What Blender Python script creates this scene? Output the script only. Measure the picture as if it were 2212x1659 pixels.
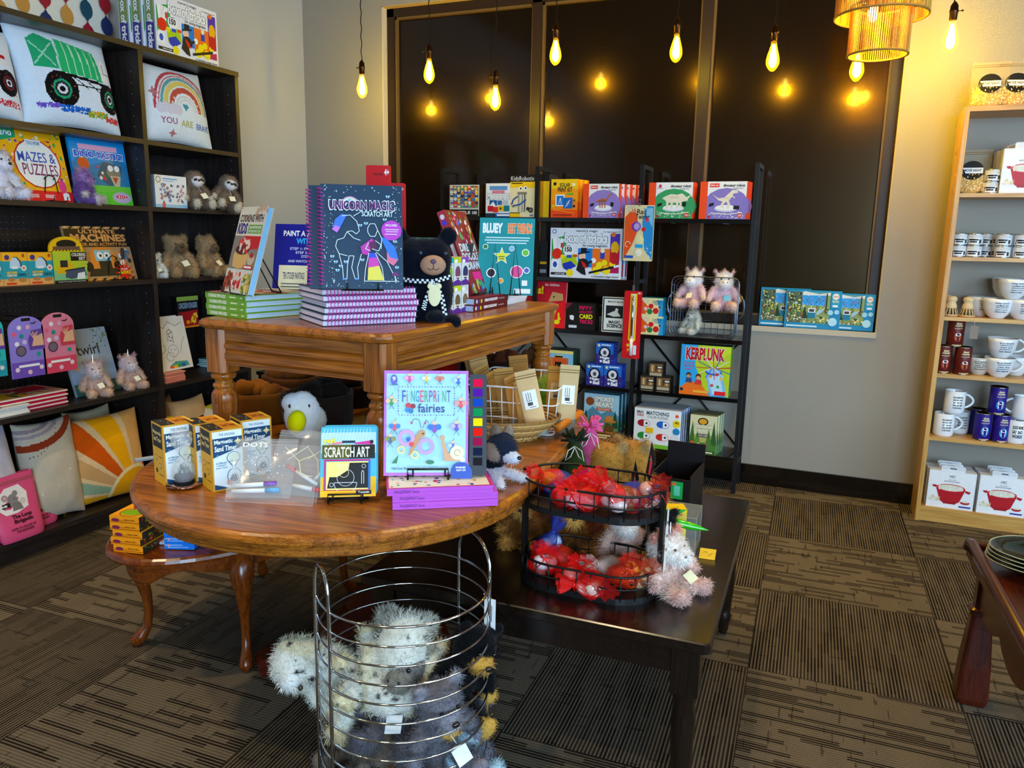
import bpy, math, random
import numpy as np
from mathutils import Vector, Matrix, Euler, noise
for o in list(bpy.data.objects): bpy.data.objects.remove(o, do_unlink=True)
SC=bpy.context.scene; COL=SC.collection
PI=math.pi; R=math.radians
# ---------------------------------------------------------------- camera
CAMR=np.array([[0.9221048352,0.0905152490,-0.3762042830],[0.3864553266,-0.1667790688,0.9071036450],[0.0193637123,-0.9818308062,-0.1887678858]])
CH=1.36; FPX=1667.0
cam=bpy.data.cameras.new('camera'); cam.sensor_width=36; cam.lens=FPX/2212*36; cam.clip_start=.02
co=bpy.data.objects.new('camera',cam); COL.objects.link(co)
m=Matrix.Identity(4)
for i in range(3):
    m[i][0]=CAMR[i][0]; m[i][1]=-CAMR[i][1]; m[i][2]=-CAMR[i][2]
m[2][3]=CH; co.matrix_world=m; SC.camera=co
# ---------------------------------------------------------------- world, exposure
w=bpy.data.worlds.new('world'); SC.world=w; w.use_nodes=True
w.node_tree.nodes['Background'].inputs[0].default_value=(.55,.75,1,1); w.node_tree.nodes['Background'].inputs[1].default_value=.7
SC.view_settings.view_transform='Standard'; SC.view_settings.look='None'; SC.view_settings.gamma=1; SC.view_settings.use_curve_mapping=False
SC.view_settings.exposure=0.45
def area(name,loc,rot,sx,sy,e,col,spread=180):
    l=bpy.data.lights.new(name,'AREA'); l.shape='RECTANGLE'; l.size=sx; l.size_y=sy; l.energy=e; l.color=col; l.spread=R(spread)
    o=bpy.data.objects.new(name,l); COL.objects.link(o); o.location=loc; o.rotation_euler=rot; return o
# daylight entering by the shop windows behind the camera (rear wall and right wall)
area('rear_window_daylight',(2.35,-3.40,1.75),(R(90),0,0),2.7,2.4,235,(.52,.76,1.0))
area('side_window_daylight',(3.88,0.3,1.7),(R(90),0,R(90)),4.0,2.3,120,(.52,.76,1.0))
def spot(name,loc,tgt,e,col,size=70,r=.06):
    l=bpy.data.lights.new(name,'SPOT'); l.energy=e; l.color=col; l.spot_size=R(size); l.spot_blend=.7; l.shadow_soft_size=r
    o=bpy.data.objects.new(name,l); COL.objects.link(o); o.location=loc
    o.rotation_euler=(Vector(tgt)-Vector(loc)).to_track_quat('-Z','Y').to_euler(); return o
CEIL=3.35
DOWN=[((-2.2,.9),80),((-1.0,0.1),75),((-.75,2.45),75),((.9,1.3),18),((-1.9,2.9),18),((.25,2.85),42),((-2.5,-.4),50)]
for (x,y),e in DOWN:
    spot('downlight_beam',(x,y,CEIL-.03),(x+(-.25 if x<0 else 0),y+.25,0),e,(1,.78,.46),80,.05)
# ---------------------------------------------------------------- pixel -> point on a plane of the room
def A(px,py,x=None,y=None,z=None):
    d=CAMR@np.array([px-1106,py-829.5,FPX])
    if x is not None: k=x/d[0]
    elif y is not None: k=y/d[1]
    else: k=(z-CH)/d[2]
    return Vector((d[0]*k,d[1]*k,CH+d[2]*k))
# ---------------------------------------------------------------- materials
def lin(h):
    h=h.lstrip('#'); r=[int(h[i:i+2],16)/255 for i in (0,2,4)]; g=sum(r)/3
    r=[min(1,max(.012,g+(c-g)*1.16)) for c in r]
    return tuple(((c+.055)/1.055)**2.4 if c>.04045 else c/12.92 for c in r)+(1,)
MATS={}
def newmat(n):
    m=bpy.data.materials.new(n); m.use_nodes=True; nt=m.node_tree; b=nt.nodes['Principled BSDF']; MATS[n]=m; return m,nt,b
def colmat(n,rough=.5,metal=0,spec=.5,coat=0,alpha=1,trans=0,bump=0,bs=200,sheen=0,vary=.06,emit=0):
    m,nt,b=newmat(n); a=nt.nodes.new('ShaderNodeVertexColor'); a.layer_name='Col'
    nz=nt.nodes.new('ShaderNodeTexNoise'); nz.inputs['Scale'].default_value=60
    tc=nt.nodes.new('ShaderNodeTexCoord'); nt.links.new(tc.outputs['Object'],nz.inputs['Vector'])
    mr=nt.nodes.new('ShaderNodeMapRange'); mr.inputs[3].default_value=1-vary; mr.inputs[4].default_value=1+vary
    nt.links.new(nz.outputs[0],mr.inputs[0])
    mx=nt.nodes.new('ShaderNodeVectorMath'); mx.operation='SCALE'; nt.links.new(a.outputs[0],mx.inputs[0]); nt.links.new(mr.outputs[0],mx.inputs['Scale'])
    nt.links.new(mx.outputs[0],b.inputs['Base Color'])
    b.inputs['Roughness'].default_value=rough; b.inputs['Metallic'].default_value=metal; b.inputs['Specular IOR Level'].default_value=spec
    b.inputs['Coat Weight'].default_value=coat; b.inputs['Coat Roughness'].default_value=.12
    b.inputs['Alpha'].default_value=alpha; b.inputs['Transmission Weight'].default_value=trans
    b.inputs['Sheen Weight'].default_value=sheen
    if emit: nt.links.new(a.outputs[0],b.inputs['Emission Color']); b.inputs['Emission Strength'].default_value=emit
    if bump:
        n2=nt.nodes.new('ShaderNodeTexNoise'); n2.inputs['Scale'].default_value=bs; nt.links.new(tc.outputs['Object'],n2.inputs['Vector'])
        bp=nt.nodes.new('ShaderNodeBump'); bp.inputs['Strength'].default_value=bump; bp.inputs['Distance'].default_value=.004
        nt.links.new(n2.outputs[0],bp.inputs['Height']); nt.links.new(bp.outputs[0],b.inputs['Normal'])
    return m
colmat('print',.48,coat=.06,spec=.35); colmat('paper',.7,bump=.05); colmat('matte',.85,spec=.2); colmat('plastic',.3); colmat('gloss',.12,coat=.6)
colmat('metal',.28,metal=1); colmat('chrome',.1,metal=1,vary=0); colmat('iron',.45,spec=.4); colmat('cloth',.95,spec=.12,sheen=.05,bump=.25,bs=90)
colmat('fur',.95,spec=.08,sheen=.08,vary=.1); colmat('glass',.04,trans=1,vary=0); MATS['glass'].node_tree.nodes['Principled BSDF'].inputs['IOR'].default_value=1.30
colmat('film',.10,alpha=.13,vary=0); colmat('organza',.6,alpha=.52,bump=.4,bs=120); colmat('thin_glass',.04,alpha=.22,spec=.9,vary=0); colmat('glow',.5,emit=26,vary=0); colmat('softglow',.5,emit=2.2,vary=0)
colmat('wicker',.7,bump=.6,bs=150); colmat('wall',.92,spec=.15,bump=.12,bs=350,vary=.02); colmat('glaze',.15,coat=.5)
def wood(n,c1,c2,c3,axis,rough=.34,sc=1.0,coat=.2,rings=14):
    m,nt,b=newmat(n); N=nt.nodes.new; L=nt.links.new
    tc=N('ShaderNodeTexCoord'); mp=N('ShaderNodeMapping'); s=[rings*sc]*3; s[axis]=1.1*sc; mp.inputs['Scale'].default_value=s
    L(tc.outputs['Object'],mp.inputs[0])
    n1=N('ShaderNodeTexNoise'); n1.inputs['Scale'].default_value=1.5; n1.inputs['Detail'].default_value=3; n1.inputs['Distortion'].default_value=.5; L(mp.outputs[0],n1.inputs['Vector'])
    mul=N('ShaderNodeMath'); mul.operation='MULTIPLY'; mul.inputs[1].default_value=26; L(n1.outputs[0],mul.inputs[0])
    sn=N('ShaderNodeMath'); sn.operation='SINE'; L(mul.outputs[0],sn.inputs[0])
    mp2=N('ShaderNodeMapping'); s2=[420*sc]*3; s2[axis]=9*sc; mp2.inputs['Scale'].default_value=s2; L(tc.outputs['Object'],mp2.inputs[0])
    n2=N('ShaderNodeTexNoise'); n2.inputs['Scale'].default_value=1; n2.inputs['Detail'].default_value=2; L(mp2.outputs[0],n2.inputs['Vector'])
    add=N('ShaderNodeMath'); add.operation='MULTIPLY_ADD'; add.inputs[1].default_value=.10; add.inputs[2].default_value=.03; L(sn.outputs[0],add.inputs[0])
    a2=N('ShaderNodeMath'); a2.operation='ADD'; L(add.outputs[0],a2.inputs[0]); 
    m3=N('ShaderNodeMath'); m3.operation='MULTIPLY'; m3.inputs[1].default_value=.95; L(n2.outputs[0],m3.inputs[0]); L(m3.outputs[0],a2.inputs[1])
    cr=N('ShaderNodeValToRGB'); e=cr.color_ramp.elements; e[0].position=.22; e[0].color=lin(c3); e[1].position=.85; e[1].color=lin(c1)
    k=e.new(.48); k.color=lin(c2); L(a2.outputs[0],cr.inputs[0]); L(cr.outputs[0],b.inputs['Base Color'])
    b.inputs['Roughness'].default_value=rough; b.inputs['Coat Weight'].default_value=coat; b.inputs['Coat Roughness'].default_value=.18
    bp=N('ShaderNodeBump'); bp.inputs['Strength'].default_value=.12; bp.inputs['Distance'].default_value=.001; L(a2.outputs[0],bp.inputs['Height']); L(bp.outputs[0],b.inputs['Normal'])
    return m
OAK=('b8742c','8c531c','4c2a0c')
for i,s in enumerate('xyz'): wood('oak_'+s,*OAK,i,.3)
for i,s in enumerate('xyz'): wood('walnut_'+s,'8a4a1c','6b3410','3a1806',i,.25,1.3)
for i,s in enumerate('xyz'): wood('pine_'+s,'d9b06a','c99a52','a87634',i,.45,.8,.1)
for i,s in enumerate('xyz'): wood('espresso_'+s,'332a26','241d1b','15100f',i,.42,1,.1,14)
for i,s in enumerate('xyz'): wood('cherry_'+s,'5a2210','431608','260a04',i,.3,1,.3)
for i,s in enumerate('xyz'): wood('blackwood_'+s,'20150f','150e0a','0a0705',i,.24,1,.35,14)
def carpet():
    m,nt,b=newmat('carpet_tiles'); N=nt.nodes.new; L=nt.links.new
    def math_(op,a,b_=None,c=None):
        n=N('ShaderNodeMath'); n.operation=op
        for i,v in enumerate((a,b_,c)):
            if v is None: continue
            if isinstance(v,(int,float)): n.inputs[i].default_value=v
            else: L(v,n.inputs[i])
        return n.outputs[0]
    tc=N('ShaderNodeTexCoord'); mp=N('ShaderNodeMapping'); mp.vector_type='POINT'; mp.inputs['Location'].default_value=(.085,-2.415,0); mp.inputs['Rotation'].default_value=(0,0,R(-1.6))
    L(tc.outputs['Object'],mp.inputs[0]); sp=N('ShaderNodeSeparateXYZ'); L(mp.outputs[0],sp.inputs[0]); X,Y=sp.outputs[0],sp.outputs[1]
    T=.615
    ix=math_('FLOOR',math_('DIVIDE',X,T)); iy=math_('FLOOR',math_('DIVIDE',Y,T))
    par=math_('MODULO',math_('ABSOLUTE',math_('ADD',ix,iy)),2)
    mixn=lambda f,a,c: math_('ADD',math_('MULTIPLY',f,c),math_('MULTIPLY',math_('SUBTRACT',1,f),a))
    U=mixn(par,X,Y); V=mixn(par,Y,X)   # U across the ribs, V along the ribs
    seed=math_('MULTIPLY_ADD',ix,7.3,math_('MULTIPLY',iy,3.7))
    rib=math_('SINE',math_('MULTIPLY',U,2*PI/.0105))
    def vec(a,b_,c):
        n=N('ShaderNodeCombineXYZ')
        for i,v in enumerate((a,b_,c)):
            if isinstance(v,(int,float)): n.inputs[i].default_value=v
            else: L(v,n.inputs[i])
        return n.outputs[0]
    def nz(v,sc,det=1):
        n=N('ShaderNodeTexNoise'); n.inputs['Scale'].default_value=sc; n.inputs['Detail'].default_value=det; L(v,n.inputs['Vector']); return n.outputs[0]
    Uq=math_('FLOOR',math_('DIVIDE',U,.0176))
    wn=N('ShaderNodeTexWhiteNoise'); wn.noise_dimensions='2D'; 
    L(vec(Uq,math_('FLOOR',math_('ADD',math_('DIVIDE',V,.16),math_('MULTIPLY',Uq,.37))),seed),wn.inputs['Vector'])
    streak=math_('GREATER_THAN',wn.outputs['Value'],.62)
    patch=nz(vec(math_('MULTIPLY',U,5),math_('MULTIPLY',V,9),seed),1,2)
    fine=nz(vec(math_('MULTIPLY',U,1),V,0),320,2)
    ribm=math_('MULTIPLY',math_('ADD',rib,1),.5)
    gate=mixn(par,math_('MULTIPLY_ADD',patch,.5,.42),math_('MULTIPLY_ADD',patch,.45,.02))
    dark=math_('MULTIPLY',ribm,gate)
    v=math_('SUBTRACT',math_('MULTIPLY_ADD',fine,.55,.62),math_('MULTIPLY',dark,.85))
    v=math_('SUBTRACT',v,math_('MULTIPLY',math_('MULTIPLY',streak,mixn(par,.30,.62)),ribm))
    cross=nz(vec(math_('MULTIPLY',U,9),math_('MULTIPLY',V,80),seed),1,1)
    v=math_('SUBTRACT',v,math_('MULTIPLY',math_('GREATER_THAN',cross,.69),.22))
    ex=math_('ABSOLUTE',math_('SUBTRACT',math_('FRACT',math_('DIVIDE',X,T)),.5)); ey=math_('ABSOLUTE',math_('SUBTRACT',math_('FRACT',math_('DIVIDE',Y,T)),.5))
    ed=math_('GREATER_THAN',math_('MAXIMUM',ex,ey),.4965)
    v=math_('SUBTRACT',v,math_('MULTIPLY',ed,.3))
    cr=N('ShaderNodeValToRGB'); e=cr.color_ramp.elements; e[0].position=.0; e[0].color=lin('17120f'); e[1].position=1; e[1].color=lin('7c705f'); k=e.new(.5); k.color=lin('362e27')
    L(v,cr.inputs[0]); L(cr.outputs[0],b.inputs['Base Color']); b.inputs['Roughness'].default_value=1; b.inputs['Specular IOR Level'].default_value=.1
    bp=N('ShaderNodeBump'); bp.inputs['Strength'].default_value=.5; bp.inputs['Distance'].default_value=.004; L(v,bp.inputs['Height']); L(bp.outputs[0],b.inputs['Normal'])
carpet()
m,nt,b=newmat('dark_glass'); b.inputs['Base Color'].default_value=lin('0c0704'); b.inputs['Specular Tint'].default_value=(1,.66,.34,1); b.inputs['Coat Weight'].default_value=.6; b.inputs['Coat Tint'].default_value=(1,.85,.65,1); b.inputs['Coat Roughness'].default_value=.09
nn=nt.nodes.new('ShaderNodeTexNoise'); nn.inputs['Scale'].default_value=3; mr=nt.nodes.new('ShaderNodeMapRange'); mr.inputs[3].default_value=.22; mr.inputs[4].default_value=.30; nt.links.new(nn.outputs[0],mr.inputs[0]); nt.links.new(mr.outputs[0],b.inputs['Roughness'])
# ---------------------------------------------------------------- text as outlines
TXT={}
def text2d(s,bold=0.0):
    k=(s,bold)
    if k in TXT: return TXT[k]
    c=bpy.data.curves.new('t','FONT'); c.body=s; c.resolution_u=2; c.offset=bold; c.fill_mode='FRONT'; c.space_line=.95; c.align_x='CENTER'
    o=bpy.data.objects.new('t',c); COL.objects.link(o); dg=bpy.context.evaluated_depsgraph_get(); dg.update()
    me=bpy.data.meshes.new_from_object(o.evaluated_get(dg)); v=np.array([(p.co.x,p.co.y) for p in me.vertices]) if len(me.vertices) else np.zeros((1,2))
    f=[tuple(p.vertices) for p in me.polygons]; nrm=[p.normal.z for p in me.polygons]
    f=[p if n>0 else p[::-1] for p,n in zip(f,nrm)]
    mn=v.min(0); mxx=v.max(0); v=(v-mn)/np.maximum(mxx-mn,1e-6)
    bpy.data.objects.remove(o); bpy.data.curves.remove(c); bpy.data.meshes.remove(me)
    TXT[k]=(v,f); return TXT[k]
# ---------------------------------------------------------------- mesh builder
class MB:
    def __init__(s): s.v=[];s.f=[];s.c=[];s.m=[];s.sm=[];s.M=Matrix.Identity(4);s.mats=[]
    def mi(s,n):
        if n not in s.mats: s.mats.append(n)
        return s.mats.index(n)
    def add(s,vs,fs,col,mat='matte',smooth=False):
        b=len(s.v); M=s.M
        s.v+= [tuple(M@Vector(p)) for p in vs]; c=lin(col) if isinstance(col,str) else col; k=s.mi(mat)
        for f in fs: s.f.append(tuple(i+b for i in f)); s.c.append(c); s.m.append(k); s.sm.append(smooth)
        return s
    def box(s,a,b,col='ffffff',mat='matte',mats=None,bev=0):
        x0,y0,z0=a;x1,y1,z1=b
        if bev:
            g=bev; P=[]
            for sx,X in ((1,x0),(-1,x1)):
                for sy,Y in ((1,y0),(-1,y1)):
                    for sz,Z in ((1,z0),(-1,z1)):
                        P+= [(X,Y+sy*g,Z+sz*g),(X+sx*g,Y,Z+sz*g),(X+sx*g,Y+sy*g,Z)]
            import itertools
            vs=[Vector(p) for p in P]; bm=_hull(vs); return s.add(bm[0],bm[1],col,mat)
        v=[(x0,y0,z0),(x1,y0,z0),(x1,y1,z0),(x0,y1,z0),(x0,y0,z1),(x1,y0,z1),(x1,y1,z1),(x0,y1,z1)]
        f=[(0,3,2,1),(4,5,6,7),(0,1,5,4),(1,2,6,5),(2,3,7,6),(3,0,4,7)]
        if isinstance(col,dict):
            for i,n in enumerate(('bottom','top','front','right','back','left')): s.add([v[j] for j in f[i]],[(0,1,2,3)],col.get(n,col['all']),mat)
            return s
        return s.add(v,f,col,mat)
    def poly(s,pts,col,mat='print'): return s.add(pts,[tuple(range(len(pts)))],col,mat)
    def prism(s,p2,z0,z1,col,mat='matte',smooth=False,axis='z'):
        n=len(p2)
        def P(u,v,w): return (u,v,w) if axis=='z' else ((u,w,v) if axis=='y' else (w,u,v))
        vs=[P(u,v,z0) for u,v in p2]+[P(u,v,z1) for u,v in p2]
        s.add(vs,[tuple(range(n))[::-1],tuple(range(n,2*n))],col,mat)
        return s.add(vs,[(i,(i+1)%n,(i+1)%n+n,i+n) for i in range(n)],col,mat,smooth)
    def lathe(s,prof,n=24,c=(0,0,0),col='ffffff',mat='matte',smooth=True,sx=1,sy=1,wob=None,cap=True):
        vs=[];fs=[]
        for r,z in prof:
            for i in range(n):
                a=2*PI*i/n; rr=r*(wob(a,z) if wob else 1); vs.append((c[0]+rr*sx*math.cos(a),c[1]+rr*sy*math.sin(a),c[2]+z))
        for j in range(len(prof)-1):
            for i in range(n): fs.append((j*n+i,j*n+(i+1)%n,(j+1)*n+(i+1)%n,(j+1)*n+i))
        s.add(vs,fs,col,mat,smooth); caps=[]
        if prof[0][0]>1e-4: caps.append(tuple(range(n))[::-1])
        if prof[-1][0]>1e-4: caps.append(tuple((len(prof)-1)*n+i for i in range(n)))
        if caps and cap: s.add(vs,caps,col,mat)
        return s
    def cyl(s,a,b,r,col,mat='matte',n=12,r2=None):
        return s.tube([a,b],r,col,mat,n,rr=[r,r if r2 is None else r2])
    def tube(s,path,r,col,mat='iron',n=6,closed=False,rr=None,cap=True):
        P=[Vector(p) for p in path]; N=len(P); vs=[]; fs=[]; up=None
        for i,p in enumerate(P):
            if closed: t=P[(i+1)%N]-P[i-1]
            else: t=P[min(i+1,N-1)]-P[max(i-1,0)]
            if t.length<1e-9: t=Vector((0,0,1))
            t.normalize()
            if up is None: up=Vector((0,0,1)) if abs(t.z)<.9 else Vector((1,0,0))
            u=up-t*up.dot(t)
            if u.length<1e-6: u=t.orthogonal()
            u.normalize(); up=u; w=t.cross(u); q=rr[i] if rr else r
            for k in range(n): a=2*PI*k/n; vs.append(tuple(p+u*(q*math.cos(a))+w*(q*math.sin(a))))
        for i in range(N if closed else N-1):
            j=(i+1)%N
            for k in range(n): fs.append((i*n+k,i*n+(k+1)%n,j*n+(k+1)%n,j*n+k))
        if not closed and cap: fs+=[tuple(range(n))[::-1],tuple((N-1)*n+k for k in range(n))]
        return s.add(vs,fs,col,mat,True)
    def ell(s,c,r,col,mat='matte',n=14,rot=None):
        if not hasattr(r,'__len__'): r=(r,r,r)
        E=Euler(rot).to_matrix() if rot else None; vs=[];fs=[];h=n//2
        for j in range(h+1):
            t=PI*j/h
            for i in range(n):
                a=2*PI*i/n; p=Vector((r[0]*math.sin(t)*math.cos(a),r[1]*math.sin(t)*math.sin(a),-r[2]*math.cos(t)))
                if E: p=E@p
                vs.append((c[0]+p.x,c[1]+p.y,c[2]+p.z))
        for j in range(h):
            for i in range(n): fs.append((j*n+i,j*n+(i+1)%n,(j+1)*n+(i+1)%n,(j+1)*n+i))
        return s.add(vs,fs,col,mat,True)
    # flat artwork on a face: O bottom-left corner, U,V unit vectors, w,h metres
    def art(s,O,U,V,w,h,items,mat='print',d0=.0003,step=.00006,fn=None):
        O=Vector(O);U=Vector(U).normalized();V=Vector(V).normalized();N=U.cross(V); L=[d0]
        def P(u,v):
            p=O+U*(u*w)+V*(v*h)+N*L[0]
            return tuple(fn(u,v,L[0])) if fn else tuple(p)
        asp=w/h
        for it in items:
            k=it[0]; L[0]+=step
            if k=='r':
                _,a,b_,c_,d,col=it[:6]
                if fn:
                    nx=max(1,int((c_-a)*24)); ny=max(1,int((d-b_)*24))
                    vs=[P(a+(c_-a)*i/nx,b_+(d-b_)*j/ny) for j in range(ny+1) for i in range(nx+1)]
                    s.add(vs,[(j*(nx+1)+i,j*(nx+1)+i+1,(j+1)*(nx+1)+i+1,(j+1)*(nx+1)+i) for j in range(ny) for i in range(nx)],col,mat,True)
                else: s.poly([P(a,b_),P(c_,b_),P(c_,d),P(a,d)],col,mat)
            elif k=='o':
                _,a,b_,r=it[:4]; col=it[4]; rv=it[5] if len(it)>5 else r*asp; n=16 if r>.02 else 8
                s.poly([P(a+r*math.cos(2*PI*i/n),b_+rv*math.sin(2*PI*i/n)) for i in range(n)],col,mat)
            elif k=='p': 
                q=it[1]; ar=sum(q[i][0]*q[(i+1)%len(q)][1]-q[(i+1)%len(q)][0]*q[i][1] for i in range(len(q)))
                s.poly([P(a,b_) for a,b_ in (q if ar>0 else q[::-1])],it[2],mat)
            elif k=='l':
                pts=it[1]; wd=it[2]/2
                for (a,b_),(c_,d) in zip(pts[:-1],pts[1:]):
                    dx,dy=(c_-a)*w,(d-b_)*h; l=math.hypot(dx,dy) or 1; nx,ny=-dy/l*wd/w,dx/l*wd/h
                    s.poly([P(a-nx,b_-ny),P(c_-nx,d-ny),P(c_+nx,d+ny),P(a+nx,b_+ny)],it[3],mat)
            elif k=='a':
                _,a,b_,r0,r1,t0,t1,col=it; n=max(3,int(abs(t1-t0)/12)); 
                for i in range(n):
                    q0=R(t0+(t1-t0)*i/n); q1=R(t0+(t1-t0)*(i+1)/n)
                    s.poly([P(a+r0*math.cos(q0),b_+r0*asp*math.sin(q0)),P(a+r1*math.cos(q0),b_+r1*asp*math.sin(q0)),P(a+r1*math.cos(q1),b_+r1*asp*math.sin(q1)),P(a+r0*math.cos(q1),b_+r0*asp*math.sin(q1))],col,mat)
            elif k=='t':
                _,tx,a,b_,c_,d,col=it[:7]; bold=min(.045,it[7]) if len(it)>7 else .02
                if len(it)>8:   # outline colour
                    v,f=text2d(tx,bold+.03); g=.012*(c_-a); s.add([P(a-g+(c_-a+2*g)*p[0],b_-g+(d-b_+2*g)*p[1]) for p in v],f,it[8],mat); L[0]+=step
                v,f=text2d(tx,bold); s.add([P(a+(c_-a)*p[0],b_+(d-b_)*p[1]) for p in v],f,col,mat)
            elif k=='d':
                _,n,seed,a,b_,c_,d,r0,r1,cols=it; rg=random.Random(seed)
                for _i in range(n):
                    u=rg.uniform(a,c_);v=rg.uniform(b_,d);r=rg.uniform(r0,r1);cc=rg.choice(cols);m_=rg.choice((6,8,5)); ph=rg.random()*6
                    q=rg.choice((.6,1,1,1.5)); L[0]+=step*.15
                    s.poly([P(u+r*math.cos(ph+2*PI*i/m_),v+r*q*asp*math.sin(ph+2*PI*i/m_)) for i in range(m_)],cc,mat)
            elif k=='star':
                _,a,b_,r,n,col=it; s.poly([P(a+(r if i%2==0 else r*.4)*math.cos(PI*i/n+PI/2),b_+(r if i%2==0 else r*.4)*asp*math.sin(PI*i/n+PI/2)) for i in range(2*n)],col,mat)
        return s
    def build(s,name,parent=None,loc=None,rot=None):
        me=bpy.data.meshes.new(name); me.from_pydata(s.v,[],s.f)
        for n in s.mats: me.materials.append(MATS[n])
        me.polygons.foreach_set('material_index',s.m); me.polygons.foreach_set('use_smooth',s.sm)
        at=me.color_attributes.new('Col','FLOAT_COLOR','CORNER'); arr=np.repeat(np.array(s.c,dtype=np.float32),[len(f) for f in s.f],axis=0)
        at.data.foreach_set('color',arr.ravel()); me.update()
        o=bpy.data.objects.new(name,me); COL.objects.link(o)
        if parent: o.parent=parent
        if loc is not None: o.location=loc
        if rot is not None: o.rotation_euler=rot
        return o
def _hull(vs):
    import bmesh
    bm=bmesh.new()
    for p in vs: bm.verts.new(p)
    r=bmesh.ops.convex_hull(bm,input=bm.verts); bm.normal_update()
    bmesh.ops.dissolve_limit(bm,angle_limit=.01,verts=bm.verts,edges=bm.edges); bmesh.ops.recalc_face_normals(bm,faces=bm.faces)
    bm.verts.index_update(); out=([tuple(p.co) for p in bm.verts],[tuple(v.index for v in f.verts) for f in bm.faces]); bm.free(); return out
def thing(name,label,cat,loc=(0,0,0),rz=0,group=None,rot=None):
    o=bpy.data.objects.new(name,None); COL.objects.link(o); o.location=loc; o.rotation_euler=rot or (0,0,rz); o.empty_display_size=.05
    o['label']=label; o['category']=cat
    if group: o['group']=group
    return o
def tag(o,label,cat,group=None):
    o['label']=label; o['category']=cat
    if group: o['group']=group
    return o
def struct(o): o['kind']='structure'; return o
def dup(root,loc,rz=None,label=None,group=None,rot=None,scale=None):
    r=root.copy(); COL.objects.link(r); r.location=loc
    if rz is not None: r.rotation_euler=(0,0,rz)
    if rot is not None: r.rotation_euler=rot
    if scale: r.scale=(scale,)*3
    if label: r['label']=label
    if group: r['group']=group
    for ch in list(root.children):
        c=ch.copy(); COL.objects.link(c); c.parent=r
        for g in list(ch.children):
            d=g.copy(); COL.objects.link(d); d.parent=c
    return r
# ---------------------------------------------------------------- the room
LW=-3.366; BY=4.431; GY=4.525
WC='a09a90'
def wallbox(name,a,b,col=WC): return struct(MB().box(a,b,col,'wall').build(name))
mf=MB(); mf.box((-3.6,-3.6,-.05),(4.1,4.7,0),'777777','carpet_tiles'); struct(mf.build('floor'))
wallbox('wall_left',(-3.5,-3.6,0),(LW,BY+.4,CEIL),'b2b5ba')
mb=MB()   # back wall with the recess that holds the dark panels
RX0,RX1,SZ,TZ=-2.765,.213,.90,2.745
mb.box((LW,BY,0),(RX0,BY+.25,CEIL),WC,'wall'); mb.box((RX1,BY,0),(4.0,BY+.25,CEIL),WC,'wall'); mb.box((RX0,BY,0),(RX1,BY+.25,SZ),WC,'wall'); mb.box((RX0,BY,TZ),(RX1,BY+.25,CEIL),WC,'wall')
struct(mb.build('wall_back'))
wallbox('wall_right',(4.0,1.9+.6,0),(4.15,4.7,CEIL)); 
mb=MB(); mb.box((4.0,-3.6,0),(4.15,2.5,.55),WC,'wall'); mb.box((4.0,-3.6,2.9),(4.15,2.5,CEIL),WC,'wall'); mb.box((4.0,-3.6,.55),(4.15,-1.8,2.9),WC,'wall'); struct(mb.build('wall_right_window_side'))
mb=MB(); mb.box((-3.5,-3.6,0),(4.1,-3.45,.5),WC,'wall'); mb.box((-3.5,-3.6,2.95),(4.1,-3.45,CEIL),WC,'wall'); mb.box((-3.5,-3.6,.5),(.95,-3.45,2.95),WC,'wall'); mb.box((3.75,-3.6,.5),(4.1,-3.45,2.95),WC,'wall'); struct(mb.build('wall_rear'))
struct(MB().box((-3.5,-3.6,CEIL),(4.15,4.7,CEIL+.1),'8b7a62','wall').build('ceiling'))
def framewin(name,P,Q,axis,n):
    mb=MB(); (a0,z0),(a1,z1)=P,Q
    def B(u0,w0,u1,w1): mb.box((u0,axis[1]-.03,w0),(u1,axis[1]+.03,w1),'1c1815','iron') if axis[0]=='y' else mb.box((axis[1]-.03,u0,w0),(axis[1]+.03,u1,w1),'1c1815','iron')
    B(a0,z0,a1,z0+.06); B(a0,z1-.06,a1,z1)
    for i in range(n+1): u=a0+(a1-a0)*i/n; B(max(a0,u-.03),z0,min(a1,u+.03),z1)
    struct(mb.build(name))
framewin('window_1',(.95,.5),(3.75,2.95),('y',-3.52),3); framewin('window_2',(-1.8,.55),(2.5,2.9),('x',4.07),3)
mb=MB(); mb.box((LW,BY-.014,0),(.467,BY,.112),'0d0b0a','gloss'); struct(mb.build('baseboard_back'))
mb=MB(); mb.box((LW,3.4,0),(LW+.014,BY-.014,.112),'0d0b0a','gloss'); struct(mb.build('baseboard_left'))
# dark panel window in the recess: frame and three glass panels
PX=[-2.765,-1.745,-.765,.213]
mb=MB(); FC='2a1d12'
mb.box((RX0,GY-.045,TZ-.055),(RX1,GY+.05,TZ),FC,'iron'); mb.box((RX0,GY-.045,SZ),(RX1,GY+.05,SZ+.05),FC,'iron')
for i,x in enumerate(PX):
    a,b=(x-.028,x+.028) if 0<i<3 else ((x,x+.055) if i==0 else (x-.055,x)); mb.box((a,GY-.045,SZ),(b,GY+.05,TZ),FC,'iron')
for i in range(3):
    x0,x1=PX[i]+(.055 if i==0 else .028),PX[i+1]-(.055 if i==2 else .028)
    for a,b,c,d in ((x0,SZ+.05,x0+.012,TZ-.055),(x1-.012,SZ+.05,x1,TZ-.055),(x0,TZ-.067,x1,TZ-.055),(x0,SZ+.05,x1,SZ+.062)):
        mb.box((a,GY-.026,b),(c,GY+.01,d),'6b5536','iron')
wf=struct(mb.build('window_3'))
for i in range(3):
    x0,x1=PX[i]+.02,PX[i+1]-.02
    g=MB().box((x0,GY,SZ+.03),(x1,GY+.02,TZ-.03),'1c1410','dark_glass').build('glass_panel',wf)
mb=MB(); mb.box((RX0,BY-.006,SZ-.03),(RX1,GY-.045,SZ+.0),'c9bda8','wall'); struct(mb.build('trim_1'))
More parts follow.
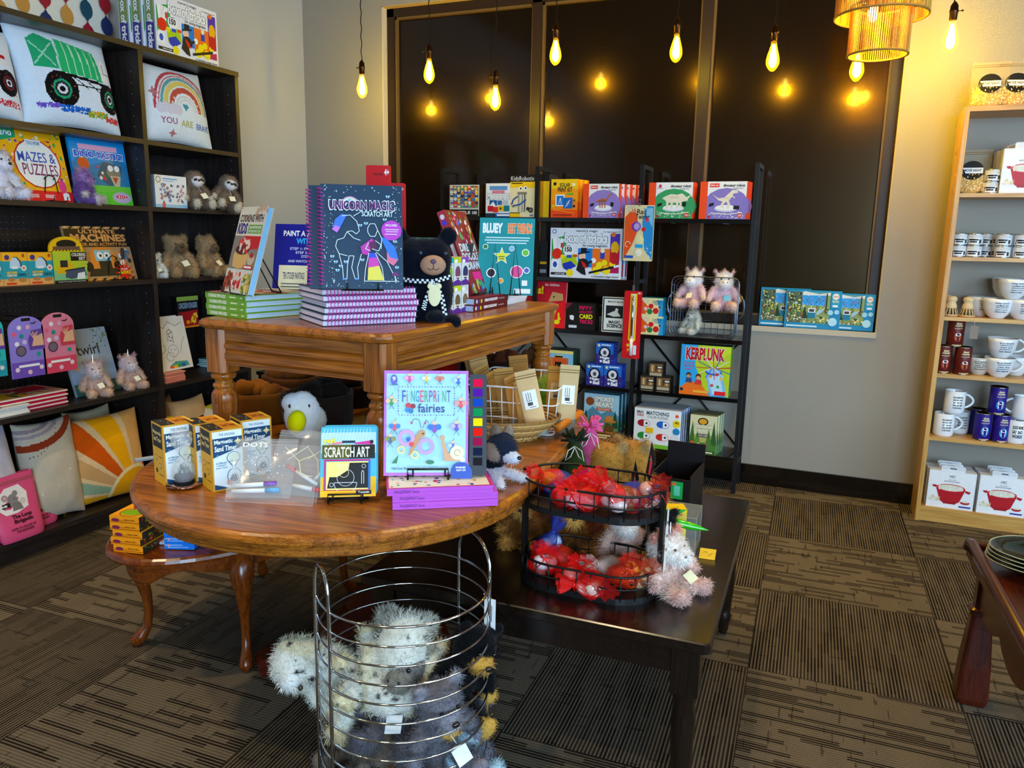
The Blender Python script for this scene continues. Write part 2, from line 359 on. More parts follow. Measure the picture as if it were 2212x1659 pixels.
mb=MB(); mb.box((RX0,BY-.001,SZ),(RX0+.006,GY-.045,TZ),'cfc6b8','wall'); mb.box((RX1-.006,BY-.001,SZ),(RX1,GY-.045,TZ),'b9a27c','wall'); mb.box((RX0,BY-.001,TZ-.006),(RX1,GY-.045,TZ),'b9a27c','wall'); struct(mb.build('trim_2'))
# ---------------------------------------------------------------- furniture
def loft(mb,rings,col,mat,smooth=False,cap=True):
    n=len(rings[0]); vs=[p for r in rings for p in r]; fs=[]
    for j in range(len(rings)-1):
        for i in range(n): fs.append((j*n+i,j*n+(i+1)%n,(j+1)*n+(i+1)%n,(j+1)*n+i))
    mb.add(vs,fs,col,mat,smooth)
    if cap: mb.add(vs,[tuple(range(n))[::-1],tuple((len(rings)-1)*n+i for i in range(n))],col,mat)
def stadium(r,L,n=20,c=(0,0)):
    P=[(c[0]+r*math.cos(PI+PI*i/n),c[1]-L/2+r*math.sin(PI+PI*i/n)) for i in range(n+1)]
    return P+[(c[0]+r*math.cos(PI*i/n),c[1]+L/2+r*math.sin(PI*i/n)) for i in range(n+1)]
def rrect(w,d,r,n=5,c=(0,0)):
    P=[]
    for sx,sy,a in ((1,-1,-90),(1,1,0),(-1,1,90),(-1,-1,180)):
        for i in range(n+1):
            t=R(a+90*i/n); P.append((c[0]+sx*(w/2-r)+r*math.cos(t),c[1]+sy*(d/2-r)+r*math.sin(t)))
    return P
def ring(P,z): return [(x,y,z) for x,y in P]
# --- tall dark bookcase on the left wall
BF=-2.98; BB=LW+.004
bc=thing('bookcase','tall dark espresso bookcase along the left wall holding pillows, books and soft toys','bookcase',(0,0,0))
PY=[(1.828,1.85),(2.734,2.758),(3.345,3.368)]
for k,(a,b) in enumerate(PY):
    mb=MB().box((BB,a,0.0),(BF,b,2.145),'222222','espresso_z')
    for z in np.arange(.2,2.1,.0475):
        for x in (BF-.05,BF-.30):
            if k and min(abs(z-q) for q in (.1,.61,1.125,1.46,1.76))>.03: mb.box((x-.0016,a-.0006,z),(x+.0016,a,z+.0032),'9fb0c0','matte')
    mb.build('side_panel',bc)
SH=[.10,.61,1.125,1.46,1.76,2.145]
for (a,b) in ((1.85,2.734),(2.758,3.345)):
    for z in SH[:5]: MB().box((BB,a,z-.021),(BF+.0,b,z),'222222','espresso_y').build('shelf',bc)
    mb=MB().box((BB,a,.1),(BB+.006,b,2.124),'15191d','espresso_z')
    for z0,z1 in zip(SH[:-1],SH[1:]):
        for z in np.arange(z0+.04,z1-.05,.026):
            for y in np.arange(a+.02,a+(b-a)*.62,.026): mb.box((BB+.006,y,z),(BB+.0072,y+.0026,z+.0026),'8296a6','matte')
    mb.build('back_panel',bc)
    MB().box((BF-.06,a,0),(BF-.045,b,.079),'1a1614','espresso_y').build('kick_board',bc)
MB().box((BB,1.828,2.145),(BF+.004,3.37,2.168),'222222','espresso_y').build('top_board',bc)
# --- black metal rack in front of the recess
rk=thing('display_rack','black open metal rack with stepped shelves of toys and games below the dark glass','shelving rack',(0,0,0))
RXs=[-2.21,-1.607,-1.01,-.42]; F0,F1=4.185,4.405; BK='0c0b0b'
for x in RXs:
    mb=MB(); s=.011
    mb.box((x-s,F0,0),(x+s,F0+.022,1.745),BK,'iron'); mb.box((x-s,F1-.022,0),(x+s,F1,1.745),BK,'iron'); mb.box((x-s,F0+.022,1.723),(x+s,F1-.022,1.745),BK,'iron'); mb.box((x-s,F0+.022,.16),(x+s,F1-.022,.178),BK,'iron'); mb.build('side_frame',rk)
SHF={0:[.2,.526,.839,1.132,1.465],1:[.2,.526,.839,1.132,1.465],2:[.2,.526,.839,1.465]}
for i in range(3):
    for z in SHF[i]: MB().box((RXs[i]+.011,F0,z-.022),(RXs[i+1]-.011,F1,z),BK,'gloss').build('shelf',rk)
    mb=MB()
    for a,b in ((.20,.84),(.84,.20)): mb.tube([(RXs[i]+.01,F1-.004,a),(RXs[i+1]-.01,F1-.004,b)],.006,BK,'iron',5)
    mb.build('cross_brace',rk)
# --- pine bookcase at the right
pc=thing('pine_bookcase','light pine open bookcase against the yellow lit wall at the right with mugs and tins','bookcase',(0,0,0))
X0,X1=.467,1.36
for a in (X0,X1-.02): MB().box((a,F0-.005,0),(a+.02,BY-.016,1.975),'ddaa66','pine_z').build('side_panel',pc)
PZ=[.075,.432,.745,1.021,1.303,1.593]
for z in PZ: MB().box((X0+.02,F0+.003,z-.018),(X1-.02,BY-.016,z),'ddaa66','pine_x').build('shelf',pc)
MB().box((X0+.02,F0-.005,1.953),(X1-.02,BY-.016,1.975),'ddaa66','pine_x').build('top_board',pc)
MB().box((X0+.02,F0+.005,0),(X1-.02,F0+.02,.057),'ddaa66','pine_x').build('kick_board',pc)
# --- oval oak pedestal table
TH=R(4.5); OC=(-1.20,1.71); OL=.62; OR=.533
oc=(OC[0]-math.sin(TH)*OL/2,OC[1]+math.cos(TH)*OL/2)
ot=thing('oak_pedestal_table','large oval oak pedestal table crowded with books, timers and plush','table',(oc[0],oc[1],0),TH)
mb=MB(); loft(mb,[ring(stadium(OR-i,OL,28),z) for i,z in ((.014,.708),(.004,.712),(0,.72),(0,.728),(.004,.735),(.011,.739),(.016,.740))],'aa7733','oak_x',False); mb.build('tabletop',ot)
mb=MB(); loft(mb,[ring(stadium(OR-i,OL,28),z) for i,z in ((.026,.682),(.020,.687),(.020,.700),(.014,.704),(.014,.708))],'aa7733','oak_x'); mb.build('apron',ot)
mb=MB(); mb.lathe([(.16,.655),(.16,.63),(.085,.60),(.07,.55),(.10,.45),(.115,.36),(.10,.28),(.075,.22),(.12,.19),(.12,.12),(.09,.10)],28,c=(0,.10,0),col='aa7733',mat='oak_z'); mb.build('pedestal',ot)
for k in range(4):
    a=R(45+90*k+(0 if k else 0)); ca,sa=math.cos(a),math.sin(a)
    P=[(.08,.26),(.14,.235),(.22,.16),(.32,.085),(.44,.065),(.50,.058),(.51,.03),(.50,.0),(.44,.004),(.34,.02),(.24,.06),(.15,.115),(.08,.12)]
    vs=[];w=.034
    for s in (-1,1):
        for r_,z in P: vs.append((ca*r_-sa*w*s,sa*r_+ca*w*s+.10,z))
    n=len(P); mb=MB(); mb.add(vs,[tuple(range(n)),tuple(range(n,2*n))[::-1]]+[(i,(i+1)%n,(i+1)%n+n,i+n) for i in range(n)],'883311','cherry_x'); mb.build('foot',ot)
# --- oak coffee table standing on the oval table
CT=1.12; TH2=R(-3.0)
Nc=A(833,724,z=CT); cw,cd=.645,1.13
cc=(Nc.x-math.cos(TH2)*cw/2-math.sin(TH2)*cd/2, Nc.y-math.sin(TH2)*cw/2+math.cos(TH2)*cd/2)
ct=thing('oak_coffee_table','rectangular oak coffee table with turned legs raised on top of the oval table','table',(cc[0],cc[1],.741),TH2)
tz=CT-.741
mb=MB(); loft(mb,[ring(rrect(cw-2*i,cd-2*i,.045,5),z) for i,z in ((.014,tz-.027),(.004,tz-.022),(0,tz-.014),(.001,tz-.008),(.006,tz-.002),(.012,tz))],'aa7733','oak_y'); mb.build('tabletop',ct)
for ax in (0,1):
    for s in (-1,1):
        mb=MB(); zt=tz-.027; prof=[(0,zt),(0,zt-.03),(-.004,zt-.034),(.004,zt-.04),(.005,zt-.052),(-.003,zt-.058),(.004,zt-.066),(.004,zt-.082),(-.002,zt-.09),(-.002,zt-.10),(-.014,zt-.10),(-.02,zt)]
        if ax==0: L=cw/2-.075; q=cd/2-.033; vs=[(e*L,s*(q+o),z) for e in (-1,1) for o,z in prof]
        else: L=cd/2-.075; q=cw/2-.033; vs=[(s*(q+o),e*L,z) for e in (-1,1) for o,z in prof]
        n=len(prof); fs=[(i,(i+1)%n,(i+1)%n+n,i+n) for i in range(n)]+[tuple(range(n)),tuple(range(n,2*n))]
        mb.add(vs,fs,'aa7733','oak_x' if ax==0 else 'oak_y'); mb.build('apron',ct)
for sx in (-1,1):
    for sy in (-1,1):
        mb=MB(); x,y=sx*(cw/2-.055),sy*(cd/2-.055); h=.036; g=.012
        P=[(x-h,y-h+g),(x-h+g,y-h),(x+h-g,y-h),(x+h,y-h+g),(x+h,y+h-g),(x+h-g,y+h),(x-h+g,y+h),(x-h,y+h-g)]
        zb=tz-.027-.122
        loft(mb,[ring(P,zb),ring(P,tz-.027)],'aa7733','oak_z')
        mb.lathe([(.024,zb-.002),(.033,zb-.006),(.035,zb-.013),(.032,zb-.020),(.024,zb-.024),(.024,zb-.032),(.030,zb-.036),(.031,zb-.043),(.026,zb-.048),(.027,zb-.052),(.034,zb-.062),(.036,zb-.072),(.0365,zb-.085),(.035,zb-.098),(.036,zb-.103),(.034,zb-.12),(.0345,zb-.124),(.031,zb-.17),(.026,zb-.205),(.022,0.0)][::-1],24,(x,y,0),'aa7733','oak_z'); mb.build('leg',ct)
# --- black square coffee table
BZ=.48; B0=A(1535,1395,z=BZ); TH3=R(1.2); bw,bd=.90,1.05
bcx=(B0.x-math.cos(TH3)*bw/2-math.sin(TH3)*bd/2,B0.y-math.sin(TH3)*bw/2+math.cos(TH3)*bd/2)
bt=thing('black_coffee_table','low square black wooden table with turned legs beneath the ornament racks','table',(bcx[0],bcx[1],0),TH3)
mb=MB(); loft(mb,[ring(rrect(bw-2*i,bd-2*i,.012,3),z) for i,z in ((.004,BZ-.028),(0,BZ-.024),(0,BZ-.003),(.003,BZ))],'221100','blackwood_y'); mb.build('tabletop',bt)
mb=MB(); mb.box((-bw/2+.03,-bd/2+.03,BZ-.10),(bw/2-.03,bd/2-.03,BZ-.028),'110a06','blackwood_y'); mb.build('apron',bt)
for sx in (-1,1):
    for sy in (-1,1):
        mb=MB(); x,y=sx*(bw/2-.055),sy*(bd/2-.055); mb.box((x-.032,y-.032,BZ-.15),(x+.032,y+.032,BZ-.028),'110a06','blackwood_z')
        mb.lathe([(.012,0),(.018,.015),(.022,.05),(.026,.07),(.02,.08),(.022,.10),(.027,.18),(.029,.26),(.024,.30),(.03,.315),(.03,.33)],18,(x,y,0),'110a06','blackwood_z'); mb.build('leg',bt)
# --- oval end table with curved legs
ez=.41; ec=(-1.80,1.99); 
et=thing('oval_side_table','small oval side table with curved cabriole legs left under the big table rim','side table',(ec[0],ec[1],0),R(-12))
mb=MB(); EL=lambda i:[(( .285-i)*math.cos(2*PI*k/56),(.475-i)*math.sin(2*PI*k/56)) for k in range(56)]
loft(mb,[ring(EL(i),z) for i,z in ((.014,ez-.026),(.003,ez-.022),(0,ez-.014),(.003,ez-.005),(.010,ez),(.034,ez),(.036,ez-.002),(.038,ez-.002))],'884411','walnut_x'); 
mb.build('tabletop',et)
mb=MB(); n=64; o=[];i_=[]
vs=[]
for k in range(n):
    a=2*PI*k/n; dz=.045+.03*abs(math.cos(2*a))**3+.012*math.sin(8*a)
    for rr,z in ((0,ez-.026),(0,ez-.026-dz),(.018,ez-.026-dz),(.018,ez-.026)): vs.append(((.235-rr)*math.cos(a),(.42-rr)*math.sin(a),z))
mb.add(vs,[(4*k+j,4*((k+1)%n)+j,4*((k+1)%n)+(j+1)%4,4*k+(j+1)%4) for k in range(n) for j in range(4)],'884411','walnut_x'); mb.build('apron',et)
for wx,wy in ((-2.033,1.696),(-1.60,1.726),(-2.02,2.30),(-1.60,2.32)):
    v=Matrix.Rotation(R(12),3,'Z')@Vector((wx-ec[0],wy-ec[1],0)); d=Vector((v.x,v.y,0)).normalized(); o=v-d*.03
    P=[(-.035,.385,.030),(-.01,.36,.036),(.012,.325,.038),(.012,.28,.030),(0,.23,.022),(-.012,.17,.0165),(-.014,.11,.014),(-.006,.06,.015),(.012,.035,.020),(.028,.018,.022),(.03,.003,.014)]
    mb=MB(); mb.tube([(o.x+d.x*a,o.y+d.y*a,z) for a,z,r_ in P],.02,'884411','walnut_z',14,rr=[p[2] for p in P]); mb.build('leg',et)
# --- cherry table at the right edge of the picture
rt=thing('cherry_table','dark cherry wood table with a raised rail at the right edge, bowls on it','table',(0,0,0))
rz=.455
p0=A(2090,1172,z=.47); p1=A(2212,1400,z=.47); d=(p1-p0).normalized(); d.z=0; n_=Vector((-d.y,d.x,0)) # towards +x
if n_.x<0: n_=-n_
TOP=[p0,p0+d*.95,p0+d*.95+n_*.62,p0+n_*.62]
mb=MB(); mb.prism([(p.x,p.y) for p in TOP],rz-.022,rz,'441100','cherry_y'); mb.build('tabletop',rt)
mb=MB(); mb.tube([p0+Vector((0,-.02,-.01)),p0+d*.03+Vector((0,0,.012)),p0+d*.07+Vector((0,0,.02)),p0+d*.9+Vector((0,0,.02)),p0+d*.95],.014,'552211','cherry_y',12); mb.tube([p0+Vector((.0,.0,-.008)),p0+n_*.3+Vector((0,0,.0)),p0+n_*.6],.012,'552211','cherry_x',12); mb.build('rail',rt)
mb=MB(); L=[]; N_=40
for i in range(N_+1):
    t=i/N_; q=p0+n_*.03+d*(.06+.85*t); z=rz-.11-.05*(abs(math.sin(t*PI*3))**.6)+.02*t; L.append((q,z))
vs=[]; 
for q,z in L: vs+= [(q.x,q.y,rz-.022),(q.x,q.y,z),(q.x+n_.x*.02,q.y+n_.y*.02,z),(q.x+n_.x*.02,q.y+n_.y*.02,rz-.022)]
mb.add(vs,[(4*k+j,4*(k+1)+j,4*(k+1)+(j+1)%4,4*k+(j+1)%4) for k in range(N_) for j in range(4)],'441100','cherry_y'); mb.build('apron',rt)
for s in (.075,.86):
  for e in (.045,.55):
    q=p0+n_*e+d*s; mb=MB(); mb.box((q.x-.022,q.y-.022,.30),(q.x+.022,q.y+.022,rz-.022),'441100','cherry_z')
    loft(mb,[ring(rrect(w_,w_,.012,3,(q.x,q.y)),z) for w_,z in ((.075,0),(.088,.02),(.08,.12),(.062,.24),(.058,.28),(.066,.285),(.066,.30),(.05,.305))],'441100','cherry_z'); mb.build('leg',rt)
pq=Vector((.60,2.44,rz))
proto=None
for k in range(4):
    if proto is None:
        proto=thing('bowl','dark green shallow bowl with a pale rim, lowest of the four stacked','bowl',pq,0,'stacked green bowls on the cherry table')
        mb=MB(); mb.lathe([(.05,.0),(.055,.003),(.10,.018),(.135,.034),(.139,.038),(.136,.039),(.10,.024),(.055,.008),(.001,.006)],40,col='0f1d14',mat='gloss',sx=1,sy=.8); mb.build('bowl_body',proto)
        mb=MB(); mb.tube([(.1385*math.cos(2*PI*i/48),.8*.1385*math.sin(2*PI*i/48),.0385) for i in range(48)],.0016,'b9b58c','gloss',6,True); mb.build('rim',proto)
    else: dup(proto,pq+Vector((.002*k,.001,.0112*k)),R(2*k),['','dark green bowl second from the bottom of the stack','dark green bowl third from the bottom of the stack','uppermost dark green bowl, its glazed inside in view'][k])
# --- chrome wire basket
bx=thing('wire_basket','tall round chrome wire basket full of plush animals standing on the carpet','basket',(-.840,1.412,0)); r=.192
mb=MB()
def crc(r,z,n=56): return [(r*math.cos(2*PI*i/n),r*math.sin(2*PI*i/n),z) for i in range(n)]
for i in range(13): mb.tube(crc(r,.58-i*.0435),.0026 if i else .0032,'d8dde2','chrome',6,True)
for x in np.arange(-.16,.17,.04): 
    y=math.sqrt(r*r-x*x); mb.tube([(x,-y,.058),(x,y,.058)],.002,'d8dde2','chrome',5)
mb.build('rings',bx)
hp=[(A(723,1316,z=.58),A(694,1280,z=.58)),(A(1046,1250,z=.58),A(997,1197,z=.58))]
for a,b in hp:
    c=Vector((-.844,1.424,.58)); a=(a-c).normalized()*(r+.004); b=(b-c).normalized()*(r+.004); P=[(a.x,a.y,.004),(a.x,a.y,.58)]
    for i in range(1,10):
        t=PI*i/10; q=a*(.5+.5*math.cos(t))+b*(.5-.5*math.cos(t)); P.append((q.x,q.y,.598+.070*math.sin(t)))
    P+=[(b.x,b.y,.58),(b.x,b.y,.004)]
    mb=MB(); mb.tube(P,.0042,'d8dde2','chrome',8); mb.build('handle',bx)
mb=MB(); q=A(1048,1290,z=.53)-Vector((-.844,1.424,0)); mb.box((q.x,q.y-.001,.455),(q.x+.028,q.y+.001,.535),'e8eaec','paper'); mb.art((q.x,q.y-.001,.455),(1,0,0),(0,0,1),.028,.08,[('r',.4,.2,.55,.8,'222222'),('r',.65,.3,.7,.8,'222222')]); mb.tube([(q.x+.01,q.y,.535),(q.x-.003,q.y,.545)],.0008,'ffffff','paper',4); mb.build('price_tag',bx)
# --- two tier black wire organiser
og=thing('tiered_organizer','black two tier wire organiser with wooden trays of red gauze pouches','organizer',(-.525,1.815,BZ)); 
def tier(z,nm):
    O=lambda g:[(y,x) for x,y in stadium(.105-g,.15,14)]
    mb=MB(); loft(mb,[ring(O(0),z),ring(O(0),z+.016)],'111111','iron'); 
    for zz in (.04,.072): mb.tube(ring(O(0),z+zz),.0025 if zz<.07 else .0034,'0b0b0b','iron',6,True)
    P=O(0); tot=len(P); per=[0]
    for i in range(tot): per.append(per[-1]+math.dist(P[i],P[(i+1)%tot]))
    for k in range(26):
        s=per[-1]*k/26; i=max(j for j in range(tot) if per[j]<=s); t=(s-per[i])/(per[i+1]-per[i]); a,b=P[i],P[(i+1)%tot]; x=a[0]+(b[0]-a[0])*t; y=a[1]+(b[1]-a[1])*t
        mb.tube([(x,y,z+.01),(x,y,z+.072)],.0018,'0b0b0b','iron',5)
    f=mb.build('wire_tray',og); MB().prism(O(.004),z+.004,z+.014,'8a5a2a','walnut_x').build('wooden_base',f)
tier(.0,'l'); tier(.205,'u')
for s in (-1,1): MB().box((s*.182-.005,-.012,0),(s*.182+.005,.012,.285),'0b0b0b','iron').build('upright',og)
mb=MB(); mb.add([(.195,-.03,.06),(.1965,.0,.06),(.198,-.03,.235),(.1965,0,.235)],[(0,1,3,2)],'e6e2da','paper'); mb.art((.197,-.031,.06),(.05,1,0),(0,0,1),.03,.175,[('o',.5,.8,.15,'333333'),('o',.5,.6,.15,'333333'),('o',.5,.4,.15,'333333')]); mb.build('price_sign',og)
# --- filament bulbs
BL=[(-2.70,2.221,'filament bulb hanging at the far left before the grey wall'),(-2.249,2.279,'filament bulb second from the left, before the first dark panel'),(-1.834,2.115,'lowest hanging filament bulb, near the first mullion'),(-1.488,2.332,'filament bulb high before the middle dark panel, just right of its left mullion'),(-.847,2.306,'filament bulb before the middle dark panel at its right side'),(-.38,2.236,'filament bulb before the right dark panel, left of the rope chandelier'),(-.004,2.17,'filament bulb peeping out beneath the rope chandelier'),(.367,2.269,'rightmost filament bulb, glowing before the yellow wall')]
def bulb():
    t=thing('pendant_bulb','x','light bulb',(0,0,0),0,'filament bulbs hung in a row')
    mb=MB(); P=[(.0025*math.cos(i*.9),.0025*math.sin(i*.9),.135+i*.012) for i in range(90)]; mb.tube(P,.0028,'231a14','cloth',5); mb.build('cord',t)
    mb=MB(); mb.lathe([(.012,.058),(.0155,.062),(.0165,.09),(.0185,.094),(.0185,.10),(.0165,.104),(.016,.118),(.010,.13),(.004,.137)],18,col='4a3624',mat='metal'); s=mb.build('socket',t)
    mb=MB(); mb.tube([(-.016,0,.095),(-.03,0,.096)],.002,'4a3624','metal',6); mb.ell((-.033,0,.096),(.005,.003,.005),'4a3624','metal',8); mb.build('switch_key',s)
    mb=MB(); mb.lathe([(.001,-.078),(.012,-.074),(.022,-.062),(.030,-.045),(.032,-.030),(.029,-.01),(.022,.015),(.015,.04),(.013,.06)],22,col='ffd24a',mat='film'); g=mb.build('glass_bulb',t)
    mb=MB(); mb.lathe([(.001,-.06),(.013,-.052),(.018,-.035),(.016,-.01),(.009,.03),(.005,.045)],14,col='ffe478',mat='glow'); mb.build('filament',g)
    return t
b0=bulb()
for i,(x,z,lb) in enumerate(BL):
    if i==0: t=b0; t.location=(x,4.10,z); t['label']=lb
    else: t=dup(b0,(x,4.10,z),R(i*25),lb)
    l=bpy.data.lights.new('bulb_light','POINT'); l.energy=[8,7,8,9,10,11,14,23][i]; l.color=(1,.64,.0); l.shadow_soft_size=.03
    o=bpy.data.objects.new('bulb_light',l); COL.objects.link(o); o.location=(x,4.10,z-.02)
# --- rope chandelier
ch=thing('rope_chandelier','tiered rope chandelier glowing yellow at the top right','chandelier',(.067,3.60,2.10))
for r_,z0,z1,nm in ((.112,.0,.185,'lower_tier'),(.172,.145,.32,'middle_tier'),(.232,.285,.50,'upper_tier')):
    mb=MB(); n=int(2*PI*r_/.0082); rg=random.Random(3)
    for i in range(n):
        a=2*PI*i/n; x,y=r_*math.cos(a),r_*math.sin(a); c=rg.choice(('c99a3c','b9882c','d8ab50','a8762a'))
        mb.tube([(x,y,z0),(x,y,z1)],.0026,c,'wicker',5,cap=False)
    mb.tube(crc(r_,z0,48),.005,'a57a35','wicker',6,True); mb.tube(crc(r_,z1,48),.005,'a57a35','wicker',6,True)
    for k in range(6): a=PI*k/3; mb.tube([(r_*math.cos(a),r_*math.sin(a),z0+.02),(r_*.6*math.cos(a),r_*.6*math.sin(a),z0+.03)],.0015,'3a2510','iron',4)
    mb.build('rope_'+nm,ch)
mb=MB(); mb.ell((-.03,0,.16),(.02,.02,.035),'ffd27a','glow'); mb.build('lamp_bulb',ch)
l=bpy.data.lights.new('chandelier_light','POINT'); l.energy=30; l.color=(1,.64,.03); l.shadow_soft_size=.03; o=bpy.data.objects.new('chandelier_light',l); COL.objects.link(o); o.location=(.037,3.60,2.25)
# --- recessed ceiling lights over the shop
dl=None
for i,((x,y),e) in enumerate(DOWN):
    if dl is None:
        dl=thing('ceiling_downlight','round recessed ceiling light, seen only as a reflection in the dark glass','ceiling light',(x,y,CEIL-.012),0,'recessed ceiling lights'); MB().lathe([(.075,0),(.085,.0),(.085,.012),(.075,.012)],24,col='dddddd',mat='matte').build('trim_ring',dl); MB().lathe([(.001,.002),(.072,.002),(.072,.011)],24,col='ffd9a0',mat='glow').build('lens',dl)
    else: dup(dl,(x,y,CEIL-.012))
# ---------------------------------------------------------------- goods: builders
def paint(items,n,base,asp=1.0):
    c=(np.arange(n)+.5)/n; U,V=np.meshgrid(c,c); I=np.zeros((n,n,4)); I[:]=lin(base)
    def inpoly(q):
        ins=np.zeros(U.shape,bool); m_=len(q)
        for i in range(m_):
            x0,y0=q[i]; x1,y1=q[(i+1)%m_]; c_=(y0>V)!=(y1>V)
            with np.errstate(divide='ignore',invalid='ignore'): ins^=c_&(U<(x1-x0)*(V-y0)/((y1-y0) or 1e-9)+x0)
        return ins
    for it in items:
        k=it[0]
        if k=='r': msk=(U>it[1])&(U<it[3])&(V>it[2])&(V<it[4]); col=it[5]
        elif k=='o': rv=it[5] if len(it)>5 else it[3]*asp; msk=((U-it[1])/it[3])**2+((V-it[2])/rv)**2<1; col=it[4]
        elif k=='p': msk=inpoly(it[1]); col=it[2]
        elif k=='a':
            _,a,b,r0,r1,t0,t1,col=it; rr=np.hypot(U-a,(V-b)/asp); an=np.degrees(np.arctan2((V-b)/asp,U-a))%360; msk=(rr>r0)&(rr<r1)&(((an-t0)%360)<=(t1-t0))
        elif k=='l':
            msk=np.zeros(U.shape,bool); col=it[3]
            for (a,b),(c_,d) in zip(it[1][:-1],it[1][1:]):
                dx,dy=c_-a,d-b; t=np.clip(((U-a)*dx+(V-b)*dy)/(dx*dx+dy*dy+1e-9),0,1); msk|=np.hypot(U-a-t*dx,V-b-t*dy)<it[2]/2
        elif k=='star': _,a,b,r,m_,col=it; msk=inpoly([(a+(r if i%2==0 else r*.4)*math.cos(PI*i/m_+PI/2),b+(r if i%2==0 else r*.4)*asp*math.sin(PI*i/m_+PI/2)) for i in range(2*m_)])
        elif k=='d':
            _,nn,seed,a,b,c_,d,r0,r1,cols=it; rg=random.Random(seed)
            for _i in range(nn):
                u,v,r=rg.uniform(a,c_),rg.uniform(b,d),rg.uniform(r0,r1); I[np.hypot(U-u,(V-v)/asp)<r]=lin(rg.choice(cols))
            continue
        I[msk]=lin(col)
    return I
def place(pl,P,x0,x1,yt,yb,z):
    if pl=='y': a=A(x0,yb,y=P); b=A(x1,yb,y=P); t=A((x0+x1)/2,yt,y=P); return Vector(((a.x+b.x)/2,P,z)),abs(b.x-a.x),t.z-z,0
    a=A(x0,yb,x=P); b=A(x1,yb,x=P); t=A((x0+x1)/2,yt,x=P); return Vector((P,(a.y+b.y)/2,z)),abs(b.y-a.y),t.z-z,PI/2
def boxmesh(w,d,h,col,front=(),side=(),top=(),left=(),mat='print'):
    mb=MB(); mb.box((-w/2,0,0),(w/2,d,h),col,mat)
    if front: mb.art((-w/2,0,0),(1,0,0),(0,0,1),w,h,front)
    if side: mb.art((w/2,0,0),(0,1,0),(0,0,1),d,h,side)
    if left: mb.art((-w/2,d,0),(0,-1,0),(0,0,1),d,h,left)
    if top: mb.art((-w/2,0,h),(1,0,0),(0,1,0),w,d,top)
    return mb
def carton(name,label,cat,loc,w,d,h,col,rz=0,front=(),side=(),top=(),left=(),tilt=0,group=None,yaw=0):
    o=boxmesh(w,d,h,col,front,side,top,left).build(name,None,loc,(-R(tilt),0,rz+R(yaw))); return tag(o,label,cat,group)
def rbox(name,label,cat,x0,x1,yt,yb,z,Y,d,col,front=(),side=(),top=(),tilt=0,group=None,pl='y',left=(),yaw=0):
    loc,w,h,rz=place(pl,Y,x0,x1,yt,yb,z); return carton(name,label,cat,loc,w,d,h,col,rz,front,side,top,left,tilt,group,yaw),w,h
def behind(o,n,step,labels,group=None,dx=.0,rg=random.Random(4)):
    out=[]
    nx=Matrix.Rotation(o.rotation_euler.z,3,'Z')@Vector((0,1,0)); sx=Matrix.Rotation(o.rotation_euler.z,3,'Z')@Vector((1,0,0))
    for k in range(1,n+1):
        c=o.copy(); COL.objects.link(c); c.location=o.location+nx*(step*k)+sx*(dx*k+rg.uniform(-.002,.002)); c['label']=labels if isinstance(labels,str) else labels[k-1]
        if group: c['group']=group
        out.append(c)
    if group and 'group' not in o.keys(): o['group']=group
    return out
def book(name,label,cat,loc,w,h,d,col,rz=0,front=(),spine=(),tilt=0,group=None,pages='f1ead8',yaw=0,back=False,lay=False):
    # upright book: cover in the x-z plane, local y is thickness. lay: lying flat, front up, spine towards -y
    t=thing(name,label,cat,loc,group=group,rot=(-R(tilt),0,rz+R(yaw)))
    c=.0018; mb=MB()
    if lay:
        mb.box((-w/2,0,0),(w/2,h,c),col,'print'); mb.box((-w/2,0,d-c),(w/2,h,d),col,'print'); mb.box((-w/2,0,c),(w/2,c,d-c),col,'print')
        mb.art((-w/2,0,d),(1,0,0),(0,1,0),w,h,front); mb.art((-w/2,0,0),(1,0,0),(0,0,1),w,d,spine); mb.build('cover',t)
        MB().box((-w/2+.002,c,c),(w/2-.002,h-.003,d-c),pages,'paper').build('page_block',t)
    else:
        mb.box((-w/2,0,0),(w/2,c,h),col,'print'); mb.box((-w/2,d-c,0),(w/2,d,h),col,'print'); mb.box((-w/2,c,0),(-w/2+c,d-c,h),col,'print')
        mb.art((-w/2,0,0),(1,0,0),(0,0,1),w,h,front); 
        if spine: mb.art((-w/2,d,0),(0,-1,0),(0,0,1),d,h,spine)
        mb.build('cover',t); MB().box((-w/2+c,c,.003),(w/2-.003,d-c,h-.003),pages,'paper').build('page_block',t)
    return t
def easel(label,loc,rz,w=.11,h=.14,tilt=14,group=None):
    t=thing('wire_easel',label,'easel',loc,rz,group); mb=MB(); s=math.tan(R(tilt)); r=.0021
    for x in (-w/2,w/2): mb.tube([(x*.75,-.022,.022),(x*.75,-.02,.006),(x,.0,.003),(x*.9,.03+h*s*.0,.003),(x*.5,.012+h*s,h)],r,'101010','iron',6)
    mb.tube([(-w/2*.5,.012+h*s,h),(0,.014+h*s*1.05,h+.01),(w/2*.5,.012+h*s,h)],r,'101010','iron',6)
    for x in (-w/2,w/2): mb.tube([(x*.5,.014+h*s,h),(x*.75,.075+h*.35,.003)],r,'101010','iron',6)
    mb.tube([(-w/2*.75,.075+h*.35,.003),(w/2*.75,.075+h*.35,.003)],r,'101010','iron',6); mb.tube([(-w/2,.0,.003),(w/2,.0,.003)],r,'101010','iron',6)
    mb.build('frame',t); return t
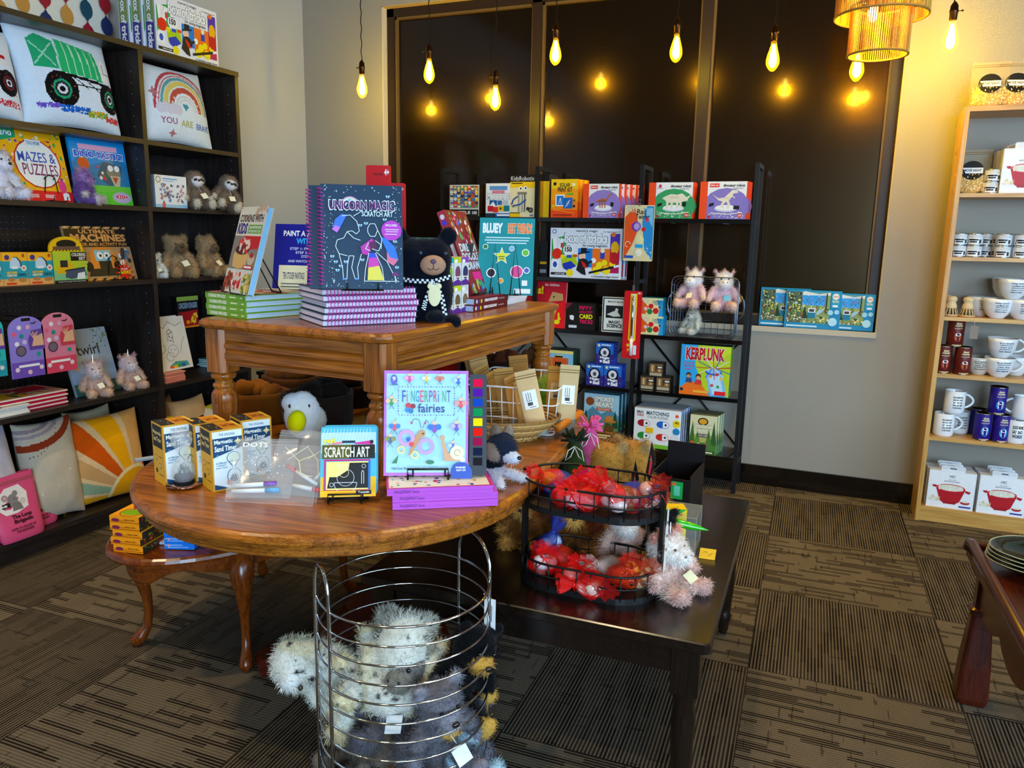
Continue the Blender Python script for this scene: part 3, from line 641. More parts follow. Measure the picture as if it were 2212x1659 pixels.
def pillow(name,label,loc,rot,w,h,th,base,items=(),texts=(),n=96,group=None,back='d8dde4'):
    t=thing(name,label,'pillow',loc,group=group,rot=rot)
    I=paint(items,n,base,w/h); 
    def S(u,v,s):
        a,b=2*u-1,2*v-1; k=max(0,(1-a*a))**.42*max(0,(1-b*b))**.42; pin=1-.075*(1-b*b if abs(a)>0 else 1)*abs(a)**3; pin2=1-.075*(1-a*a)*abs(b)**3
        wr=noise.noise(Vector((u*5,v*5,w*9)))*.012*(.4+.6*(1-k)); return (a*w/2*pin,(-1 if s>0 else 1)*(th/2*k)+wr*k*1.0,h/2+b*h/2*pin2)
    g=[S(i/n,j/n,1) for j in range(n+1) for i in range(n+1)]; me=bpy.data.meshes.new('cushion_cover')
    n2=24; g2=[S(i/n2,j/n2,-1) for j in range(n2+1) for i in range(n2+1)]
    f=[(j*(n+1)+i,j*(n+1)+i+1,(j+1)*(n+1)+i+1,(j+1)*(n+1)+i) for j in range(n) for i in range(n)]; o_=len(g)
    f2=[(o_+j*(n2+1)+i,o_+(j+1)*(n2+1)+i,o_+(j+1)*(n2+1)+i+1,o_+j*(n2+1)+i+1) for j in range(n2) for i in range(n2)]
    me.from_pydata(g+g2,[],f+f2); me.materials.append(MATS['cloth']); me.polygons.foreach_set('use_smooth',[True]*len(me.polygons))
    c=np.concatenate([I.reshape(-1,4),np.tile(lin(back),(len(f2),1))]); at=me.color_attributes.new('Col','FLOAT_COLOR','CORNER'); at.data.foreach_set('color',np.repeat(c,4,axis=0).astype(np.float32).ravel())
    o=bpy.data.objects.new('cushion_cover',me); COL.objects.link(o); o.parent=t
    if texts:
        mb=MB(); mb.art((0,0,0),(1,0,0),(0,0,1),w,h,texts,'cloth',fn=lambda u,v,d:(lambda p:(p[0],p[1]-.0015,p[2]))(S(u,v,1))); mb.build('printed_text',t)
    return t
FC={}
def furmesh(key,ells,vox=.007,n=4500,L=.012,wd=.0013,mat='fur',droop=.4,spots=None):
    if key in FC: return FC[key]
    mb=MB()
    for e in ells: mb.ell(e[0],e[1],'ffffff','matte',16,e[3] if len(e)>3 else None)
    t=mb.build('tmp'); md=t.modifiers.new('r','REMESH'); md.mode='VOXEL'; md.voxel_size=vox; md.use_smooth_shade=True
    s=t.modifiers.new('s','SMOOTH'); s.factor=.6; s.iterations=3
    dg=bpy.context.evaluated_depsgraph_get(); dg.update(); me=bpy.data.meshes.new_from_object(t.evaluated_get(dg)); old=t.data; bpy.data.objects.remove(t); bpy.data.meshes.remove(old)
    N=len(me.vertices); co=np.empty(N*3); me.vertices.foreach_get('co',co); co=co.reshape(-1,3); nr=np.empty(N*3); me.vertices.foreach_get('normal',nr); nr=nr.reshape(-1,3)
    best=np.full(N,1e9); col=np.zeros((N,4))
    for e in ells:
        c=np.array(e[0]); r=np.array(e[1] if hasattr(e[1],'__len__') else (e[1],)*3); d=co-c
        if len(e)>3 and e[3]: d=d@np.array(Euler(e[3]).to_matrix())
        q=np.linalg.norm(d/r,axis=1); m_=q<best; best[m_]=q[m_]; col[m_]=lin(e[2])
    rng=np.random.default_rng(abs(hash(key))%1000 if False else len(key)*7+N%97)
    if spots:
        for _ in range(spots[0]):
            k=rng.integers(N); m_=np.linalg.norm(co-co[k],axis=1)<spots[1]*rng.uniform(.5,1.2); col[m_]=lin(spots[2])
    F=[tuple(p.vertices) for p in me.polygons]; vs=[co]; cc=[col]; 
    if n:
        k=rng.integers(N,size=n); p=co[k]+rng.normal(size=(n,3))*vox*.35; d=nr[k]*1.0+rng.normal(size=(n,3))*.45; d[:,2]-=droop; d/=np.linalg.norm(d,axis=1)[:,None]
        sd=np.cross(d,rng.normal(size=(n,3))); sd/=np.linalg.norm(sd,axis=1)[:,None]+1e-9; ln=L*rng.uniform(.6,1.25,size=(n,1)); p=p-d*ln*.15
        a=p-sd*wd/2;b=p+sd*wd/2;c=p+d*ln; tri=np.stack([a,b,c],1).reshape(-1,3); vs.append(tri)
        sh=rng.uniform(.72,1.22,size=(n,1)); ck=np.clip(col[k]*sh,0,1); cc.append(np.repeat(ck,3,axis=0)); F+= [(N+3*i,N+3*i+1,N+3*i+2) for i in range(n)]
    V=np.concatenate(vs); C=np.concatenate(cc); bpy.data.meshes.remove(me)
    me=bpy.data.meshes.new(key); me.from_pydata(V.tolist(),[],F); me.materials.append(MATS[mat]); me.polygons.foreach_set('use_smooth',[True]*len(F))
    li=np.empty(len(me.loops),dtype=np.int32); me.loops.foreach_get('vertex_index',li); at=me.color_attributes.new('Col','FLOAT_COLOR','CORNER'); at.data.foreach_set('color',C[li].astype(np.float32).ravel())
    FC[key]=me; return me
def teddy(key,label,cat,loc,rz,s,body='b58e6a',head=None,muz=None,pad=None,ear=None,kind='bear',tagcard='fffbe8',n=5000,L=.012,rot=None,group=None,name=None,spots=None,arm=1,eyec='0a0808',nosec='1a1210'):
    head=head or body; muz=muz or head; pad=pad or body; ear=ear or head
    E=[((0,0,.29*s),(.23*s,.19*s,.29*s),body),((0,-.03*s,.70*s),(.22*s,.20*s,.21*s),head)]
    if kind in('horse','unicorn'): E+= [((0,-.20*s,.63*s),(.13*s,.15*s,.12*s),muz),((-.19*s,0,.90*s),(.05*s,.04*s,.09*s),ear,(0,-.5,0)),((.19*s,0,.90*s),(.05*s,.04*s,.09*s),ear,(0,.5,0)),((0,.0,.92*s),(.07*s,.10*s,.06*s),pad)]
    elif kind=='bunny': E+= [((0,-.2*s,.66*s),(.12*s,.11*s,.10*s),muz),((-.24*s,-.02*s,.62*s),(.07*s,.10*s,.30*s),ear,(0,.25,0)),((.24*s,-.02*s,.58*s),(.07*s,.11*s,.32*s),ear,(0,-.25,0))]
    elif kind=='sloth': E+= [((0,-.17*s,.68*s),(.15*s,.07*s,.13*s),muz)]
    elif kind=='monster': E+= [((0,-.18*s,.62*s),(.16*s,.10*s,.10*s),muz),((-.17*s,0,.9*s),(.06*s,.05*s,.08*s),ear),((.17*s,0,.9*s),(.06*s,.05*s,.08*s),ear)]
    elif kind=='lion': E+= [((0,-.20*s,.65*s),(.12*s,.12*s,.10*s),muz),((0,.03*s,.70*s),(.33*s,.15*s,.33*s),ear),((0,.02*s,.50*s),(.27*s,.18*s,.16*s),ear),((-.19*s,-.06*s,.93*s),(.07*s,.05*s,.07*s),pad),((.19*s,-.06*s,.93*s),(.07*s,.05*s,.07*s),pad)]
    else: E+= [((0,-.20*s,.65*s),(.12*s,.12*s,.10*s),muz),((-.19*s,0,.88*s),(.08*s,.05*s,.08*s),ear),((.19*s,0,.88*s),(.08*s,.05*s,.08*s),ear)]
    E+= [((-.27*s,-.10*s,.40*s),(.085*s,.10*s,.20*s),body,(-.3,.45,0)),((.27*s,-.10*s,.40*s),(.085*s,.10*s,.20*s),body,(-.3,-.45,0)),
         ((-.34*s,-.16*s,.26*s),(.08*s,.08*s,.08*s),pad),((.34*s,-.16*s,.26*s),(.08*s,.08*s,.08*s),pad),
         ((-.16*s,-.26*s,.11*s),(.11*s,.22*s,.11*s),body,(0,0,-.25)),((.16*s,-.26*s,.11*s),(.11*s,.22*s,.11*s),body,(0,0,.25)),
         ((-.21*s,-.44*s,.13*s),(.10*s,.06*s,.12*s),pad),((.21*s,-.44*s,.13*s),(.10*s,.06*s,.12*s),pad)]
    t=thing(name or 'plush_animal',label,cat,loc,rz,group,rot=rot)
    me=furmesh(key,E,max(.0045,.035*s),n,L,.0014,spots=spots); o=bpy.data.objects.new('furry_body',me); COL.objects.link(o); o.parent=t
    ey=-.215 if kind!='sloth' else -.235; ez=.755 if kind!='sloth' else .71
    for q in (-1,1):
        mb=MB()
        if kind=='sloth': mb.ell((q*.085*s,-.232*s,.70*s),(.055*s,.012*s,.03*s),'2a1c14','matte',10,(0,q*.5,0))
        mb.ell((q*.085*s,ey*s,ez*s),(.022*s,.018*s,.024*s),eyec,'gloss',10); mb.build('eye',t)
    zn,yn=(.68,-.32) if kind not in('horse','unicorn') else (.68,-.345)
    if kind=='sloth': zn,yn=.685,-.245
    if kind in('horse','unicorn'):
        mb=MB()
        for q in (-1,1): mb.ell((q*.05*s,yn*s,zn*s),(.014*s,.01*s,.014*s),nosec,'gloss',8)
    else: mb=MB(); mb.ell((0,yn*s,zn*s),(.042*s,.022*s,.03*s),nosec,'gloss',10)
    mb.build('nose',t)
    if kind=='unicorn': mb=MB(); mb.lathe([(.035*s,0),(.028*s,.07*s),(.015*s,.16*s),(.001,.23*s)],10,(0,-.06*s,.90*s),'e8e4f0','chrome'); mb.build('horn',t)
    if tagcard:
        mb=MB(); w_,h_=.15*s,.12*s; c,sn=math.cos(.25),math.sin(.25); O=(.0*s,-.30*s,.24*s); mb.add([(O[0]+a*c-b*sn,O[1]-.2*s*0-.0*a-(.10*s if b<.01 else 0),O[2]+a*sn+b*c) for a,b in ((0,0),(w_,0),(w_,h_),(0,h_))],[(0,1,2,3)],tagcard,'paper')
        mb.tube([(0,-.19*s,.50*s),(.04*s,-.28*s,.40*s)],.001,'eeeeee','paper',4); mb.build('hang_tag',t)
    return t
def mug(name,label,loc,rz,kind,lines,col='f2f3f5',s=1,group=None,tc='1c1c1c'):
    t=thing(name,label,'mug',loc,rz,group); mb=MB()
    if kind=='latte': pr=[(.030,0),(.033,.004),(.048,.02),(.058,.045),(.063,.075),(.066,.092),(.064,.092),(.060,.07),(.045,.02),(.001,.012)]; rad=lambda z:.048+.0175*min(1,max(0,(z-.02))/.07)**.6; z0,z1=.028,.078
    else: pr=[(.036,0),(.040,.004),(.0425,.012),(.0425,.104),(.0405,.105),(.039,.10),(.039,.012),(.001,.01)]; rad=lambda z:.0427; z0,z1=.025,.085
    mb.lathe([(r*s,z*s) for r,z in pr],32,col=col,mat='glaze')
    if lines: mb.art((0,0,0),(1,0,0),(0,0,1),.06*s,(z1-z0)*s,[('t',l,.08+.02*((i*7)%3),1-(i+1)/len(lines)+.03,.92-.02*((i*5)%3),1-i/len(lines)-.05,tc,.03) for i,l in enumerate(lines)],fn=lambda u,v,d:(lambda a,z:((rad(z/s)*s+.0006)*math.sin(a),-(rad(z/s)*s+.0006)*math.cos(a),z))((u-.5)*1.15,(z0+v*(z1-z0))*s))
    mb.build('cup_body',t)
    mb=MB(); rr=rad(.09)*s; H=(.088 if kind=='latte' else .09)*s; P=[(rr-.004,0,H)]+[(rr+(.034*s)*math.sin(PI*i/12)**.8,0,H-(H-.026*s)*i/12) for i in range(1,12)]+[(rad(.03)*s-.003,0,.026*s)]; mb.tube(P,.0055*s,col,'glaze',8); mb.build('handle',t); return t
def tin(name,label,cat,loc,rz,r,h,col,art=(),lid='c9ccd0',group=None,span=2.0):
    t=thing(name,label,cat,loc,rz,group); mb=MB(); mb.lathe([(r-.001,0),(r,.001),(r,h-.002),(r-.001,h-.001)],30,col=col,mat='print')
    if art: mb.art((0,0,0),(1,0,0),(0,0,1),span*r,h,art,fn=lambda u,v,d:(lambda a,z:((r+d)*math.sin(a),-(r+d)*math.cos(a),z))((u-.5)*span,v*h))
    mb.build('printed_wall',t); mb=MB(); mb.lathe([(r+.0008,h-.003),(r+.0012,h+.001),(r-.001,h+.0015),(r-.003,h-.001),(.001,h-.001)],30,col=lid,mat='metal'); mb.build('metal_lid',t); MB().lathe([(r+.0006,0),(r+.001,.002),(r,.004)],30,col=lid,mat='metal').build('bottom_rim',t); return t
def pouch(name,label,cat,loc,rot,w,h,th,col,items=(),group=None,window=None,mat='paper',n=14):
    t=thing(name,label,cat,loc,group=group,rot=rot); mb=MB(); rows=[(0,.9,.75),(.05,.98,1),(.2,1,.9),(.45,1,.55),(.7,1,.22),(.86,1,.06),(1,1,.03)]; P=[]
    for q,a,b in rows: P.append([(a*w/2*math.copysign(abs(math.cos(2*PI*i/24))**.8,math.cos(2*PI*i/24)),b*th/2*math.copysign(abs(math.sin(2*PI*i/24))**.9,math.sin(2*PI*i/24)),q*h) for i in range(24)])
    zs=1
    if window:
        k=window; loft(mb,P[:3],col,mat,True,False)
        mb2=MB(); loft(mb2,P[:3],window,'film' if False else 'gloss',True,True); mb2.build('window_film',t); mb=MB(); loft(mb,P[2:],col,mat,True,False)
    else: loft(mb,P,col,mat,True)
    mb.art((-w/2,-.004,.885*h),(1,0,0),(0,0,1),w,.02,[('r',.0,.0,1,.12,'7d6238'),('r',.0,.4,1,.5,'7d6238')],'matte')
    if items:
        def F(u,v,d):
            q=v; import bisect
            for (q0,a0,b0),(q1,a1,b1) in zip(rows[:-1],rows[1:]):
                if q0<=q<=q1: b=b0+(b1-b0)*(q-q0)/(q1-q0); break
            else: b=.1
            x=(u-.5)*w; return (x,-(b*th/2*max(0,1-(2*u-1)**2)**.4+.0012+d),v*h)
        mb.art((0,0,0),(1,0,0),(0,0,1),w,h,items,fn=F)
    mb.build('bag',t); return t
# ---------------------------------------------------------------- goods on the black rack
YR=4.205; S1,S2,S3,S4,S5=1.4655,1.1325,.8395,.5265,.2005
W='ffffff'; K='15120f'
grid=[('r',.02,.02,.98,.98,'ded9c8')]+[('r',.05,.27,.95,.95,'7b8a94')]
rg=random.Random(7)
for j in range(6):
    for i in range(8):
        u=.10+i*.115;v=.33+j*.108; c1=rg.choice(['d83a2a','2f7fd0','f4c022','3aa05a','e88a1e','f4f0e8','8a4ab0','20344a']); grid+= [('o',u,v,.05,c1),('o',u,v+.035,.033,rg.choice(['f6cfa4','ffe9c8','b06f3c'])),('r',u-.04,v+.05,u+.04,v+.075,rg.choice(['d83a2a','2f7fd0','20344a','f4c022']))]
grid+=[('r',.02,.02,.98,.22,K),('t','PUZZLE',.12,.08,.72,.17,W),('t','100',.78,.07,.93,.17,W)]
o,w_,h_=rbox('puzzle_box','black jigsaw box covered in rows of tiny figures, leftmost on the rack top shelf','puzzle box',970,1036,398,470,S1,YR,.05,K,grid,[('r',.2,.1,.8,.9,'3a1e16')])
behind(o,1,.053,'second black figure jigsaw box behind the leftmost one on the rack')
rbox('card_game_box','white matching card game box with blue band on the rack top shelf','game box',1049,1103,396,470,S1,YR,.05,'f0f2f4',[('r',.15,.80,.85,.92,'6a9ad0'),('r',.25,.70,.75,.79,'e08a9a'),('t','MATCHING',.06,.53,.94,.70,W,.05,'23466e'),('r',.15,.33,.45,.50,'2a5f96'),('p',[(.15,.33),(.3,.46),(.4,.33)],W),('r',.47,.36,.65,.49,'3a6ea0'),('r',.68,.36,.9,.50,'c8ccd0'),('r',.08,.16,.3,.33,'c02030'),('r',.3,.13,.5,.3,'d83a3a'),('r',.5,.17,.72,.34,'f0c030'),('r',.72,.17,.95,.34,'1c7a80'),('star',.6,.25,.08,5,'2a4a30'),('r',0,0,1,.11,'0f5fb0'),('r',0,0,.4,.11,'24364c'),('r',.45,.03,.95,.08,W)],[('r',0,0,1,.11,'0f5fb0')])
rob=[('r',0,0,1,1,'efe3b8'),('r',0,.84,1,1,'14110f'),('t','KidzRobotix',.03,.87,.97,.97,'f4f4f0',.0),('r',0,.70,1,.84,'f6c81c'),('r',.05,.79,.5,.82,'5a4a10'),('r',.32,.12,.66,.58,'b9b49a'),('r',.34,.14,.64,.56,'d9d4bc'),('r',.30,.54,.68,.60,'8a8674'),('l',[(.36,.14),(.36,.56)],.004,'6a6654'),('l',[(.5,.14),(.5,.56)],.004,'6a6654'),('l',[(.6,.14),(.6,.56)],.006,'3a3834'),('o',.42,.68,.075,W),('o',.62,.69,.075,W),('o',.43,.68,.035,K),('o',.63,.69,.035,K),('l',[(.32,.5),(.14,.42),(.08,.32)],.008,'2a4a9a'),('l',[(.66,.42),(.4,.3),(.14,.27)],.008,'2a4a9a'),('a',.08,.31,.03,.05,0,280,K),('a',.14,.26,.03,.05,80,360,K),('o',.85,.17,.10,'3a3834'),('o',.85,.17,.05,'8a8674'),('o',.74,.2,.07,'2a2824'),('r',0,0,.42,.09,'f2c41c'),('r',0,.09,.42,.11,K),('t','4M',.8,.02,.95,.07,'2a7ac0')]
o,_,_=rbox('science_kit_box','tall cream science kit box with a tin can robot drawing, left of the rack post','kit box',1101,1154,378,470,S1,YR,.055,'efe3b8',rob,[('r',.0,0,1,1,'1c1815')])
carton('science_kit_box','tall yellow sided robot kit box just right of the rack post','kit box',(A(1174,470,y=YR+.02).x,YR+.03,S1),.055,.14,.24,'f0c420',0,[('r',0,.84,1,1,'14110f'),('r',.0,0,.35,.84,'c88a1a')],[('r',0,0,1,1,'2a211a'),('r',.5,.1,.6,.9,'d87a1a')])
sol=[('r',0,0,1,1,'f08a1c'),('r',0,.45,1,.75,'f4a01c'),('r',0,.75,1,1,'f8c81e'),('r',0,0,1,.2,'e8501c'),('t','SOLAR',.32,.80,.72,.90,K,.03),('t','PRINT KIT',.25,.67,.80,.79,K,.03),('o',.14,.88,.06,K),('r',.18,.30,.52,.60,W),('r',.22,.33,.48,.57,'2a7cc8'),('l',[(.3,.36),(.36,.52)],.003,W),('l',[(.4,.36),(.36,.5)],.003,W),('r',.48,.24,.82,.52,'2468b4'),('l',[(.55,.27),(.72,.46)],.003,W),('l',[(.6,.40),(.64,.30)],.002,W),('l',[(.66,.44),(.7,.34)],.002,W),('r',.6,.6,.85,.64,'5ab030'),('o',.1,.3,.05,'c8d020'),('o',.88,.45,.04,'6a5a14'),('o',.88,.30,.05,'2a2418'),('o',.85,.86,.06,'fdf2d0'),('l',[(.1,.2),(.9,.12)],.002,'f8c81e'),('r',.1,.05,.8,.08,'8a2a10')]
o,_,_=rbox('science_kit_box','orange and yellow sun print kit box at the front of its row','kit box',1189,1246,387,470,S1,YR,.04,'f2a01c',sol,[('r',0,0,1,.4,'e8601c')])
behind(o,2,.045,['second sun print kit box, behind the front one','rearmost sun print kit box on the rack top shelf'],dx=.012)
def dino(bg,kind,logo,o):
    L=[('r',0,0,.16,1,'e8531e'),('r',.16,0,.97,1,'f6f5f3'),('o',.56,.35,.48,bg,.48),('r',.16,0,.97,.35,bg),('r',0,0,.16,1,'e8531e'),('t','dinosaur robot',.48,.86,.93,.935,'2a2a2a',.04),('t','STEM KIT',.68,.80,.9,.835,'6a6a6a'),('r',.20,.85,.40,.95,'e23a2a') if logo else ('o',.25,.90,.035,'c83a5a'),('t','kite-ts',.22,.88,.38,.93,W) if logo else ('t','elmore',.19,.83,.31,.86,'2a2a4a'),('o',.56,.28,.24,'e6e4ee',.085),('o',.56,.31,.22,'fafafa',.07)]
    c='b5673a' if kind==0 else 'efe6cf'; ln='8a5a30' if kind==0 else 'b8a888'
    if kind==0: L+=[('p',[(.44,.36),(.46,.46),(.54,.52),(.64,.48),(.74,.66),(.80,.68),(.80,.71),(.75,.72),(.70,.66),(.62,.54),(.54,.58),(.45,.54),(.33,.47),(.44,.47)],c),('r',.46,.30,.49,.45,c),('r',.52,.29,.55,.45,c),('r',.59,.30,.62,.45,c)]+[('o',.46+.04*i,.49,.022,ln) for i in range(5)]
    if kind==1: L+=[('p',[(.30,.56),(.38,.62),(.50,.68),(.64,.66),(.74,.70),(.86,.58),(.88,.50),(.78,.48),(.70,.44),(.42,.44),(.36,.52)],c),('r',.40,.28,.45,.48,c),('r',.50,.27,.55,.48,c),('r',.62,.28,.67,.48,c),('r',.70,.30,.74,.48,c),('p',[(.8,.56),(.96,.68),(.86,.52)],c)]+[('a',.5+.05*i,.56,.03,.036,0,180,ln) for i in range(4)]
    if kind==2: L+=[('p',[(.26,.66),(.40,.55),(.52,.58),(.62,.70),(.68,.78),(.78,.76),(.80,.70),(.70,.68),(.68,.60),(.60,.46),(.50,.46),(.40,.50)],c),('p',[(.50,.50),(.44,.36),(.50,.28),(.53,.30),(.49,.37),(.56,.47)],c),('p',[(.56,.48),(.60,.38),(.57,.28),(.62,.28),(.65,.39),(.62,.48)],c),('l',[(.68,.62),(.74,.56)],.005,c)]+[('a',.52+.04*i,.58,.02,.026,200,340,ln) for i in range(4)]
    L+=[('p',[(.20,.32),(.30,.36),(.31,.44),(.21,.41)],K),('r',.72,.26,.84,.36,K) if kind==2 else ('r',.76,.34,.84,.46,K),('d',60,o,.19,.03,.94,.20,.006,.014,['f4f0e0','e8e2d0']),('l',[(.25,.16),(.6,.13),(.9,.18)],.004,'f4f0e0'),('o',.86,.10,.05,'d82a2a'),('t','10',.83,.07,.89,.13,W),('o',.22,.06,.03,'b02a3a')]
    return L
o,_,_=rbox('robot_kit_box','orange and white dinosaur robot kit box showing a long necked dinosaur on purple','kit box',1258,1337,397,470,S1,YR,.035,'e8531e',dino('9a86c8',0,1,1),[('r',0,0,1,1,'e04a1c')])
behind(o,4,.037,'orange dinosaur kit box lined up behind the long necked dinosaur box','dinosaur kit boxes queued behind the purple long neck one',dx=.022)
o['group']='dinosaur robot kits in front'
o,_,_=rbox('robot_kit_box','orange and white dinosaur robot kit box showing a horned dinosaur on green','kit box',1399,1496,394,470,S1,YR,.035,'e8531e',dino('3e9a62',1,0,2),[('r',0,0,1,1,'e04a1c')])
behind(o,1,.037,'orange kit box behind the green horned dinosaur box')
o,_,_=rbox('robot_kit_box','orange and white dinosaur robot kit box showing a two legged dinosaur on violet, rightmost','kit box',1509,1612,392,470,S1,YR,.035,'e8531e',dino('8f80c6',2,1,3),[('r',0,0,1,1,'e04a1c')])
behind(o,2,.037,['first orange kit box behind the violet two legged dinosaur box','last orange kit box behind the violet two legged dinosaur box'],dx=.004)
def magicbox():
    return [('r',0,0,1,1,'f3f2f6'),('o',.055,.93,.032,'7a86c0'),('o',.055,.93,.02,'f3f2f6'),('t',"marvin's magic",.36,.91,.66,.975,'1c1c24'),('t','for magicians aged 6+',.74,.915,.97,.95,'1c1c24'),('p',[(.02,.34),(.02,.78),(.2,.84),(.26,.5)],'3aa04a'),('t','box of tricks',.20,.70,.80,.90,'fdfdfd',.10,'16161c'),('t','for young magicians',.46,.615,.80,.685,'1c1c24'),
    ('p',[(.05,.55),(.03,.80),(.09,.80),(.10,.56)],W),('p',[(.08,.56),(.09,.81),(.14,.79),(.13,.55)],'f8f0f0'),('p',[(.11,.56),(.15,.80),(.20,.77),(.16,.54)],W),('r',.15,.60,.19,.70,'c84a4a'),('o',.10,.48,.07,'e0301e',.11),('p',[(.02,.18),(.03,.38),(.13,.34),(.12,.13)],W),('o',.075,.26,.03,'2a58b0',.06),('o',.26,.56,.075,'fdfdfd'),('t','150',.21,.52,.31,.62,K,.06),('t','includes',.21,.63,.29,.66,K),
    ('p',[(.18,.2),(.16,.42),(.36,.48),(.40,.26)],'b4cc20'),('p',[(.18,.28),(.30,.34),(.38,.24),(.26,.14),(.20,.18)],'2a3fb0'),('r',.24,.40,.31,.46,'2c58c0'),('r',.33,.42,.39,.47,'e0501e'),('o',.29,.10,.05,'f4e020'),('o',.18,.42,.03,'f4e020'),
    ('r',.40,.22,.60,.60,'1d82d2'),('r',.60,.14,.84,.60,'ee7a1c'),('r',.84,.12,.97,.90,'b81e5a'),('p',[(.84,.9),(.84,.6),(.9,.55),(.97,.7),(.97,.9)],'5a3aa8'),('o',.905,.62,.055,'f4b81c',.13),('o',.88,.88,.03,'ee7a1c'),
    ('o',.46,.44,.05,'f7cfb0'),('r',.44,.51,.52,.61,'14141a'),('p',[(.40,.50),(.56,.55),(.56,.52),(.40,.47)],'14141a'),('p',[(.42,.38),(.38,.16),(.46,.08),(.52,.06),(.50,.22),(.56,.24),(.54,.36),(.48,.40)],'16161c'),('p',[(.44,.36),(.5,.3),(.54,.2),(.48,.22)],'d02020'),('o',.62,.36,.035,'fdfdfd'),('l',[(.54,.30),(.60,.35)],.012,'16161c'),('o',.70,.27,.045,'f4e020'),('o',.77,.32,.04,'f4e020'),('o',.66,.16,.055,'f4e020'),('o',.80,.17,.055,'f4e020'),('o',.88,.3,.04,'f4e020'),('o',.90,.42,.06,'c02020',.12),('r',.71,.40,.77,.54,'2a48b8'),('o',.74,.56,.03,'f7f0e0'),
    ('l',[(.56,.11),(.94,.26)],.012,'14141a'),('l',[(.90,.245),(.97,.272)],.012,'fdfdfd'),('t','a complete magic show!',.60,.015,.97,.065,'1c1c24'),('r',.02,.05,.24,.10,'1c1c24'),('t',"marvin's magic",.08,.055,.22,.09,W)]
MS=[('r',0,0,1,1,'dfe4ee'),('r',.15,.05,.85,.95,'3a7cc0'),('r',.2,.05,.8,.3,'b8204a')]
o,_,_=rbox('magic_set_box','white magic tricks box with a top hat figure, on the rack second shelf','magic set box',1187,1341,493,597,S2,YR,.05,'f3f2f6',magicbox(),MS)
behind(o,1,.055,'second magic tricks box directly behind the one on the rack',dx=.006)
# boxes half hidden behind the teal book
rbox('card_game_box','black football matching game box peeping out right of the teal sticker book','game box',1098,1152,519,590,S2,YR,.05,'151517',[('t','MATCHING',.05,.50,.95,.68,'f0a020',.04,W),('r',.5,.12,.9,.42,'f0f0f0'),('o',.7,.27,.14,K),('star',.8,.82,.12,5,'f0b020')])
o=carton('card_game_box','dark game box on its side just right of the rack post, second shelf','game box',(A(1170,597,y=YR).x,YR+.02,S2),.05,.15,.20,'17171a',0,[('r',.1,.35,.9,.42,'c8a020'),('r',.1,.1,.9,.2,'8a8a94')])
o=rbox('vehicle_book','black and yellow vehicle book box behind the black bear plush','toy box',968,1012,515,590,S2,YR,.05,'16130f',[('r',.0,.1,1,.5,'f0a81c'),('p',[(.1,.1),(.3,.5),(.4,.5),(.2,.1)],K),('r',.3,.2,.8,.4,'3a3a3a'),('r',.1,.7,.6,.88,W),('r',0,0,1,.06,'e8c020')])[0]
# hanging cards
def clipcard(name,label,cat,x0,x1,yt,yb,Y,col,items,strip):
    a=A(x0,yb,y=Y);b=A(x1,yb,y=Y);t=A((x0+x1)/2,yt,y=Y); w=b.x-a.x;h=t.z-a.z; th=thing(name,label,cat,((a.x+b.x)/2,Y,a.z)); mb=MB(); mb.prism(rrect(w,h,.008,4,(0,h/2)),-.0015,0,col,'print',axis='y'); 
    mb.art((-w/2,-.0018,0),(1,0,0),(0,0,1),w,h,items); mb.build('backing_card',th); return th,w,h
th,w_,h_=clipcard('toy_card','orange and blue carded twirler toy hanging from the clip strip','toy card',1345,1409,443,563,4.165,'ead9a8',[('p',[(.02,.02),(.02,.78),(.35,.98),(.5,.6),(.3,.3)],'e2571e'),('p',[(.98,.98),(.98,.02),(.72,.2),(.6,.7),(.75,.98)],'2f8fc8'),('p',[(.62,.95),(.95,.95),(.95,.6)],'8cc4e0'),('t','YAY!',.08,.87,.36,.97,'f6e8c0',.04,K),('t','Rad',.42,.84,.72,.93,'20242c'),('t','Twirler',.38,.75,.85,.84,'20242c'),('star',.76,.74,.1,9,'d83050'),('o',.42,.62,.16,'6a3fb0'),('o',.42,.62,.09,'b89ad8'),('o',.55,.38,.14,'efe6a8'),('r',.4,.24,.66,.30,'1fa4dc'),('o',.52,.15,.12,'f6f0d8'),('a',.15,.3,.08,.1,0,270,'f6e8c0'),('o',.66,.57,.07,'c82a2a'),('d',14,3,.7,.04,.95,.3,.01,.018,[W]),('r',.06,.05,.35,.1,'2a58b0')],1)
mb=MB(); 
for x,r_,z in ((-.006,.02,.62),(.002,.018,.38),(.0,.014,.16)): mb.ell((x,-.012,z*h_),(r_,.014,r_*1.1),'e8ecf4','film',14)
mb.build('clear_blister',th)
mb=MB(); mb.box((-.004,-.006,h_-.004),(.004,.002,h_+.03),'c8ccd0','metal'); mb.ell((0,-.004,h_+.018),(.008,.004,.008),'3a3a3a','metal',8); mb.build('strip_clip',th)
th,w_,h_=clipcard('sparkler_card','long red carded light up wand hanging on the clip strip by the rack','toy card',1343,1381,628,773,4.16,'c8141c',[('p',[(.36,.96),(.30,.28),(.5,.22),(.72,.28),(.72,.96)],'f6d020'),('p',[(.4,.92),(.36,.3),(.5,.26),(.66,.3),(.66,.92)],'f88a1c'),('r',.44,.3,.62,.95,'d8dce4'),('t','4+',.75,.95,.92,.985,W),('r',.2,.06,.8,.24,'e0242a'),('r',.25,.18,.6,.22,'f6d020'),('star',.36,.13,.12,5,'f6d020'),('r',.62,.06,.8,.2,'d0e8ec')],1)
mb=MB(); mb.tube([(.001,-.008,.3*h_),(.001,-.008,.93*h_)],.006,'cfd4da','chrome',10); mb.tube([(.001,-.008,.05*h_),(.001,-.008,.3*h_)],.009,'e8e8ea','plastic',10); mb.build('toy_wand',th)
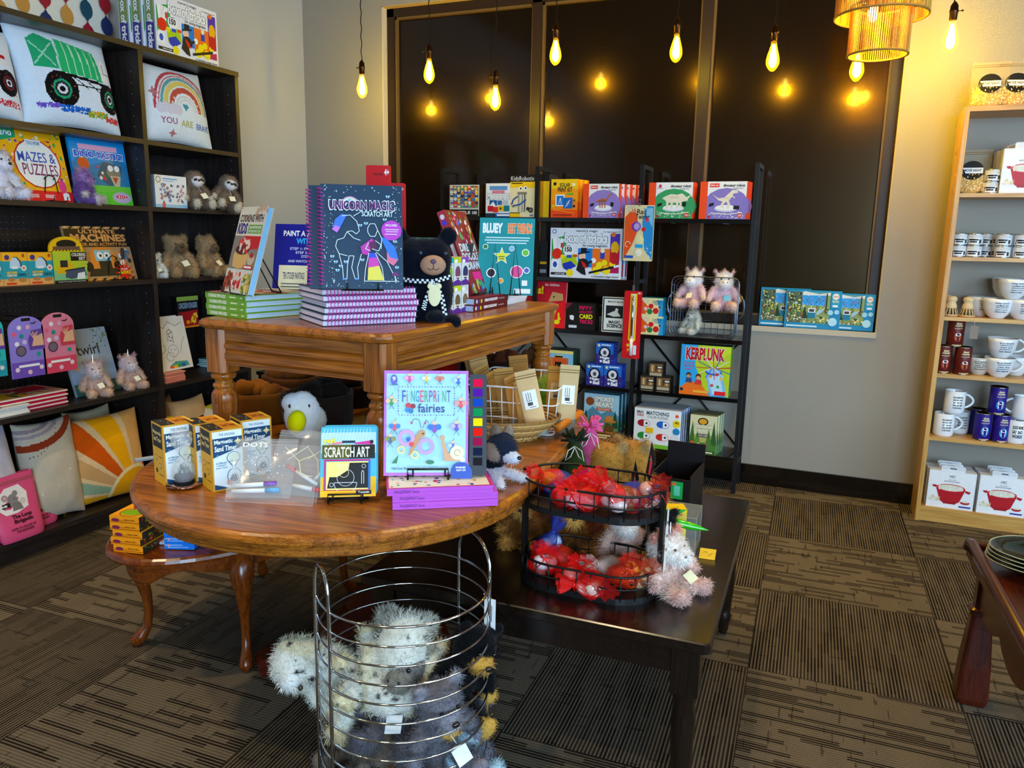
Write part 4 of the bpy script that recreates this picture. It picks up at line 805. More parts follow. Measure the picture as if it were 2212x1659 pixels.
mb=MB(); mb.box((-.006,-.006,h_-.002),(.006,.002,h_+.03),'c8ccd0','metal'); mb.tube([(0,0,h_+.03),(-.002,0,h_+.13)],.0012,'d8dce0','film',5); mb.build('strip_clip',th)
# third shelf
book('activity_book','red children craft book with a paper rabbit, standing on the rack','book',A(1172,706,y=YR)*1,.265,.265,.02,'c01828',0,[('r',0,0,.52,1,'b01424'),('p',[(.0,0),(.0,.55),(.42,.35),(.4,0)],'f2a01c'),('p',[(.05,.1),(.1,.5),(.35,.3),(.3,.1)],'f6c84a'),('r',.56,0,1,1,'c4182a'),('p',[(.60,0),(.68,.4),(1,.62),(1,0)],'ee1c20'),('t','for children',.5,.90,.83,.96,'f6d8d0'),('t','s!',.34,.72,.47,.90,'f8d020',.04),('r',.3,.34,.5,.55,'2a4a9a'),('l',[(.3,.4),(.5,.4)],.006,'e8e0e0'),('l',[(.36,.34),(.36,.55)],.006,'e8e0e0'),('p',[(.60,.56),(.68,.78),(.92,.74),(.94,.6)],'caa06a'),('o',.72,.67,.02,'2a1a10'),('p',[(.62,.1),(.62,.54),(.84,.52),(.72,.12)],'f2b82a'),('o',.82,.13,.07,'f8e020',.05),('o',.87,.2,.035,'f8e020'),('p',[(.84,.22),(.83,.33),(.87,.33),(.88,.22)],'f8e020')],tilt=6)
tag(bpy.data.objects['activity_book'],bpy.data.objects['activity_book']['label'],'book'); bpy.data.objects['activity_book'].location.z=S3+.001
rbox('card_trick_box','black card tricks box with pink and yellow lettering','game box',1222,1284,655,711,S3,YR,.09,'17130f',[('p',[(0,.75),(0,1),(.22,1)],'8a1e3a'),('t','FIFTY',.45,.76,.90,.90,'d8205a',.05),('t','GREATEST',.45,.63,.92,.72,'d8205a',.02),('t','CARD',.46,.42,.92,.60,'f4dc1e',.05),('t','TRICKS',.46,.24,.93,.39,'d8205a',.04),('p',[(.14,.38),(.12,.52),(.24,.54),(.28,.48),(.26,.34)],W),('r',.1,.06,.38,.16,'e8e8e8')],[('r',.1,.1,.9,.9,'1f1a16')],top=[('r',.02,.05,.98,.95,'2a241f')])
rbox('science_kit_box','black and white magic science box with two handshake engravings','kit box',1299,1349,642,716,S3,YR,.05,'e9e6da',[('r',.03,.02,.97,.98,K),('r',.08,.05,.92,.95,'eeebdf'),('t',"MARVIN'S MAGIC",.24,.84,.9,.90,K),('r',.16,.40,.90,.76,'1c1c1c'),('p',[(.2,.5),(.5,.6),(.7,.56),(.8,.46),(.5,.44)],'e0ddd0'),('p',[(.44,.46),(.6,.7),(.7,.66),(.64,.5)],'e0ddd0'),('t','MAGIC',.30,.24,.80,.33,K,.04),('t','SCIENCE',.22,.12,.88,.23,K,.04)])
yay=[('r',0,0,1,1,'f0e0a8'),('p',[(0,.1),(0,.9),(.34,.5),(.2,.1)],'e2601e'),('p',[(.8,0),(1,0),(1,.9),(.7,.9),(.85,.4)],'2fa0d0'),('t','YAY!',.06,.72,.36,.92,'f6ecd0',.06,K),('t','SURPRISE',.5,.74,.94,.87,'2a6a8a'),('t','TWIST',.56,.62,.9,.73,'2a6a8a'),('star',.2,.4,.12,10,'f4d8e0'),('o',.45,.55,.12,'c81e24'),('o',.68,.3,.14,'c81e24'),('o',.4,.25,.13,'2a7a3a'),('o',.85,.5,.05,'8a1a1a')]
a_,_,hh=rbox('toy_box','lower yellow, orange and blue surprise toy box beside the grey wire basket','toy box',1384,1431,683,724,S3,YR,.10,'2fa0d0',yay)
carton('toy_box','upper yellow, orange and blue surprise toy box beside the grey wire basket','toy box',a_.location+Vector((-.006,.003,hh)),.118,.09,hh*.98,'2fa0d0',0,yay)
# grey wire basket lying on its side with plush
bl,bw_,bh,_=place('y',YR+.0,1446,1590,598,731,S3)
wb=thing('storage_basket','grey open wire basket lying on its side, two pink ponies sitting on top','basket',bl+Vector((0,-.02,.004)))
mb=MB(); nx=8; 
def rr2(w,h,r,y): return [(x,y,z+h/2) for x,z in rrect(w,h,r,4)]
for i in range(6): f=1-.04*i; mb.tube(rr2(bw_*f,bh*f*.99,.035,.0+.038*i),.0019 if i else .003,'7d8894','metal',5,True)
for i in range(8):
    x=-bw_/2+bw_*(i+.5)/8; mb.tube([(x,0,bh*.99),(x*.82,.19,bh*.80)],.0014,'7d8894','metal',5); mb.tube([(x,0,.001),(x*.82,.19,.002)],.0014,'7d8894','metal',5); mb.tube([(x*.82,.19,.002),(x*.82,.19,bh*.80)],.0014,'7d8894','metal',5)
for i in range(6):
    z=bh*(.1+.75*i/5); mb.tube([(-bw_/2,0,z),(-bw_*.41,.19,z*.9),(bw_*.41,.19,z*.9),(bw_/2,0,z)],.0014,'7d8894','metal',5)
mb.build('wire_cage',wb)
for s in (-1,1): MB().tube([(s*(bw_/2+.0),.05,bh*.3),(s*(bw_/2+.022),.05,bh*.4),(s*(bw_/2+.026),.05,bh*.5),(s*(bw_/2+.022),.05,bh*.62),(s*bw_/2,.05,bh*.72)],.005,'9aa6b2','metal',8).build('side_handle',wb)
HP=dict(body='e3c3c9',head='ece6e8',muz='f0eef0',pad='e2c4b4',ear='ddb6b4',kind='horse')
q=A(1493,636,y=YR-.05); teddy('pony','left pale pink pony plush sitting on the grey wire basket, head turned away','plush toy',Vector((q.x,YR+.03,q.z-.075)),R(-18),.22,name='plush_pony',n=6000,**HP)
q=A(1557,640,y=YR-.05); teddy('pony','right pale pink pony plush on the grey wire basket with a blue tag','plush toy',Vector((q.x,YR+.03,q.z-.078)),R(14),.22,name='plush_pony',n=6000,**dict(HP,tagcard='6ab4e0'))
q=A(1490,724,y=YR-.02); teddy('bunny','cream floppy eared bunny plush sitting inside the grey wire basket','plush toy',Vector((q.x,YR+.07,S3+.012)),R(-30),.145,body='e6e0d0',head='dcd4c4',muz='ede8dc',ear='e2dccb',kind='bunny',name='plush_rabbit',n=5000,tagcard='d8e4ec')
# fourth shelf
rbox('outdoor_game_box','pale blue outdoor game box with yellow top edge, back of the fourth rack shelf','game box',1180,1236,757,835,S4,YR+.03,.13,'8ec6e4',[('r',0,.9,1,1,'f0e08a'),('o',.45,.78,.16,'f0c030',.07),('r',.3,.74,.6,.82,K),('p',[(0,0),(0,.3),(.5,.2),(1,.4),(1,0)],'3f8a4a')],[('r',0,0,1,1,'2a4a34')],top=[('r',0,0,1,1,'2b3a20')])
rbox('outdoor_game_box','small orange game box with black lettering before the pale blue one','game box',1168,1222,773,835,S4,YR-.0,.09,'d8602a',[('r',0,0,.45,1,'d88a4a'),('r',.55,.2,.8,.85,K),('d',14,5,.0,.1,1,.9,.01,.03,['f0a03a','b84a1a'])],top=[('r',0,0,1,1,'e0953a')])
ball=[('r',0,0,1,1,'332a78'),('r',0,.5,1,1,'2a6cc0'),('d',40,6,.02,.02,.98,.98,.008,.018,['dfe8ff','8ab0f0']),('r',.3,.88,.85,.94,'d8e8ff'),('o',.16,.88,.08,'e8dcb0'),('o',.5,.55,.34,'0c0a1a'),('o',.5,.57,.24,'e8e8ee'),('o',.5,.55,.12,'9a9aa6'),('t','8',.43,.46,.58,.64,'15151c',.03),('t','Magic',.24,.22,.78,.38,W,.05),('t','Ball',.42,.05,.80,.22,W,.05),('o',.3,.14,.07,W)]
MBt=[('r',0,0,1,1,'2f4ec0'),('d',40,8,.05,.05,.95,.95,.01,.03,['cfe0ff','6a8af0'])]
o1,w1,h1=rbox('fortune_ball_box','bottom left blue and purple fortune ball box in the pyramid of three','toy box',1265,1302,787,832,S4,YR-.01,.10,'332a78',ball,MBt,MBt)
o2,_,_=rbox('fortune_ball_box','bottom right blue and purple fortune ball box in the pyramid of three','toy box',1303,1341,789,838,S4,YR-.01,.10,'332a78',ball,MBt,MBt)
o3=o1.copy(); COL.objects.link(o3); o3.location=(o1.location+o2.location)/2+Vector((0,.006,h1+.004)); o3['label']='top blue and purple fortune ball box crowning the pyramid'
puz=[('r',0,0,1,1,'2a231d'),('r',.08,.3,.92,.9,'8a6a42'),('r',.2,.35,.32,.8,'d8b884'),('r',.44,.35,.56,.85,'5a3a1e'),('r',.68,.35,.8,.8,'d0a870'),('r',.1,.04,.9,.26,'b8a888'),('r',.55,.55,.95,.8,'14100c'),('r',.6,.62,.9,.74,'e8e0d0')]
p1_,pw,ph=rbox('wooden_puzzle_box','lower left small clear box of wooden puzzles on the rack','puzzle box',1381,1413,812,842,S4,YR+.02,.07,'2a231d',puz)
p2_,_,_=rbox('wooden_puzzle_box','lower right small clear box of wooden puzzles on the rack','puzzle box',1415,1448,814,846,S4,YR+.02,.07,'2a231d',puz)
p3_=p1_.copy(); COL.objects.link(p3_); p3_.location=(p1_.location+p2_.location)/2+Vector((0,.004,ph+.0015)); p3_['label']='small clear wooden puzzle box sitting on top of the two others'
ker=[('r',0,0,1,1,'3aa6dc'),('p',[(.34,1),(1,1),(1,.0),(.5,.12),(.3,.6)],'b6cc2a'),('p',[(.4,1),(.62,.6),(1,.9),(1,1)],'c8d83a'),('p',[(0,0),(0,.12),(.2,.28),(.45,.22),(.62,.0)],'e8761e'),('t','KERPLUNK',.10,.70,.88,.95,'b8101c',.10,'f8f0f0'),('t','Don\'t let the',.06,.62,.28,.66,'c8303a'),('t','Marbles fall',.08,.56,.27,.6,'c8303a'),('t','down!',.08,.50,.24,.54,'c8303a'),
('p',[(.52,.42),(.84,.50),(.96,.04),(.64,.0)],'8cc0e8'),('p',[(.58,.38),(.8,.44),(.9,.06),(.68,.04)],'c4e2f4'),('o',.68,.48,.17,'3a6cb8',.06),('o',.68,.5,.14,'9ac4e8',.045)]+[('l',[(.68+.05*math.cos(a*.5),.56),(.68+.36*math.cos(a*.52+.1),.58+.24*math.sin(a*.52+.1))],.0035,c) for a,c in zip(range(13),['c02030','e8e8e8','2a4ab0']*5)]+[('o',.62,.40,.03,'f08a1e'),('o',.75,.44,.03,'d0302a'),('o',.66,.22,.03,'c84020'),('o',.78,.20,.03,'3a9a4a'),('o',.84,.36,.03,'f0c020'),('o',.18,.40,.05,'3a2418'),('o',.18,.37,.04,'c89068'),('p',[(.12,.25),(.14,.34),(.24,.34),(.26,.24)],'3a4a7a'),('o',.38,.38,.055,'5a2a18'),('o',.38,.35,.04,'e0a880'),('p',[(.31,.22),(.33,.31),(.44,.31),(.46,.22)],'d03a3a'),('r',.72,.03,.94,.11,'d81a24'),('o',.05,.10,.035,'1a2a3a'),('r',.28,.05,.6,.1,'f0b040')]
o,_,_=rbox('marble_game_box','large marble drop game box with bright green ground and red title','game box',1466,1573,746,855,S4,YR-.01,.09,'3aa6dc',ker,[('r',0,0,1,1,'7ab040'),('r',.1,.1,.9,.5,'3a8ac0')],top=[('r',0,0,1,1,'1f4a2a')])
behind(o,0,.1,[])
# bottom shelf
smk=[('r',0,0,1,1,'8ec0d8'),('r',0,.55,1,1,'a8d0e0'),('p',[(0,.55),(.25,.72),(.5,.58),(.75,.7),(1,.56),(1,.3),(0,.3)],'5f90a8'),('p',[(0,.42),(.5,.36),(1,.46),(1,.2),(0,.2)],'5a8a4a'),('r',0,0,1,.24,'5a3216')]+[('p',[(x-.10,.3),(x,.3+h),(x+.10,.3)],c) for x,h,c in ((.06,.36,'1f4a34'),(.2,.25,'2c6040'),(.9,.38,'1f4a34'),(.42,.2,'2c6040'),(.7,.26,'285a3a'))]+[('t',"SMOKEY",.30,.84,.86,.95,'fbf6ea',.07,'4a2412'),('t',"BEAR'S",.32,.73,.84,.84,'fbf6ea',.07,'4a2412'),('o',.17,.83,.12,'8a4a22',.09),('r',.36,.65,.78,.71,'c05a2a'),('t','Game Campout',.4,.66,.74,.70,'fbf6ea'),('o',.74,.44,.2,'b87a36',.04),('o',.74,.50,.12,'c88a44',.06),('p',[(.6,.2),(.62,.36),(.86,.36),(.9,.2)],'6a4a20'),('t','A cooperative Game!',.14,.17,.86,.22,'f0a040'),('r',.2,.11,.8,.15,'e8c890'),('r',.3,.06,.7,.1,'e8c890')]
o,_,_=rbox('board_game_box','forest campout board game box with a ranger hat badge','game box',1259,1334,851,950,S5,YR-.0,.05,'5a8a9a',smk,[('r',0,0,1,1,'2a5a6a')])
behind(o,2,.053,['campout game box second in the row on the bottom shelf','rearmost campout game box on the bottom shelf'],dx=.008)
def cap(u,v,c,s=1): return [('o',u-.07*s,v,.065,c),('r',u-.07*s,v-.087*1,u,v+.087*1,c),('r',u,v-.087,u+.07*s,v+.087,c),('o',u+.07*s,v,.065,c),('r',u,v-.075,u+.07*s,v+.075,W),('o',u+.07*s,v,.056,W),('o',u+.06,v,.025,'3a3a3a')]
mat=[('r',0,0,1,1,'f6f6f4'),('r',0,0,1,.10,'7ab83a'),('t','ERIC',.05,.86,.20,.93,'2a2a2a',.04),('t','CARLE',.05,.79,.20,.85,'a82a3a',.04),('t','MATCHING',.26,.84,.74,.94,'3a5a6a',.03),('t','COLOR PUZZLES',.28,.76,.72,.82,'3a5a6a',.01)]+cap(.21,.62,'a01e2a')+cap(.62,.62,'2a6ac0')+cap(.22,.30,'2a8a3a')+cap(.62,.30,'d0302a')+[('r',.26,.38,.42,.52,'f0c020'),('o',.91,.87,.035,'e8602a'),('o',.91,.68,.08,'f4d820'),('t','40',.87,.67,.95,.74,K),('o',.91,.48,.075,'2f8ac0'),('o',.9,.30,.09,'e8eaec'),('o',.89,.1,.08,'f0f0ea'),('o',.06,.12,.05,'2a6a2a'),('o',.10,.14,.03,'2a8a3a')]
o,_,_=rbox('color_puzzle_box','white color matching puzzle box with capsule shapes, frontmost of its row','puzzle box',1367,1468,884,967,S5,YR-.015,.034,'f6f6f4',mat,[('r',0,0,1,1,'3a7ac8')],top=[('r',0,0,1,1,'c8ccd2')])
behind(o,4,.036,'white color puzzle box queued behind the front one','color puzzle boxes behind the front one',dx=.004); del o['group']
scv=[('r',0,0,1,1,'b8b06a'),('r',0,.5,1,1,'ddd8b0'),('r',0,0,1,.3,'4a7a3a')]+[('p',[(x-.12,.25),(x,.25+h),(x+.12,.25)],c) for x,h,c in ((.1,.6,'3f6a2c'),(.9,.62,'355a28'),(.3,.4,'5f8a3a'),(.72,.42,'4f7a34'))]+[('o',.48,.84,.2,'3a2a18',.10),('o',.48,.84,.15,'d8a030',.07),('t','SCAVENGER',.16,.66,.84,.76,'f4f0d0',.06,'3a3418'),('t','HUNT',.3,.54,.7,.65,'f4f0d0',.06,'3a3418'),('r',.28,.44,.72,.52,'3a3a3c'),('t','CARD GAME',.32,.46,.68,.50,'f0f0e0'),('o',.35,.26,.05,'e0b080'),('r',.31,.12,.39,.24,'d8c8a0'),('o',.62,.26,.05,'a06a40'),('r',.58,.12,.66,.24,'a8302a'),('o',.12,.28,.07,'d8602a'),('r',.5,.02,.95,.09,'2a2014'),('r',.54,.035,.9,.07,'f0e8c0'),('r',.05,.02,.4,.09,'b88a3a')]
o,_,_=rbox('card_game_box','scavenger hunt card game box in forest greens, frontmost of its row','game box',1487,1545,897,974,S5,YR-.015,.034,'b8b06a',scv,[('r',0,0,1,1,'9ac0a8')],top=[('r',0,0,1,1,'7a7a5a')])
behind(o,3,.036,'forest green scavenger game box queued behind the front one','scavenger hunt boxes behind the front one',dx=.007); del o['group']
# seen under the coffee table in the left bay
rbox('animal_puzzle_box','small white box with an animal picture, under the coffee table at the back','puzzle box',1047,1078,753,780,S4,YR,.06,'c8ccd0',[('r',.04,.04,.96,.96,'f0f0ee'),('d',50,4,.1,.1,.9,.9,.02,.06,['c04030','3a6ab0','e0a030','6a4a2a','3a3a3a'])])
rbox('orange_toy_box','small orange box with a yellow lid low on the left rack bay','toy box',955,982,750,780,S4,YR,.06,'d8501e',[('r',0,.5,1,1,'e8a02a'),('r',.2,.15,.7,.45,W)])
# puzzles on the sill
def scene_(seed): return [('r',0,0,1,1,'1f8ab4'),('r',.03,.14,.80,.95,'8aa060'),('r',.30,.60,.72,.93,'3fa0e0'),('p',[(.2,.93),(.35,.97),(.6,.9),(.8,.96),(.8,.88),(.2,.86)],'e8e8e4'),('r',.03,.14,.3,.95,'5a6a54'),('d',260,seed,.04,.16,.79,.60,.006,.02,['d8c040','3a5a2a','e8e0d0','c8602a','8a3a2a','f0e8a0','6a8a3a','4a3a2a','a8c848']),('d',60,seed+1,.3,.6,.72,.9,.004,.012,['e8f0f4','c84a5a','2a3a5a']),('d',70,seed+2,.04,.5,.28,.92,.006,.018,['1c241c','d8e0c8','3a5a3a','e0d84a']),('p',[(.32,.26),(.36,.60),(.42,.26)],'1c3a24'),('r',.42,.28,.55,.42,'1f7a9a'),('r',.42,.42,.55,.54,'eef0f2'),('r',.44,.44,.53,.51,'3a3a44'),('p',[(.55,.34),(.66,.42),(.72,.54),(.6,.5)],'a8c8d8'),('r',.73,.5,.75,.93,'2a1c14'),('r',.82,.56,.97,.96,'2a9ac0'),('o',.895,.86,.06,'f4ece0'),('t','cobble hill',.85,.84,.94,.89,'c04030'),('t','Family Pieces',.84,.68,.95,.78,'f0e8c0'),('r',.85,.59,.94,.64,W),('o',.82,.44,.05,'a8dcf0'),('o',.93,.46,.045,'a8dcf0'),('o',.87,.20,.08,'bfe6f6'),('r',.04,.04,.6,.08,'d8f0f8')]
zz=SZ+.001
rbox('camping_puzzle_box','camping scene puzzle box standing left on the sill, partly covered','puzzle box',1638,1745,622,706,zz,4.462,.035,'1f8ab4',scene_(21),tilt=2)
rbox('camping_puzzle_box','camping scene puzzle box in the centre of the sill, overlapping its neighbours','puzzle box',1692,1812,627,713,zz,4.434,.026,'1f8ab4',scene_(21),tilt=1)
rbox('camping_puzzle_box','camping scene puzzle box standing right on the sill by the window edge','puzzle box',1770,1885,634,715,zz,4.462,.035,'1f8ab4',scene_(21),tilt=2)
# ---------------------------------------------------------------- goods on the pine bookcase
YP=4.20
def cx(px,py,Y): return A(px,py,y=Y).x
def popbag(label,x,z,Y,ry=0,s=1,yaw=0):
    t=pouch('popcorn_bag',label,'snack bag',(x,Y,z+.0),(R(-4),ry,R(yaw)),.155*s,.20*s,.05,'c9b48a',[('d',230,5,.07,.05,.93,.45,.012,.022,['f4dca0','e8c070','d8a850','fff2d0']),('o',.5,.52,.30,'15120f',.22),('r',.24,.45,.78,.58,'f2f2f2'),('t','MOVIE NIGHT',.28,.49,.74,.55,K,.03)],mat='film'); 
    mb=MB(); mb.ell((0,.0,.05*s),(.066*s,.017,.052*s),'e0b868','wicker',18); mb.build('kernels',t); return t
popbag('left bag of popcorn kernels on top of the pine bookcase',cx(2133,228,YP+.04),1.976,YP+.05)
popbag('right bag of popcorn kernels on top of the pine bookcase',cx(2188,228,YP+.04),1.976,YP+.06,R(3))
popbag('single bag of popcorn kernels standing on the second shelf of the pine bookcase',cx(2096,415,YP+.02),1.594,YP+.045)
popr=[('r',0,0,1,1,'f2f3f5'),('r',.03,.03,.97,.97,'fafafa'),('t','HIC',.44,.83,.56,.90,'3a3a44',.02),('t','SILICONE',.42,.76,.58,.79,'8a8a90'),('t','MICROWAVE POPCORN MAKER',.34,.71,.66,.745,'6a6a70'),('p',[(.18,.53),(.28,.20),(.36,.14),(.62,.14),(.70,.20),(.80,.53)],'b00a20'),('r',.36,.12,.62,.2,'a00a1c'),('o',.49,.55,.31,'c20e26',.11),('o',.49,.555,.275,'f0ead8',.085),('d',60,2,.25,.50,.73,.61,.012,.024,['fffaf0','e8e0c8']),('p',[(.08,.60),(.18,.61),(.2,.54),(.12,.55)],'b00a20'),('p',[(.92,.50),(.80,.53),(.80,.47),(.88,.44)],'b00a20'),('d',34,9,.06,.20,.28,.30,.012,.026,['f6ecd0','e0cfa0']),('o',.82,.20,.1,'b00a20',.05),('o',.82,.225,.085,'eee6d8',.025),('r',.70,.06,.95,.10,'3a3a9a')]
def poplab(x0,x1,yt,yb,z,label,n,labs):
    o,w_,h_=rbox('popcorn_maker_box',label,'kitchenware box',x0,x1,yt,yb,z,YP,.045,'eef0f2',popr,[('r',.1,.05,.9,.95,'d8d4cc')])
    mb=MB(); 
    c=behind(o,n,.047,labs,dx=-.004); t=[o]+c
    for k,b in enumerate(t):
        m_=MB(); m_.prism(rrect(.105,.03,.008,3,(0,h_+.012)),.004,.0055,'e4e6ea','print',axis='y'); m_.prism(rrect(.03,.006,.003,3,(0,h_+.014)),.0035,.004,'5a5a60','print',axis='y'); m_.build('hang_tab',b)
poplab(1998,2101,1018,1100,.0755,'left popcorn maker box with red bowl at the bottom of the pine bookcase',2,['second left popcorn maker box, behind the front one','third left popcorn maker box, rearmost'])
poplab(2106,2212,1030,1116,.0755,'right popcorn maker box with red bowl at the bottom of the pine bookcase',2,['second right popcorn maker box, behind the front one','third right popcorn maker box, rearmost'])
poplab(2158,2262,320,414,1.594,'popcorn maker box with red bowl on the second pine shelf',3,['popcorn maker box second in the row, second pine shelf','popcorn maker box third in the row, second pine shelf','rearmost popcorn maker box, second pine shelf'])
tl=[('r',0,.08,1,.62,'eceff2'),('r',.1,.40,.7,.54,K),('r',.15,.22,.62,.35,K),('r',.75,.15,.92,.5,'3a3a3a'),('r',.03,.12,.08,.55,K)]
def spice(px,py,z,Y,label,group=None): return tin('spice_tin',label,'tin',(cx(px,py,Y),Y,z),R(random.Random(px).uniform(-15,15)),.033,.052,'d0d4d8',tl,'b8bcc2',group)
G='seasoning tins on the third pine shelf'
spice(2138,413,1.594,YP+.04,'lower silver seasoning tin beside the popcorn bag'); spice(2140,413,1.648,YP+.04,'upper silver seasoning tin beside the popcorn bag')
NM=['first','second','third','fourth']
for i,px in enumerate((2068,2102,2164,2203)):
    for k in (0,1): spice(px,552,1.304+k*.0545,YP+.04,'silver seasoning tin in the %s stack from the left, %s one'%(NM[i],'upper' if k else 'lower'))
for px,dy in ((2126,.12),(2146,.13)):
    for k in (0,1): spice(px,548,1.304+k*.0545,YP+dy,'half hidden silver seasoning tin in the rear row','rear seasoning tins') 
# brushes
for px,Y,lb in ((2052,YP+.035,'left wooden dish brush with striped bristles on the pine bookcase'),(2088,YP+.03,'right wooden dish brush with striped bristles on the pine bookcase'),(2040,YP+.13,'rear wooden dish brush mostly hidden behind the left one')):
    t=thing('dish_brush',lb,'brush',(cx(px,682,Y),Y,1.022)); mb=MB(); mb.lathe([(.032,0),(.036,.003),(.036,.008),(.03,.012)],20,col='caa878',mat='wicker'); mb.build('base',t)
    mb=MB(); 
    for i in range(40): a=2*PI*i/40; mb.tube([(.022*math.cos(a),.022*math.sin(a),.040),(.034*math.cos(a),.034*math.sin(a),.010)],.0022,'2a2018' if i%3==0 else 'c8b088','matte',4)
    mb.build('bristles',t); mb=MB(); mb.lathe([(.024,.038),(.026,.045),(.022,.058),(.018,.066),(.022,.074),(.024,.083),(.018,.093),(.001,.096)],20,col='e0c498',mat='wicker'); mb.build('knob',t)
t=thing('price_tag','grey paper tag hanging over the front edge of a pine shelf','tag',(cx(2108,690,F0-.012),F0-.0095,.955)); mb=MB(); mb.prism(rrect(.034,.062,.003,2,(0,.0)),-.0006,.0006,'8a7f76','paper',axis='y'); mb.tube([(0,0,.03),(-.004,.004,.052),(.0,.014,.069)],.0009,'d8cfc0','paper',4); mb.build('card',t)
MAY=['may your','coffee be','stronger','than your','Monday']; KIND=['in a world','where you','can be','anything','be kind']; BOU=['BOURBON:','BECAUSE COFFEE',"ISN'T THE ONLY",'THING THAT NEEDS','TO BE STRONG.']; GMD=['GOOD MOMS','SAY BAD','WORDS']
def M(px,py,z,Y,kind,lines,label,rz=0,s=1.0,col='f2f3f5'): return mug('coffee_mug',label,(cx(px,py,Y),Y,z),R(rz),kind,lines,col,s)
M(2152,684,1.0215,YP+.05,'latte',MAY,'white wide mug with monday wording, front of its shelf',10)
M(2118,680,1.0215,YP+.14,'latte',MAY,'white wide mug behind the monday mug at its left',10)
M(2205,690,1.0215,YP+.05,'latte',['there are','so many','beautiful','reasons to','be happy'],'white wide mug cut by the right edge beside the monday mug',10)
M(2180,684,1.1145,YP+.05,'latte',MAY,'white wide mug stacked on top with monday wording, front one',10)
M(2166,684,1.1145,YP+.14,'latte',MAY,'upper white wide mug half hidden behind the stacked monday mug',10)
M(2155,812,.7455,YP+.045,'latte',KIND,'lower white wide mug with be kind wording',10)
M(2155,812,.8385,YP+.045,'latte',KIND,'upper white wide mug with be kind wording',10)
M(2112,806,.7455,YP+.075,'latte',KIND,'greyish off white mug with be kind wording right of the cocoa tins',0,.92,'d4d0c6')
M(2192,806,.7455,YP+.145,'latte',None,'white wide mug standing behind the be kind mugs',5)
def T(px,py,z,Y,label,col,acc,base='f2f2f2'):
    return tin('cocoa_tin',label,'tin',(cx(px,py,Y),Y,z),R(12),.0365,.132,col,[('t','door',.32,.80,.68,.88,'f0e0b0',.04),('t','county',.26,.71,.74,.79,'f0e0b0',.04),('t','Hot Cocoa Mix',.25,.64,.75,.68,'f0e0b0'),('o',.5,.36,.24,acc,.18),('o',.5,.44,.17,W,.06),('p',[(.34,.42),(.38,.24),(.62,.24),(.66,.42)],'d87a2a' if acc=='8a2a1c' else 'e8eef4'),('r',.2,.04,.8,.07,'e0c890')],'8a8478')
B1='5a1a14'
T(2033,808,.7455,YP+.04,'lower left brown cocoa tin on the pine bookcase',B1,'8a2a1c'); T(2075,811,.7455,YP+.035,'lower right brown cocoa tin on the pine bookcase',B1,'8a2a1c'); T(2053,808,.879,YP+.04,'top brown cocoa tin of the small pyramid',B1,'8a2a1c')
P1='2a1a7a'
T(2118,952,.4325,YP+.04,'lower left purple cocoa tin on the pine bookcase',P1,'1f9ad0'); T(2157,956,.4325,YP+.038,'lower right purple cocoa tin on the pine bookcase',P1,'1f9ad0'); T(2143,952,.566,YP+.04,'top purple cocoa tin of its pyramid',P1,'1f9ad0'); T(2108,940,.4325,YP+.14,'rear purple cocoa tin behind the lower left one',P1,'1f9ad0')
M(2035,944,.4325,YP+.05,'straight',BOU,'lower white mug with bold bourbon wording',12,1.08); M(2052,944,.547,YP+.055,'straight',BOU,'upper white mug with bold bourbon wording',12,1.08); M(2068,938,.4325,YP+.145,'straight',BOU,'white bourbon mug standing behind the lower front one',12,1.08)
M(2190,956,.4325,YP+.05,'straight',GMD,'white mug with good moms wording at the right edge',0,1.08); M(2200,948,.547,YP+.06,'straight',GMD,'upper right white mug with its handle turned left',180,1.08)
# ---------------------------------------------------------------- goods on the left bookcase (fronts face +x)
XF=BF-.02; Z1,Z2,Z3,Z4,Z5,Z6=1.761,1.461,1.126,.611,.101,2.1685
def yz(px,py,X): return A(px,py,x=X)
cv=[('r',0,0,1,1,'eee6d6')]; rg=random.Random(2); cs=['9a1c2e','1f4a5a','c8924a','1c2c58','9a1c2e','2a5a60','c8924a']
for i in range(9):
    for j in range(6):
        u=.06+i*.115; v=.04+j*.19+(.095 if i%2 else 0); c=cs[(i*2+j)%7]
        cv.append(('p',[(u+.036*math.cos(a)*abs(math.sin(a/1))**.0*(1 if abs(math.cos(a))>.0 else 0),v+.075*math.sin(a)) for a in [2*PI*q/14 for q in range(14)]],c)); cv.append(('p',[(u-.012,v+.068),(u,v+.10),(u+.012,v+.068)],c)); cv.append(('p',[(u-.012,v-.068),(u,v-.10),(u+.012,v-.068)],c))
q0=yz(232,85,BB+.03); 
o=tag(boxmesh(.9,.03,.55,'e8e0d0',cv,side=[('r',0,0,1,1,'3a4a52')]).build('patterned_canvas',None,(BB+.05,q0.y-.45,Z6),(-R(2),0,PI/2)),'patterned canvas of red, teal and ochre drops leaning on the wall above the bookcase','wall art')
o,w_,h_=rbox('magic_set_box','white magic tricks box on top of the tall bookcase, frontmost of three','magic set box',341,472,6,136,Z6,XF,.065,'f3f2f6',magicbox(),pl='x',left=[('r',0,0,1,1,'c9c4c4'),('r',.1,.03,.9,.97,'8a9a8a'),('r',.1,.03,.9,.4,'7a3a6a')])
sp=[('t','box of tricks',.05,.25,.95,.8,'fdfdfd',.10,'16161c')]
mbx=MB(); mbx.art((-w_/2-.001,.0625,h_),(0,0,-1),(0,-1,0),h_,.06,[('r',0,0,1,1,'b8bcc0'),('r',.02,.08,.55,.92,'8a9a5a'),('r',.5,.08,.98,.92,'4a3a8a')]+sp)
mbx.build('spine_print',o)
